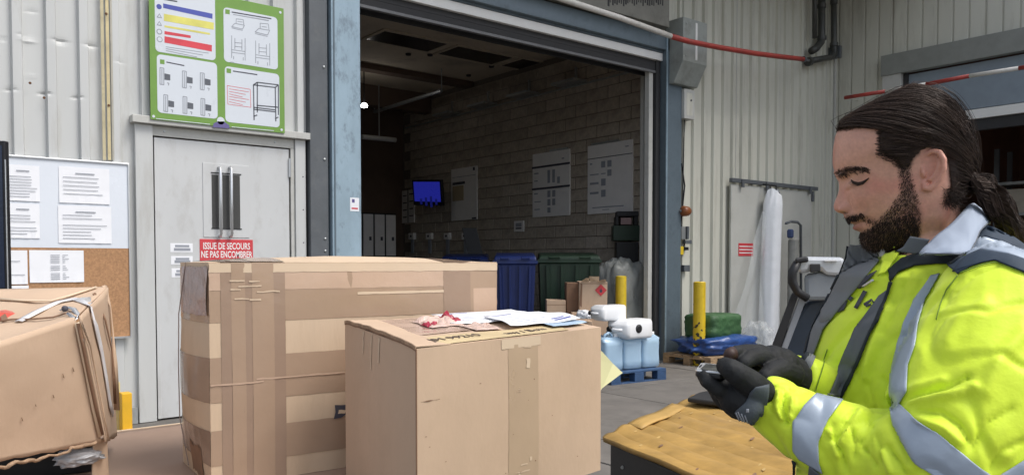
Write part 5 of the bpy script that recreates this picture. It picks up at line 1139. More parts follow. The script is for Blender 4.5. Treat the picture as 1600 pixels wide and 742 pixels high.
tag(o.prism(Pc, (0, 0, .02)).build('rubber_mat', M['blackr'], bevel=.006), 'black rubber pad at the far edge of the mustard deck under the gloves', 'pad')
# ================================================================ stacker truck behind the man
sk = thing('stacker_truck', 'dark electric stacker truck with silver control head behind the man', 'stacker truck', tuple(atH(1270, 500, 3.6)*1)); sk.location.z = 0
navy = mat('navy_plastic', (.018, .03, .05), .4, var=.2); silv = mat('silver_plastic', (.50, .52, .54), .3, metal=.3, var=.05)
_sd = ray(1262, 400); _sd = Vector((_sd.x, _sd.y, 0)).normalized()
def slab(pts, d0, th, nm, m, bevel=.01, par=sk): P = [atH(x, y, d0) for x, y in pts]; return MB().prism(P, _sd*th).build(nm, m, par, bevel=bevel)
slab([(1262, 470), (1330, 450), (1400, 460), (1400, 800), (1215, 800), (1206, 700), (1200, 560)], 3.62, .5, 'cowl', navy, .02)
slab([(1237, 458), (1250, 455), (1214, 560), (1214, 800), (1199, 800), (1199, 558)], 3.55, .25, 'cowl_edge', M['black'], .008)
slab([(1251, 458), (1262, 462), (1226, 556), (1226, 800), (1215, 800), (1215, 558)], 3.57, .2, 'trim_strip', silv if 0 else mat('trim_grey', (.25, .27, .30), .4), .006)
slab([(1246, 408), (1262, 401), (1318, 402), (1322, 412), (1318, 432), (1290, 430), (1282, 422), (1246, 428)], 3.5, .10, 'control_head', silv, .02)
slab([(1256, 429), (1283, 424), (1320, 434), (1320, 470), (1258, 470)], 3.52, .10, 'head_base', mat('head_grey', (.22, .24, .26), .4), .02)
slab([(1242, 403), (1262, 400), (1264, 409), (1243, 412)], 3.46, .18, 'grip_cap', M['black'], .008)
MB().tube([atH(x, y, 3.48) for x, y in ((1246, 410), (1238, 425), (1238, 440), (1246, 456), (1262, 466))], [.018, .02, .02, .018, .018], 12).build('tiller_bow', M['black'], sk, smooth=True)
slab([(1266, 412), (1282, 412), (1282, 424), (1266, 426)], 3.485, .02, 'button_recess', M['black'], .004)
slab([(1288, 406), (1308, 406), (1308, 409), (1288, 409)], 3.485, .02, 'button_row', mat('pale_grey', (.6, .6, .6), .4), .002)
for s_ in (0, .42): q = atH(1230+s_*150, 760, 3.6+.1*s_); MB().lathe([(.08, -.03), (.09, -.02), (.09, .02), (.08, .03)], (q.x, q.y, .09), 18, _Rt).build('wheel', M['blackr'], sk)
MB().prism([Vector((p.x, p.y, .1)) for p in (rf(1.18, 3.6), rf(1.75, 3.6), rf(1.75, 4.3), rf(1.18, 4.3))], (0, 0, .25)).build('chassis', M['black'], sk, bevel=.02)
# ================================================================ the man
from mathutils.bvhtree import BVHTree
man = thing('person', 'man in yellow hi-vis jacket and dark gloves, brown ponytail and beard, looking down at a handheld device', 'person', tuple(Vector((atH(1430, 600, 1.27).x, atH(1430, 600, 1.27).y, 0))))
man['label'] = 'bearded man with brown ponytail in yellow hi-vis jacket, gloved hands on a handheld device'
HY_, HP_ = rad(6), rad(17)
Hc = atH(1410, 265, 1.30)
vF = Vector((Hc.x, Hc.y, 0)).normalized(); vR = Vector((vF.y, -vF.x, 0))      # sight line to the head, and square to it
_hf = -vR*math.cos(HY_)-vF*math.sin(HY_); hS = -vF*math.cos(HY_)+vR*math.sin(HY_)
hF = _hf*math.cos(HP_)-up*math.sin(HP_); hU = up*math.cos(HP_)+_hf*math.sin(HP_)
def hP(x, y, sd=0.0):      # the point seen at (x, y) that lies sd metres beside the head's middle plane
    r = ray(x, y); return C0+r*((sd-(C0-Hc).dot(hS))/r.dot(hS))
def px2c(x, y, sd=None):
    if sd is None: r = ray(x, y); p = C0+r*(((Hc-C0).dot(vF))/r.dot(vF))
    else: p = hP(x, y, sd)
    return (p-Hc).dot(hF), (p-Hc).dot(hU)
frontP = [(1427, 144), (1390, 146), (1360, 158), (1335, 175), (1315, 195), (1305, 212), (1301, 235), (1299.5, 258), (1300, 267), (1305, 276), (1309.5, 283), (1310.5, 291), (1310, 299), (1307, 308), (1303.5, 316), (1301.5, 323), (1303, 329), (1309, 333), (1320, 335.5), (1322.5, 343), (1326, 347), (1334, 350.5), (1333, 356), (1339, 361.5), (1344, 367), (1346, 378), (1352, 387), (1367, 392.5)]
baseP = [(1427, 144), (1390, 146), (1360, 158), (1335, 175), (1315, 195), (1305, 212), (1301, 235), (1300.5, 258), (1303, 267), (1308, 276), (1313, 285), (1317, 300), (1320, 315), (1322, 330), (1324, 338), (1327, 347), (1334, 351), (1337, 358), (1341, 364), (1345, 370), (1347, 378), (1352, 387), (1367, 392.5)]
backP = [(1427, 144), (1460, 150), (1485, 168), (1501, 192), (1509, 222), (1512, 250), (1507, 278), (1497, 300), (1488, 325), (1480, 350), (1470, 375), (1455, 400), (1440, 420)]
def prof_(P):
    q = sorted([px2c(*p)[::-1] for p in P]); h = np.array([a for a, b in q]); f = np.array([b for a, b in q]); return h, f
fh, ff = prof_(frontP); bh_, bf = prof_(baseP); kh, kf = prof_(backP)
HMIN, HMAX = max(fh[0], -.140), min(fh[-1], kh[-1])-.0004
NH, NP = 210, 200
def smooth(a, n):
    k = np.ones(n)/n; return np.convolve(np.pad(a, n//2, mode='edge'), k, 'valid')[:len(a)]
tt = np.linspace(0, 1, NH); hh_ = HMIN+(HMAX-HMIN)*tt
F1_ = smooth(np.interp(hh_, fh, ff), 3); F0_ = smooth(np.interp(hh_, bh_, bf), 9); BK = smooth(np.interp(hh_, kh, kf), 9)
Wd = np.interp(hh_, [-.14, -.128, -.112, -.09, -.06, -.03, 0, .03, .06, .085, .10, .112, .120, .126], [.010, .028, .043, .056, .064, .068, .071, .076, .077, .070, .058, .044, .028, .004])
Wd = smooth(Wd, 7)
hE = px2c(1344, 282, .045)[1]; hM = px2c(1334, 351)[1]; hN = px2c(1316, 329)[1]; hB = px2c(1332, 266, .035)[1]
def g2(a, b, sa, sb): return math.exp(-(a/sa)**2-(b/sb)**2)
G = []
for i in range(NH):
    h = hh_[i]; top = max(0, (h-.085)/(HMAX-.085)); row = []
    f0, f1_, bk, w = F0_[i], F1_[i], BK[i], Wd[i]
    if top > 0:
        pass
    c = min(-.02, f0-.02) if f0 > 0 else (f0+bk)/2
    if h > .1: c = c*(1-top)+((f0+bk)/2)*top
    nfr = np.interp(h, [-.13, -.06, -.02, .02, .08, .12], [2.0, 2.05, 2.25, 2.5, 2.3, 2.0])
    for j in range(NP):
        a = 2*math.pi*j/NP; ca, sa = math.cos(a), math.sin(a); n_ = nfr if ca > 0 else 2.2
        x = c+math.copysign(abs(ca)**(2/n_), ca)*((f0-c) if ca > 0 else (c-bk)); s = math.copysign(abs(sa)**(2/n_), sa)*w
        if ca > 0:
            A_ = abs(s)
            wn = np.interp(h, [hN-.006, hN+.004, hN+.02, hE, hE+.02], [.0095, .0120, .0095, .0075, .011])
            d = max(0, f1_-f0) if h > hN-.014 and h < hB+.01 else 0
            x += d*math.exp(-(A_/wn)**2.2)
            if h < hN-.010: x += (f1_-f0)*math.exp(-(A_/.020)**4)
            x += .0100*g2(A_-.0145, h-(hN+.001), .0050, .0065)           # wing of the nose
            x -= .0045*g2(A_-.022, h-(hN+.002), .0035, .009); x -= .004*g2(A_-.0075, h-(hN-.0045), .0035, .0025)
            x -= .0085*g2(A_-.028, h-(hE+.006), .013, .011)           # eye socket
            x += .0060*g2(A_-.029, h-(hE-.001), .011, .0075)         # lid over the eyeball
            x -= .0022*g2(A_-.029, h-(hE-.0085), .012, .003)
            x += .0030*g2(A_-.026, h-(hB-.002), .018, .0055)          # brow ridge
            x += .0045*g2(A_-.048, h-(hE-.028), .014, .014)           # cheekbone
            x -= .0030*g2(A_-.026, h-(hM-.001), .006, .004)           # corner of the mouth
            x += .0022*g2(A_-.010, h-(hM+.0045), .013, .0035)+.0026*g2(A_-.008, h-(hM-.007), .013, .004)
            x -= .0022*g2(A_, h-hM, .022, .0018)
            x -= .0035*g2(A_, h-(hM-.016), .018, .004)
        s *= 1-.05*math.exp(-((x-.05)/.02)**2)*math.exp(-((h-.02)/.015)**2)
        row.append(Hc+hF*x+hS*s+hU*h)
    G.append(row)
hm = MB(); hm.grid(G, closed=True, flip=True); n0 = len(hm.v); hm.f += [tuple(range(NP)), tuple(range(n0-1, n0-NP-1, -1))]; hm.mi += [0, 0]
# ear
def eP(x, y, dd): return hP(x, y, dd)
rim = [(1441, 272, .064), (1440, 256, .066), (1445, 243, .070), (1456, 236, .076), (1468, 238, .083), (1475, 249, .086), (1475, 264, .085), (1469, 278, .081), (1461, 288, .077), (1453, 295, .073), (1446, 294, .070), (1443, 284, .067)]
for side in (1, -1):
    def ee(x, y, d): 
        p = eP(x, y, d-.001)
        if side < 0: q = p-Hc; p = p-hS*(2*q.dot(hS))
        return p
    hm.tube([ee(*p) for p in rim], [.0042, .0040, .0042, .0044, .0046, .0046, .0044, .0042, .0048, .0060, .0056, .004], 8)
    hm.tube([ee(1468, 247, .080), ee(1466, 262, .079), ee(1459, 276, .076), ee(1451, 282, .073)], [.003, .0038, .0038, .003], 8)
    hm.tube([ee(1441, 262, .070), ee(1443, 270, .073), ee(1444, 277, .071)], [.003, .004, .003], 8)
    # back plate of the ear
    N_ = 18; ctr = (1458, 264); cen = ee(1457, 266, .066); ring = []
    pr = [(1442, 268), (1442, 252), (1448, 242), (1458, 238), (1468, 240), (1474, 250), (1474, 264), (1468, 277), (1460, 288), (1452, 293), (1446, 290), (1443, 280)]
    lo_ = [ee(x, y, .058) for x, y in pr]; hi_ = [ee(x, y, .059+(x-1442)/33*.013) for x, y in pr]
    hm.hexa(lo_, hi_); k0 = len(hm.v); 
# neck and upper chest under the collar
def ring(c, A, B, ax, bx, n=40, p=2.0): return [c+ax*(math.copysign(abs(math.cos(t))**(2/p), math.cos(t))*A)+bx*(math.copysign(abs(math.sin(t))**(2/p), math.sin(t))*B) for t in [2*math.pi*k/n for k in range(n)]]
BYw = rad(25); fb = -_Rt*math.cos(BYw)-_F*math.sin(BYw); lb = -_F*math.cos(BYw)+_Rt*math.sin(BYw)
G = [ring(atH(x, y, 1.30), A, B, hF.cross(up).cross(up)*-1 if 0 else _hf, hS) for x, y, A, B in ((1440, 285, .050, .045), (1437, 310, .056, .052), (1440, 340, .056, .056), (1446, 370, .058, .058), (1452, 395, .062, .066), (1458, 420, .07, .10), (1455, 450, .09, .14), (1440, 520, .11, .16), (1430, 640, .12, .16))]
mb = MB(); hm.grid(G, closed=True); 
hm.f += [tuple(range(len(hm.v)-1, len(hm.v)-41, -1))]; hm.mi += [0]; hm.f += [tuple(range(len(hm.v)-len(G)*40, len(hm.v)-len(G)*40+40))]; hm.mi += [0]
def remesh(mb, vox, sm=2, fac=.5):
    me = bpy.data.meshes.new('tmp'); me.from_pydata([tuple(p) for p in mb.v], [], mb.f); o = bpy.data.objects.new('tmp', me); COL.objects.link(o)
    bm = bmesh.new(); bm.from_mesh(me); bmesh.ops.recalc_face_normals(bm, faces=bm.faces) if 0 else None; bm.to_mesh(me); bm.free()
    r = o.modifiers.new('r', 'REMESH'); r.mode = 'VOXEL'; r.voxel_size = vox; r.adaptivity = 0
    if sm: s = o.modifiers.new('s', 'SMOOTH'); s.iterations = sm; s.factor = fac
    dg = bpy.context.evaluated_depsgraph_get(); dg.update(); m2 = bpy.data.meshes.new_from_object(o.evaluated_get(dg)); bpy.data.objects.remove(o); bpy.data.meshes.remove(me)
    V = np.empty(len(m2.vertices)*3); m2.vertices.foreach_get('co', V); N = np.empty(len(m2.vertices)*3); m2.vertex_normals.foreach_get('vector', N)
    Fs = [tuple(p.vertices) for p in m2.polygons]; bpy.data.meshes.remove(m2)
    return V.reshape(-1, 3), N.reshape(-1, 3), Fs
_fn, _rn, _un, _cn = (np.array(v) for v in (_f, _Rt, _u, C0))
def projN(V): q = V-_cn; z = q@_fn; return PX0+FPX*(q@_rn)/z, PY0-FPX*(q@_un)/z
def objN(V, Fs, name, m, parent, colr=None, smooth_=True):
    off = np.array(parent.location) if parent else 0
    me = bpy.data.meshes.new(name); me.from_pydata([tuple(p) for p in (V-off)], [], Fs); me.update()
    for x in (m if isinstance(m, (list, tuple)) else [m]): me.materials.append(x)
    if smooth_: me.polygons.foreach_set('use_smooth', [True]*len(me.polygons))
    if colr is not None:
        a = me.color_attributes.new('tint', 'FLOAT_COLOR', 'POINT'); a.data.foreach_set('color', np.concatenate([colr, np.ones((len(colr), 1))], 1).astype(np.float32).ravel())
    o = bpy.data.objects.new(name, me); COL.objects.link(o); o.parent = parent; return o
V, N, Fs = remesh(hm, .0018, 2, .5)
def inpoly(x, y, P):
    c = np.zeros(x.shape, bool); n = len(P)
    for i in range(n):
        x1, y1 = P[i]; x2, y2 = P[(i+1) % n]; t = ((y1 > y) != (y2 > y)) & (x < (x2-x1)*(y-y1)/(y2-y1+1e-9)+x1); c ^= t
    return c
def pdist(x, y, P, closed=True):
    d = np.full(x.shape, 1e9); n = len(P)
    for i in range(n if closed else n-1):
        x1, y1 = P[i]; x2, y2 = P[(i+1) % n]; dx, dy = x2-x1, y2-y1; t = np.clip(((x-x1)*dx+(y-y1)*dy)/(dx*dx+dy*dy+1e-9), 0, 1); d = np.minimum(d, np.hypot(x-x1-t*dx, y-y1-t*dy))
    return d
def soft(x, y, P, w): d = pdist(x, y, P); return np.clip(.5+np.where(inpoly(x, y, P), d, -d)/w, 0, 1)
beardP = [(1404, 250), (1421, 256), (1424, 280), (1432, 305), (1440, 335), (1437, 368), (1412, 400), (1365, 402), (1340, 390), (1337, 372), (1343, 363), (1354, 360), (1362, 356), (1366, 350), (1352, 345), (1338, 343), (1328, 347), (1318, 341), (1322, 335), (1338, 336), (1356, 340), (1371, 346), (1386, 331), (1397, 318), (1408, 302), (1406, 283)]
scalpP = [(1290, 210), (1306, 206), (1345, 199), (1376, 196), (1372, 215), (1374, 236), (1386, 244), (1402, 251), (1405, 263), (1421, 263), (1428, 248), (1440, 238), (1455, 228), (1474, 234), (1481, 262), (1484, 292), (1478, 308), (1484, 318), (1502, 318), (1560, 320), (1560, 100), (1290, 100)]
def mirrorN(V):      # near-side twin of every point (for the tests in the picture plane), seen as in canonical profile
    q = V-np.array(Hc); s = q@np.array(hS); return V+np.outer(np.where(s < 0, -2*s, 0), np.array(hS)), s
Vm, sN = mirrorN(V); qx, qy = projN(Vm)
# canonical picture coordinates, parallel projection
bw_ = soft(qx, qy, beardP, 9)*(qy < 402); sw_ = soft(qx, qy, scalpP, 7)*(np.abs(sN) < .0775)*((qy < 322))
earm = (qx > 1438) & (qx < 1480) & (qy > 232) & (qy < 300) & (np.abs(sN) > .0655)
sw_ = np.where(earm, 0, sw_)
nz1 = np.array([mnoise.noise(Vector(p)*60) for p in V[:, :]])*.5
base = np.array([.62, .335, .245])
nz2 = np.array([mnoise.noise(Vector(p)*28+Vector((3, 1, 2))) for p in V]); nz3 = np.array([mnoise.noise(Vector(p)*260) for p in V])
colv = np.tile(base, (len(V), 1))*(1+.08*nz1[:, None]+.10*nz3[:, None])*(1-np.clip(nz2, 0, 1)[:, None]*np.array([.02, .30, .26]))
hq = (V-np.array(Hc))@np.array(hU); fq = (V-np.array(Hc))@np.array(hF); sa_ = np.abs(sN)
def gm(a, b, c_, d_, e, f_): return np.exp(-((a-b)/c_)**2-((d_-e)/f_)**2)
redn = .55*gm(fq, .118, .02, hq, hN, .02)+.35*gm(sa_, .045, .02, hq, hE-.03, .02)*(fq > 0)+np.where(earm, .35, 0)
colv = colv*(1-redn[:, None]*np.array([.02, .25, .22]))
lipm = np.clip(1.3*gm(sa_, 0, .021, hq, hM-.0065, .0055), 0, 1)*(fq > .05)*(sa_ < .025); lipm = np.maximum(lipm, .8*np.clip(gm(sa_, 0, .020, hq, hM+.003, .0022), 0, 1)*(fq > .05))
colv = colv*(1-lipm[:, None])+lipm[:, None]*np.array([.33, .115, .09])
seam = np.clip(gm(sa_, 0, .024, hq, hM, .0013)*1.2, 0, 1)*(fq > .05)
colv *= (1-.6*seam)[:, None]  # shade in the crease between the lips, put into the skin colour
nos = np.clip(1.2*gm(sa_, .0085, .0045, hq, hN-.0052, .0028), 0, 1)*(fq > .08); colv *= (1-.8*nos)[:, None]  # dark inside of the nostrils, put into the skin colour
lid = gm(sa_, .030, .014, hq, hE+.008, .006)*(fq > .04); colv *= (1+lid[:, None]*np.array([.06, .10, .12]))
hcol = np.array([.030, .018, .012])
bwn = np.clip(bw_*(.62+.5*nz1), 0, 1); colv = colv*(1-bwn[:, None])+bwn[:, None]*np.array([.06, .035, .026])
colv = colv*(1-.97*sw_[:, None])+.97*sw_[:, None]*hcol
brow = [(1305, 270), (1312, 277), (1325, 270), (1345, 266), (1358, 268), (1350, 262), (1337, 260), (1322, 263)]
brw = soft(qx, qy, brow, 4)*(fq > .04)
colv = colv*(1-.8*brw[:, None])+.8*brw[:, None]*hcol
skin = mat('skin', (.5, .3, .2), .44, var=.06, scale=60, bump=.3, bscale=420, attr='tint', sss=.08, spec=.4, bdist=.0015)
body = objN(V, Fs, 'body', skin, man, colv)
hbvh = BVHTree.FromPolygons([Vector(p) for p in V], Fs)
HS = mat('hair_brown', (.028, .0155, .0105), .68, var=.35, scale=30, bump=0, spec=.35)
HL = mat('hair_brown_light', (.058, .033, .021), .62, var=.3, scale=30, bump=0, spec=.5)
# ---------------- scalp hair: combed back to the tie
def surf(d, off):    # point of the head surface in direction d from the head centre, lifted by off
    d = d.normalized(); o_ = Hc+up*.02; r = hbvh.ray_cast(o_+d*.4, -d, .4)
    return (r[0] if r[0] else o_+d*.11)+d*off
tie = hP(1522, 287, 0); O_ = Hc+up*.02; dT = (tie-O_).normalized()
Rh = random.Random(4)
def slerp(a, b, t):
    w = math.acos(max(-1, min(1, a.dot(b)))); 
    return a if w < 1e-4 else (a*math.sin((1-t)*w)+b*math.sin(t*w))/math.sin(w)
def strand_mesh(strands, wid, name, mats, parent, taper=True):
    vs = []; fs = []; mi = []
    for P, w, k in strands:
        n = len(P); b0 = len(vs); 
        for i, p in enumerate(P):
            t = (P[min(i+1, n-1)]-P[max(i-1, 0)]).normalized(); ax = t.orthogonal().normalized(); bx = t.cross(ax); ww = w*(1-(i/(n-1))**3*.8 if taper else 1)
            vs += [p+ax*ww, p-ax*ww*.5+bx*ww*.87, p-ax*ww*.5-bx*ww*.87]
        for i in range(n-1):
            for q in range(3): fs.append((b0+i*3+q, b0+i*3+(q+1) % 3, b0+i*3+3+(q+1) % 3, b0+i*3+3+q)); mi.append(k)
    off = parent.location; me = bpy.data.meshes.new(name); me.from_pydata([tuple(v-off) for v in vs], [], fs)
    for m in mats: me.materials.append(m)
    me.polygons.foreach_set('material_index', mi); me.polygons.foreach_set('use_smooth', [True]*len(fs)); me.update()
    o = bpy.data.objects.new(name, me); COL.objects.link(o); o.parent = parent; return o
idx = [i for i in range(len(V)) if sw_[i] > .5 and not earm[i]]
strands = []
wave = lambda d: mnoise.noise(d*6)
EARP = [(1436, 250), (1442, 235), (1458, 229), (1474, 234), (1481, 262), (1474, 285), (1455, 300), (1440, 292)]
for k in range(9500):
    i = Rh.choice(idx); p0 = Vector(V[i]); d0 = (p0-O_).normalized(); n = 16; P = []; ang = math.acos(max(-1, min(1, d0.dot(dT))))
    lift = Rh.uniform(.001, .0095) if k % 60 else Rh.uniform(.012, .020); clump = mnoise.noise(Vector((d0.dot(hS)*22, d0.dot(hU)*9, 1)))
    for j in range(n):
        t = j/(n-1)*Rh.uniform(.985, 1.0) if j else 0; d = slerp(d0, dT, t); off = .0008+lift*min(1, t*ang*5)*(1+.35*clump)
        if j == 0:
            low = max(0, min(1, (_proj(p0 if (p0-Hc).dot(hS) > 0 else p0-hS*(2*(p0-Hc).dot(hS)))[1]-170)/55)) if (p0-O_).dot(hF) > -.035 else 0
            ctl = ((d0+dT).normalized()+hU*(.42*low)+hS*(.25*low*(1 if d0.dot(hS) > 0 else -1))).normalized()
        d = (d0*(1-t)**2+ctl*(2*t*(1-t))+dT*t*t).normalized()
        P.append(surf(d, off))
    P[-1] = P[-1].lerp(tie+Vector((Rh.gauss(0, .006), Rh.gauss(0, .006), Rh.gauss(0, .009))), .8)
    mx_ = [_proj(p if (p-Hc).dot(hS) > 0 else p-hS*(2*(p-Hc).dot(hS))) for p in P[1:]]
    hit_ = inpoly(np.array([m_[0] for m_ in mx_]), np.array([m_[1] for m_ in mx_]), EARP)
    if hit_.any():
        c_ = int(np.argmax(hit_))
        if c_ < 3: continue
        P = P[:c_]
    strands.append((P, Rh.uniform(.00022, .00045), 1 if (Rh.random() < .30+clump*.5) else 0))
# short curls at the nape
for k in range(260):
    x, y = Rh.uniform(1474, 1508), Rh.uniform(292, 320); r = hbvh.ray_cast(C0, ray(x, y).normalized(), 3)
    if not r[0]: continue
    p = r[0]+r[1]*.001; P = []; v_ = (_Rt*Rh.uniform(-.6, .8)+up*Rh.uniform(-1, .2)+r[1]*.5).normalized()
    for j in range(6): P.append(p.copy()); v_ = (v_+_Rt*Rh.uniform(-.5, .5)+up*Rh.uniform(-.4, .4)).normalized(); p = p+v_*.0035
    strands.append((P, .0004, 0))
hair = strand_mesh(strands, 0, 'hair', (HS, HL), man)
# dense cap below the strands
cap = MB(); G = []
for i in range(60):
    th_ = math.pi*i/59*.98+.01; row = []
    for j in range(90):
        ph = 2*math.pi*j/90; d = (hU*math.cos(th_)+(hF*math.cos(ph)+hS*math.sin(ph))*math.sin(th_)); row.append(d)
    G.append(row)
capV = {}; vs = []; fs = []
P_ = [[surf(d, 0) for d in r] for r in G]
flatp = np.array([tuple(p) for r in P_ for p in r]); Vm2, s2 = mirrorN(flatp); x2, y2 = projN(Vm2)
ins = soft(x2, y2, scalpP, 10); ins = np.where(y2 > 318, 0, ins); ins = np.where(inpoly(x2, y2, EARP), 0, ins)
cv = [p+(p-O_).normalized()*(.0052*float(min(1, max(0, ins[k]*2-1)))-.001) for k, p in enumerate([p for r in P_ for p in r])]
cf = [(i*90+j, i*90+(j+1) % 90, (i+1)*90+(j+1) % 90, (i+1)*90+j) for i in range(59) for j in range(90) if min(ins[i*90+j], ins[i*90+(j+1) % 90], ins[(i+1)*90+(j+1) % 90], ins[(i+1)*90+j]) > .45]
mb = MB(); mb.add(cv, cf); mb.build('hair_cap', HS, man, smooth=True)
# ponytail
def path_at(P, t):
    k = t*(len(P)-1); i = min(int(k), len(P)-2); return P[i].lerp(P[i+1], k-i)
pt = [atH(x, y, d) for x, y, d in ((1516, 278, 1.25), (1530, 292, 1.25), (1549, 309, 1.255), (1568, 332, 1.26), (1588, 362, 1.265), (1604, 398, 1.27), (1616, 440, 1.27), (1624, 490, 1.27))]
S_ = []
for k in range(2200):
    r0 = math.sqrt(Rh.random()); a0 = Rh.uniform(0, 6.28); P = []; ph = Rh.uniform(0, 6.28); ll = Rh.uniform(.75, 1)
    cl = mnoise.noise(Vector((math.cos(a0)*2, math.sin(a0)*2, 5)))
    for j in range(20):
        t = j/19*ll; c_ = path_at(pt, t); R_w = .010+.024*min(1, t*3.2)+.006*t; wv = .0035*math.sin(t*26+cl*6+ph*.25)*min(1, t*4)
        P.append(c_+up*(math.sin(a0)*r0*R_w*1.0+wv)+_F*(math.cos(a0)*r0*R_w*.8)+_Rt*(wv*.8+math.cos(a0)*r0*R_w*.5))
    S_.append((P, Rh.uniform(.0003, .0006), 1 if Rh.random() < .45+cl*.5 else 0))
strand_mesh(S_, 0, 'ponytail', (HS, HL), man)
G = [ring(path_at(pt, t), (.005+.014*min(1, t*3.2)), (.005+.012*min(1, t*3.2)), up, _F, 16) for t in np.linspace(0, .93, 20)]
MB().grid(G, closed=True).build('ponytail_core', HS, man, smooth=True)
MB().tube([tie+(up*math.cos(a)+_F*math.sin(a))*.0125+_Rt*.004 for a in np.linspace(0, 2*math.pi, 20)], .0035, 8).build('hair_tie', M['black'], man, smooth=True)
# ---------------- beard, brows, lashes
def side_hit(x, y, side):
    r = hbvh.ray_cast(C0, ray(x, y).normalized(), 3)
    if not r[0] or side > 0: return r
    q = r[0]-Hc; p = r[0]-hS*(2*q.dot(hS)); return hbvh.ray_cast(p-hS*.05, hS, .1)
def short_hairs(P, n, L, dirf, name, wd=.00042, sides=(1, -1), jit=.5, thin=None):
    out = []; xs = [p[0] for p in P]; ys = [p[1] for p in P]; tries = 0
    while len(out) < n and tries < n*14:
        tries += 1; x, y = Rh.uniform(min(xs), max(xs)), Rh.uniform(min(ys), max(ys)); w = float(soft(np.array([x]), np.array([y]), P, 8)[0])
        if Rh.random() > w: continue
        side = Rh.choice(sides); r = side_hit(x, y, side)
        if not r[0]: continue
        nn = r[1]; base_d = dirf(x, y); t_ = (base_d-nn*base_d.dot(nn)).normalized(); p = r[0].copy(); q = [p.copy()]; v_ = (t_+nn*.45+Vector((Rh.gauss(0, jit), Rh.gauss(0, jit), Rh.gauss(0, jit)))*.5).normalized(); l_ = L(x, y)*Rh.uniform(.5, 1.15)
        for j in range(4): p = p+v_*l_/4; q.append(p.copy()); v_ = (v_+Vector((Rh.gauss(0, .22), Rh.gauss(0, .22), Rh.gauss(0, .22)-.05))).normalized()
        out.append((q, wd, 1 if Rh.random() < .45 else 0))
    return strand_mesh(out, 0, name, (HS, HL), man)
HLN = [(1366, 200), (1378, 196), (1380, 234), (1404, 249), (1412, 256), (1404, 262), (1390, 252), (1370, 243)]
for sd_ in (1, -1): short_hairs(HLN, 400, lambda x, y: .014, lambda x, y: (vR*1.0+up*(.15 if y < 225 else -.1)), 'hairline', .0003, jit=.12, sides=(sd_,))
for sd_ in (1, -1): short_hairs([(1306, 206), (1345, 199), (1376, 196), (1376, 191), (1345, 193), (1306, 199)], 260, lambda x, y: .012, lambda x, y: (vR*.8+up*.5), 'hairline', .0003, jit=.12, sides=(sd_,))
short_hairs(beardP, 5200, lambda x, y: .0035+.006*max(0, min(1, (y-330)/50)), lambda x, y: (-up+_hf*.25), 'beard', .00033)
# chin and under-chin, seen from the front side of the profile
out = []
for k in range(2600):
    a, b = Rh.uniform(-1.35, 1.35), Rh.uniform(-.128, hM-.010); d = (hF*math.cos(a)+hS*math.sin(a)).normalized(); o_ = Hc+hU*b
    r = hbvh.ray_cast(o_+d*.3, -d, .3)
    if not r[0]: continue
    q = r[0]-Hc; pm = r[0]-hS*(2*q.dot(hS)) if q.dot(hS) < 0 else r[0]; x, y = _proj(pm)
    if abs(q.dot(hS)) > .012 and not inpoly(np.array([x]), np.array([y]), beardP)[0]: continue
    if b > hM-.0155 and abs(q.dot(hS)) < .019: continue
    p = r[0].copy(); P = [p.copy()]; v_ = (r[1]*.5-up*.8+_hf*.1+Vector((Rh.gauss(0, .25), Rh.gauss(0, .25), Rh.gauss(0, .25)))).normalized(); l_ = Rh.uniform(.003, .0075)
    for j in range(4): p = p+v_*l_/4; P.append(p.copy()); v_ = (v_+Vector((Rh.gauss(0, .2), Rh.gauss(0, .2), -.1))).normalized()
    out.append((P, .00045, 1 if Rh.random() < .25 else 0))
for k in range(420):      # moustache
    a, b = Rh.uniform(-.45, .45), Rh.uniform(hM+.005, hM+.014); d = (hF*math.cos(a)+hS*math.sin(a)); r = hbvh.ray_cast(Hc+hU*b+d*.3, -d, .3)
    if not r[0]: continue
    sg_ = 1 if (r[0]-Hc).dot(hS) > 0 else -1; p = r[0].copy(); P = [p.copy()]; v_ = (r[1]*.35-hU*.7+hS*sg_*.7+Vector((Rh.gauss(0, .15), Rh.gauss(0, .15), Rh.gauss(0, .15)))).normalized(); l_ = Rh.uniform(.003, .0065)
    for j in range(3): p = p+v_*l_/3; P.append(p.copy())
    out.append((P, .00042, 0))
strand_mesh(out, 0, 'chin_beard', (HS, HL), man)
for sd_ in (1, -1): short_hairs(brow, 260, lambda x, y: .006, lambda x, y: (_Rt*.9+up*(.35 if x < 1335 else -.25)), 'eyebrow', .00042, jit=.25, sides=(sd_,))
for side in (1, -1):
    pts = []; lash = MB()
    for x, y in ((1330, 281), (1334, 285.5), (1341, 287.5), (1348, 285.8), (1354, 281.5), (1358, 278)):
        r = side_hit(x, y, side)
        if r[0]: pts.append(r[0]+r[1]*.0003)
    if len(pts) > 2:
        lash.tube(pts, [.0008]+[.0026, .0031, .0026, .0016][:len(pts)-2]+[.0006], 6)
        for p in [path_at(pts, t) for t in np.linspace(.05, 1, 22)]: lash.tube([p, p+_hf*.003-up*.003+hS*side*.001, p+_hf*.0055-up*.0045+hS*side*.0015], [.0003, .0002, .0001], 4)
    lash.build('eyelashes', HS, man)
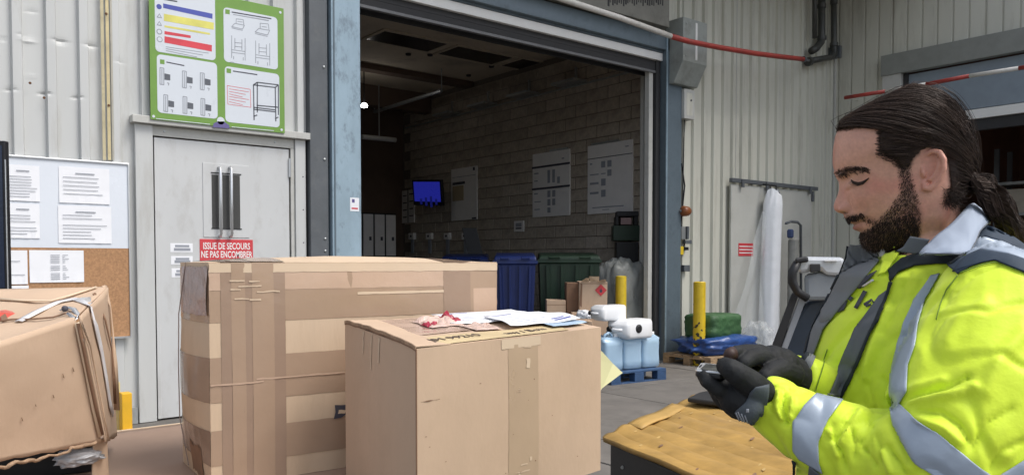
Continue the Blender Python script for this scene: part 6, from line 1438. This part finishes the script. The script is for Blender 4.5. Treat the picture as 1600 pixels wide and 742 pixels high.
# ---------------- jacket
hiv = mat('hi_vis_fabric', (.70, .88, .035), .62, var=.06, scale=5, bump=.4, bscale=24, sheen=.12, bdist=.007, dirt=(.42, .52, .05), dscale=6, damt=.35)
refl = mat('reflective_tape', (.36, .42, .50), .38, var=.05, scale=20, bump=.12, bscale=60, metal=.1)
navyf = mat('navy_fabric', (.018, .035, .060), .75, var=.1, bump=.3, bscale=400, bdist=.001); greyf = mat('grey_fabric', (.105, .115, .13), .8, var=.08, bump=.3, bscale=400, bdist=.001); liningf = mat('lining_fabric', (.17, .18, .185), .8, var=.12, bump=.3, bscale=200, bdist=.001)
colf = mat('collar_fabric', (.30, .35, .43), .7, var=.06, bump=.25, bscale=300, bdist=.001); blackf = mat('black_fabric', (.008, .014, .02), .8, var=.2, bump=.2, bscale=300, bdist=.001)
jm = MB()
TS = ((398, 1462, .070, .085), (412, 1460, .085, .125), (430, 1440, .110, .165), (460, 1436, .132, .195), (500, 1430, .145, .210), (545, 1424, .155, .218), (600, 1422, .166, .222), (680, 1420, .172, .222), (760, 1425, .172, .220), (860, 1432, .168, .215), (980, 1438, .165, .21))
TL = {430: 1312, 460: 1302, 500: 1279, 545: 1265, 600: 1254, 680: 1248, 760: 1243, 860: 1240, 980: 1238}
def tsec(y, x, A, B):
    for _ in range(3):
        g_ = ring(atH(x, y, 1.27), A, B, fb, lb, 56, 2.15)
        if y in TL: x += TL[y]-min(_proj(p)[0] for p in g_)
    return g_
G = [tsec(*q) for q in TS][::-1]
jm.grid(G, closed=True); n0 = len(jm.v); jm.f += [tuple(range(55, -1, -1)), tuple(range(n0-56, n0))]; jm.mi += [0, 0]
def limb(mb, pts, n=28, sub=5):
    P = [atH(x, y, d) for x, y, d, r in pts]; Rr = [r for *_, r in pts]; Q = []; RR = []
    for i in range(len(P)-1):
        p0, p1, p2, p3 = P[max(i-1, 0)], P[i], P[i+1], P[min(i+2, len(P)-1)]
        for k in range(sub):
            t = k/sub; Q.append(.5*((2*p1)+(p2-p0)*t+(2*p0-5*p1+4*p2-p3)*t*t+(3*p1-p0-3*p2+p3)*t**3)); RR.append(Rr[i]*(1-t)+Rr[i+1]*t)
    Q.append(P[-1]); RR.append(Rr[-1]); mb.tube(Q, RR, n); return mb
near = [(1530, 440, 1.12, .055), (1556, 478, 1.07, .088), (1555, 540, 1.045, .105), (1530, 615, 1.02, .108), (1492, 690, 1.00, .098), (1440, 722, 1.01, .083), (1380, 718, 1.045, .070), (1325, 697, 1.07, .060), (1275, 674, 1.09, .053), (1235, 650, 1.11, .046), (1200, 630, 1.125, .041), (1184, 622, 1.13, .034)]
limb(jm, near)
far = [(1420, 445, 1.42, .06), (1405, 500, 1.47, .08), (1395, 580, 1.47, .08), (1370, 650, 1.44, .075), (1320, 640, 1.36, .06), (1280, 612, 1.29, .05), (1252, 596, 1.25, .044), (1240, 590, 1.235, .036)]
limb(jm, far)
limb(jm, [(1488, 446, 1.25, .055), (1530, 428, 1.25, .068), (1565, 440, 1.25, .067), (1600, 456, 1.25, .064), (1660, 492, 1.26, .06)])
V, N, Fs = remesh(jm, .0040, 3, .5)
x, y = projN(V)
def fold(P, w, amp, sign_near=True):       # a fold or crease drawn along picture points, real depth in the cloth
    global V
    d = pdist(x, y, P, closed=False); face = np.clip(-(N@_fn)*2.2, 0, 1); k = (np.exp(-(d/(w*.9))**2) if amp > 0 else np.exp(-d/(w*.75)))*amp*1.5*face
    V += N*k[:, None]
for P, w, a in (
    ([(1405, 625), (1440, 612), (1475, 602), (1512, 588)], 5, -.007), ([(1405, 634), (1440, 622), (1480, 616), (1520, 604)], 9, .006), ([(1400, 612), (1440, 600), (1470, 590)], 9, .004),
    ([(1430, 642), (1470, 644), (1500, 665), (1515, 690)], 6, -.005), ([(1440, 655), (1475, 668), (1500, 690)], 8, .004),
    ([(1497, 430), (1478, 455), (1468, 480), (1450, 520)], 5, -.004), ([(1470, 500), (1445, 540)], 6, -.003), ([(1560, 410), (1520, 425), (1490, 455)], 7, -.003),
    ([(1334, 640), (1318, 660), (1303, 688)], 4, -.006), ([(1345, 642), (1325, 668), (1312, 692)], 5, .004), ([(1365, 638), (1355, 665), (1342, 690)], 4, -.006), ([(1330, 665), (1334, 690), (1334, 715)], 4, -.005),
    ([(1302, 660), (1300, 685), (1312, 705), (1320, 735)], 4, -.006), ([(1296, 672), (1308, 712)], 5, .004), ([(1364, 665), (1375, 700), (1376, 720)], 4, -.005), ([(1350, 700), (1366, 728)], 4, -.006), ([(1388, 700), (1405, 725), (1415, 745)], 5, -.006), ([(1378, 705), (1395, 740)], 6, .005), ([(1390, 650), (1402, 680), (1420, 720)], 6, -.005),
    ([(1206, 610), (1203, 640)], 3.5, -.005), ([(1216, 612), (1213, 640), (1222, 655)], 3.5, .005), ([(1226, 615), (1222, 635), (1226, 660)], 3.5, -.006), ([(1238, 622), (1233, 650)], 4, .005), ([(1196, 612), (1190, 640)], 4, .003), ([(1200, 600), (1225, 607)], 3, -.003), ([(1232, 606), (1248, 612), (1262, 612)], 3, -.003),
    ([(1340, 500), (1330, 560), (1310, 610)], 5, -.003), ([(1385, 480), (1370, 530), (1350, 590)], 7, .004), ([(1392, 470), (1378, 520)], 5, -.004), ([(1380, 590), (1388, 605), (1384, 625)], 4, -.003), ([(1355, 600), (1362, 625)], 5, -.003), ([(1420, 440), (1400, 470), (1388, 500)], 6, -.003), ([(1405, 450), (1420, 425)], 5, -.004), ([(1438, 430), (1420, 470)], 5, -.003),
    ([(1462, 430), (1440, 470), (1420, 515), (1408, 560), (1398, 600), (1396, 640)], 16, -.004),
    ([(1540, 470), (1500, 500), (1480, 530)], 12, .003), ([(1600, 520), (1560, 560), (1540, 610)], 14, .004), ([(1580, 640), (1545, 660), (1520, 700)], 9, -.004), ([(1600, 690), (1565, 705), (1550, 735)], 7, -.004)): fold(P, w, a)
dn_ = np.array([mnoise.noise(Vector(p)*9)*.0045+mnoise.noise(Vector((p[0]*22, p[1]*22, p[2]*14)))*.0022-.0045*max(0, 1-abs(mnoise.noise(Vector((p[0]*13, p[1]*13, p[2]*9+4))))*7) for p in V]); V += N*dn_[:, None]
jacket = objN(V, Fs, 'jacket', hiv, man)
jbvh = BVHTree.FromPolygons([Vector(p) for p in V], Fs)
def resamp(P, n):
    P = np.array(P, float); d = np.r_[0, np.cumsum(np.hypot(*(P[1:]-P[:-1]).T))]; t = np.linspace(0, d[-1], n); return np.c_[np.interp(t, d, P[:, 0]), np.interp(t, d, P[:, 1])]
def drape(A, B, name, m, off=.0022, n=None, k=None, par=man, dflt=None, thick=.0018, lift=0):
    L = max(np.hypot(*(np.array(A[-1])-np.array(A[0]))), 20); n = n or int(max(10, L/3.2)); A = resamp(A, n); B = resamp(B, n); wd_ = np.max(np.hypot(*(A-B).T)); k = k or int(max(3, wd_/4)); G = []; D = []
    for i in range(n):
        row = []
        for j in range(k+1):
            q = A[i]*(1-j/k)+B[i]*(j/k); r = ray(*q).normalized(); h = jbvh.ray_cast(C0, r, 3); row.append((r, h[0], h[1], q))
        G.append(row)
    last = None; out = []
    allD = [(h-C0).length for r in G for (_, h, _, _) in r if h]; md = dflt or (sum(allD)/len(allD) if allD else 1.25)
    for row in G:
        o_ = []
        for (r, h, nn, q) in row:
            if h is None:
                c = [g for rr_ in G for g in rr_ if g[1] is not None]
                dd = (min(c, key=lambda g: (g[3][0]-q[0])**2+(g[3][1]-q[1])**2)[1]-C0).length if c else md
                o_.append(C0+r*(dd-off))
            else: o_.append(h+nn*off-r*(.0006+lift))
        out.append(o_)
    return MB().grid(out).build(name, m, par, smooth=True, solid=thick)
drape([(1455, 432), (1429, 470), (1412, 505), (1402, 540), (1394, 573), (1392, 610), (1392, 642)], [(1470, 428), (1446, 470), (1436, 505), (1431, 540), (1420, 570), (1418, 610), (1406, 632)], 'reflective_band', refl)
drape([(1392, 640), (1398, 664), (1415, 696), (1430, 723), (1462, 745)], [(1403, 627), (1429, 653), (1470, 679), (1511, 714), (1552, 746)], 'reflective_band', refl)
drape([(1560, 742), (1600, 718), (1640, 700)], [(1600, 760), (1620, 745), (1650, 735)], 'reflective_band', refl)
drape([(1274.5, 616), (1255.4, 635.3), (1239, 659.8), (1240, 703), (1250, 716)], [(1316.7, 626), (1293.5, 657), (1278.5, 692.5), (1280, 722), (1286, 738)], 'reflective_band', refl)
drape([(1523, 380), (1537, 371.5), (1565, 379), (1600, 393), (1640, 412)], [(1511, 400.6), (1532.5, 391.5), (1575, 399), (1600, 407.5), (1640, 430)], 'shoulder_band', refl, dflt=1.2)
drape([(1511, 401), (1532.5, 391.5), (1575.6, 399), (1600, 407.5), (1640, 430)], [(1490, 426), (1511, 420), (1532.5, 412.4), (1554, 408), (1600, 427), (1640, 452)], 'shoulder_yoke', navyf, dflt=1.15)
drape([(1480, 414), (1512, 400)], [(1497, 429), (1514, 419)], 'shoulder_yoke', navyf, off=.0018)
drape([(1534, 349), (1554, 355), (1577, 368), (1602, 386), (1640, 406)], [(1526, 376), (1537, 371.5), (1565, 379), (1600, 393.5), (1640, 414)], 'shoulder_yoke', navyf, dflt=1.27)
drape([(1388, 424), (1410, 405), (1436, 397), (1481, 396), (1510, 399)], [(1393, 441), (1404, 427), (1431, 416), (1463, 413.5), (1490, 414)], 'collar_black_band', blackf, off=.003)  # strip of black fabric below the collar
drape([(1325.5, 385), (1323, 402), (1310, 436), (1290, 477), (1271, 516), (1261, 560), (1252, 602)], [(1345, 382), (1374, 411), (1341, 450), (1310, 487), (1288, 516), (1272, 560), (1261, 604)], 'lining_flap', liningf, off=.004, dflt=1.36)
drape([(1327, 382), (1327, 395), (1330, 412)], [(1360, 386), (1371, 395), (1375, 411)], 'lining_flap', liningf, off=.004, dflt=1.34)
drape([(1322.5, 384), (1320, 402), (1307, 436), (1287, 477), (1268, 516), (1257, 560), (1248, 600)], [(1326, 385), (1324, 402), (1311, 436), (1291, 477), (1272, 516), (1262, 560), (1253, 601)], 'flap_piping', blackf, off=.006, dflt=1.36)
drape([(1375, 463), (1357, 487), (1338, 512), (1317, 560), (1293, 618)], [(1390, 452), (1371, 500), (1359, 522), (1342, 560), (1313, 620)], 'placket', greyf, off=.0026)
drape([(1392, 441), (1388, 457), (1371, 500), (1359, 522), (1342, 563), (1313, 622)], [(1397, 441), (1391, 458), (1374.5, 501), (1363, 522), (1346.5, 563), (1318, 622)], 'zip', blackf, off=.004)
drape([(1240, 716), (1238, 748)], [(1246, 720), (1244, 748)], 'flap_piping', blackf, off=.004, n=6, k=2)
drape([(1266, 726), (1264, 748)], [(1282, 738), (1282, 748)], 'placket', greyf, off=.003)
drape([(1375, 433), (1388, 392), (1394.5, 362)], [(1384, 430), (1402, 408), (1421.5, 369)], 'inner_collar', hiv, off=.006, dflt=1.20, thick=.003)
drape([(1400, 392), (1411, 386), (1422, 369)], [(1434, 398), (1444, 390), (1453, 374)], 'inner_collar_lining', greyf, off=.004, dflt=1.19)
for A, B in (([(1341, 449), (1350, 436)], [(1346, 451), (1372, 425)]), ([(1311, 488), (1316, 478)], [(1320, 486), (1326, 470)]), ([(1327, 468), (1331, 463)], [(1331, 472), (1336, 466)]), ([(1337, 482), (1352, 455)], [(1341, 484), (1357, 457)])): drape(A, B, 'buckle_detail', M['ink'], off=.0035, n=5, k=2)
drape([(1352, 446), (1368, 436)], [(1354, 449), (1370, 439)], 'buckle_clasp', M['alu'], off=.006, n=6, k=2)
for A, B in (([(1352, 476), (1362, 470)], [(1353, 479), (1363, 472)]), ([(1362, 470), (1366, 475)], [(1364, 469), (1368, 474)]), ([(1354, 478), (1362, 476)], [(1355, 481), (1363, 478)])): drape(A, B, 'chest_mark', M['ink'], off=.0036, n=4, k=2)
for A in ([(1497, 430), (1480, 452), (1470, 475), (1463, 500)], [(1500, 427), (1535, 414), (1556, 410), (1600, 429)], [(1340, 505), (1322, 560), (1298, 612)], [(1293, 545), (1272, 612)]): drape(A, [(a+1.0, b+.8) for a, b in A], 'stitched_seam', mat('seam_green', (.16, .26, .02), .7), off=.0016, k=2, thick=.001)
# collar: one fold of cloth around the neck, standing inside and falling outside
inn = [(1437, 397, 1.150), (1446, 386, 1.155), (1459, 372.5, 1.165), (1475, 360, 1.18), (1489.4, 348.8, 1.20), (1503, 333, 1.225), (1514.2, 320.5, 1.265), (1521.7, 318.2, 1.31), (1522, 322, 1.36), (1500, 335, 1.40)]
out_ = [(1436, 398, 1.135), (1452, 397, 1.120), (1470, 396.5, 1.11), (1488, 397, 1.10), (1503, 398, 1.10), (1512, 397, 1.105), (1521, 381, 1.135), (1530, 360, 1.18), (1546, 345, 1.26), (1545, 350, 1.34)]
def res3(P, n):
    P = np.array(P, float); t = np.linspace(0, len(P)-1, n); return np.c_[[np.interp(t, range(len(P)), P[:, k]) for k in range(3)]].T
I_, O2 = res3(inn, 40), res3(out_, 40); G = []
for i in range(40):
    a, b = atH(*I_[i]), atH(*O2[i]); row = []
    for j in range(13): t = j/12; p = a.lerp(b, t)+(-_F)*(.012*math.sin(math.pi*t))+up*.002*mnoise.noise(Vector((i*.2, j*.3, 0))); row.append(p)
    G.append(row)
MB().grid(G).build('collar', colf, man, smooth=True, solid=.0035)
drape([(1511, 398), (1522, 378)], [(1526, 391), (1533, 373)], 'collar_stitching', colf, off=.0035, dflt=1.15)
E_ = [atH(*O2[i])-_F*.0025 for i in range(40)]; MB().tube(E_[2:], .0012, 6).build('collar_edge', greyf, man, smooth=True)
G = []
for i in range(9, 40):     # the stand of the collar, down into the jacket
    a = atH(*I_[i]); b = a-up*.022+_F*(.008 if i < 28 else -.008); G.append([a.lerp(b, j/5) for j in range(6)])
MB().grid(G).build('collar_stand', greyf, man, smooth=True, solid=.003)
# ---------------- gloves
glv = mat('glove_nitrile', (.017, .018, .019), .7, var=.3, scale=30, bump=.8, bscale=110, bdist=.002, spec=.3); cuffm = mat('glove_knit', (.075, .09, .105), .8, var=.15, bump=.5, bscale=300, bdist=.001)
def caps(mb, pts, n=14):
    P = [atH(x, y, d) for x, y, d, r in pts]; Rr = [r for *_, r in pts]
    mb.tube(P, Rr, n)
    for p, r in zip(P, Rr):
        mb.lathe([(r*math.sin(a), -r*math.cos(a)) for a in np.linspace(.12, math.pi-.12, 9)], p, n)
nm_ = MB()
caps(nm_, [(1196, 629, 1.125, .031), (1178, 625, 1.13, .032), (1160, 620, 1.135, .034), (1142, 609, 1.145, .031), (1128, 599, 1.15, .024)])
caps(nm_, [(1165, 632, 1.10, .024), (1148, 619, 1.105, .024), (1132, 607, 1.11, .018)])
caps(nm_, [(1190, 611, 1.10, .019), (1172, 598, 1.085, .0190), (1152, 584, 1.075, .0165), (1142, 577, 1.075, .0150), (1133, 571.5, 1.085, .0125)])     # thumb
for k in range(4):
    dd = 1.095+.021*k; lx = (0, -3, -2, 3)[k]
    caps(nm_, [(1140, 611-k, dd+.01, .0115), (1121+lx, 607-2*k, dd, .0108), (1107+lx, 597-2*k, dd, .0100), (1101+lx, 586-1*k, dd+.008, .0090)])
V2, N2, F2 = remesh(nm_, .0016, 3, .5)
objN(V2, F2, 'glove', glv, man)
fm = MB()
caps(fm, [(1248, 596, 1.24, .031), (1234, 586, 1.23, .033), (1218, 573, 1.22, .031), (1206, 565, 1.215, .026)])
caps(fm, [(1222, 570, 1.20, .026), (1208, 562, 1.19, .020)])
caps(fm, [(1206, 558, 1.20, .0140), (1186, 550, 1.185, .0125), (1168, 549, 1.17, .0115), (1150, 550, 1.15, .0100), (1140, 553, 1.14, .0085)])  # pointing finger
caps(fm, [(1204, 563, 1.185, .0140), (1184, 557, 1.165, .0135), (1170, 560, 1.15, .0130), (1162, 567, 1.14, .0110)])
caps(fm, [(1206, 572, 1.22, .0140), (1186, 568, 1.215, .0125), (1172, 574, 1.205, .0115), (1166, 584, 1.195, .0100)])
caps(fm, [(1212, 578, 1.235, .0130), (1196, 576, 1.235, .0115), (1184, 582, 1.23, .0100), (1180, 590, 1.22, .009)])
caps(fm, [(1236, 584, 1.195, .020), (1220, 577, 1.175, .0180), (1206, 582, 1.155, .0155), (1196, 590, 1.14, .0130)])     # thumb
V3, N3, F3 = remesh(fm, .0016, 3, .5)
objN(V3, F3, 'glove', glv, man)
mb = MB(); P = [atH(1146, 551, 1.143), atH(1139, 553.5, 1.139), atH(1134, 556, 1.136)]; mb.tube(P, [.0098, .0090, .0052], 14); mb.build('worn_fingertip', mat('worn_tip', (.05, .022, .016), .6, var=.3), man, smooth=True)
# knitted cuff of the near glove
gb = BVHTree.FromPolygons([Vector(p) for p in V2], F2)
def drapeG(A, B, name, m, off=.0015, n=14, k=8, thick=.0016):
    A = resamp(A, n); B = resamp(B, n); G = []
    for i in range(n):
        row = []
        for j in range(k+1):
            q = A[i]*(1-j/k)+B[i]*(j/k); r = ray(*q).normalized(); h = gb.ray_cast(C0, r, 3); row.append([r, h[0]+h[1]*off if h[0] else None])
        G.append(row)
    good = [c for r in G for c in r if c[1]]; 
    if not good: return
    for r in G:
        for c in r:
            if c[1] is None: c[1] = C0+c[0]*(min(good, key=lambda g: (g[0]-c[0]).length)[1]-C0).length
    return MB().grid([[c[1] for c in r] for r in G]).build(name, m, man, smooth=True, solid=thick)
drapeG([(1180, 604), (1172, 612), (1165, 628), (1150, 641), (1148, 644)], [(1200, 600), (1200, 615), (1196, 640), (1186, 662), (1173, 664)], 'glove_cuff', cuffm)
wl = mat('glove_print', (.32, .34, .38), .6, bump=0)
drapeG([(1165.8, 637.5), (1165.5, 643)], [(1169.8, 637.5), (1170, 643)], 'glove_print', wl, .0030, 4, 3, .0006)
for (a, b, c, d) in ((1150, 643, 1156, 655), (1153, 642, 1160, 656), (1158, 645, 1163, 657), (1163, 647, 1167, 658)): drapeG([(a, b), (c, d)], [(a+1.6, b-.8), (c+1.6, d-.8)], 'glove_print', wl, .0030, 5, 2, .0006)
# ---------------- lower body
tr_ = mat('work_trousers', (.03, .035, .045), .85, var=.15, bump=.5, bscale=200)
lg = MB(); base_m = atH(1430, 900, 1.27)
for s in (1, -1):
    c_ = Vector((base_m.x, base_m.y, 0))+lb*.10*s
    lg.tube([Vector((c_.x, c_.y, z))+fb*f_ for z, f_ in ((.95, 0), (.75, .01), (.5, .02), (.3, .01), (.10, 0))], [.115, .10, .078, .07, .062], 20)
    bt = MB(); bt.tube([c_+up*.13, c_+up*.07-fb*.0, c_+up*.045+fb*.06, c_+up*.04+fb*.13, c_+up*.035+fb*.18], [.055, .052, .045, .043, .03], 16); bt.span(c_+up*0-Vector((.04, .04, 0)), c_+Vector((.04, .04, .03))); bt.build('boot', M['blackr'], man, smooth=True)
lg.build('trousers', tr_, man, smooth=True)
# ---------------- handheld device, held in the near hand
dv_ = thing('handheld_device', 'small handheld scanner with silver rim and dark screen, held in dark gloves', 'handheld device', tuple(atH(1112, 577, 1.13)))
p1, p2, p3, p4 = atH(1086, 578.5, 1.105), atH(1128, 583.0, 1.085), atH(1158, 574, 1.150), atH(1095, 567.0, 1.165)
cD = (p1+p2+p3+p4)/4; nD = (p2-p1).cross(p4-p1).normalized(); 
if nD.z < 0: nD = -nD
def lerpq(s, t): return (p1*(1-s)+p2*s)*(1-t)+(p4*(1-s)+p3*s)*t
cs = [lerpq(a, b) for a, b in ((.06, 0), (.94, 0), (1, .08), (1, .92), (.94, 1), (.06, 1), (0, .92), (0, .08))]
MB().prism([c-nD*.009 for c in cs], nD*.007).build('casing', M['black'], dv_, bevel=.002); MB().prism([c-nD*.0019 for c in cs], nD*.003).build('rim', mat('device_silver', (.62, .64, .66), .25, metal=.5), dv_, bevel=.0012)
MB().prism([lerpq(a, b)+nD*.0012 for a, b in ((.16, .14), (.80, .14), (.80, .86), (.16, .86))], nD*.0006).build('screen', mat('device_glass', (.01, .012, .016), .1, bump=0), dv_)
MB().prism([lerpq(a, b)+nD*.0012 for a, b in ((.05, .35), (.10, .35), (.10, .65), (.05, .65))], nD*.0005).build('button', M['black'], dv_)
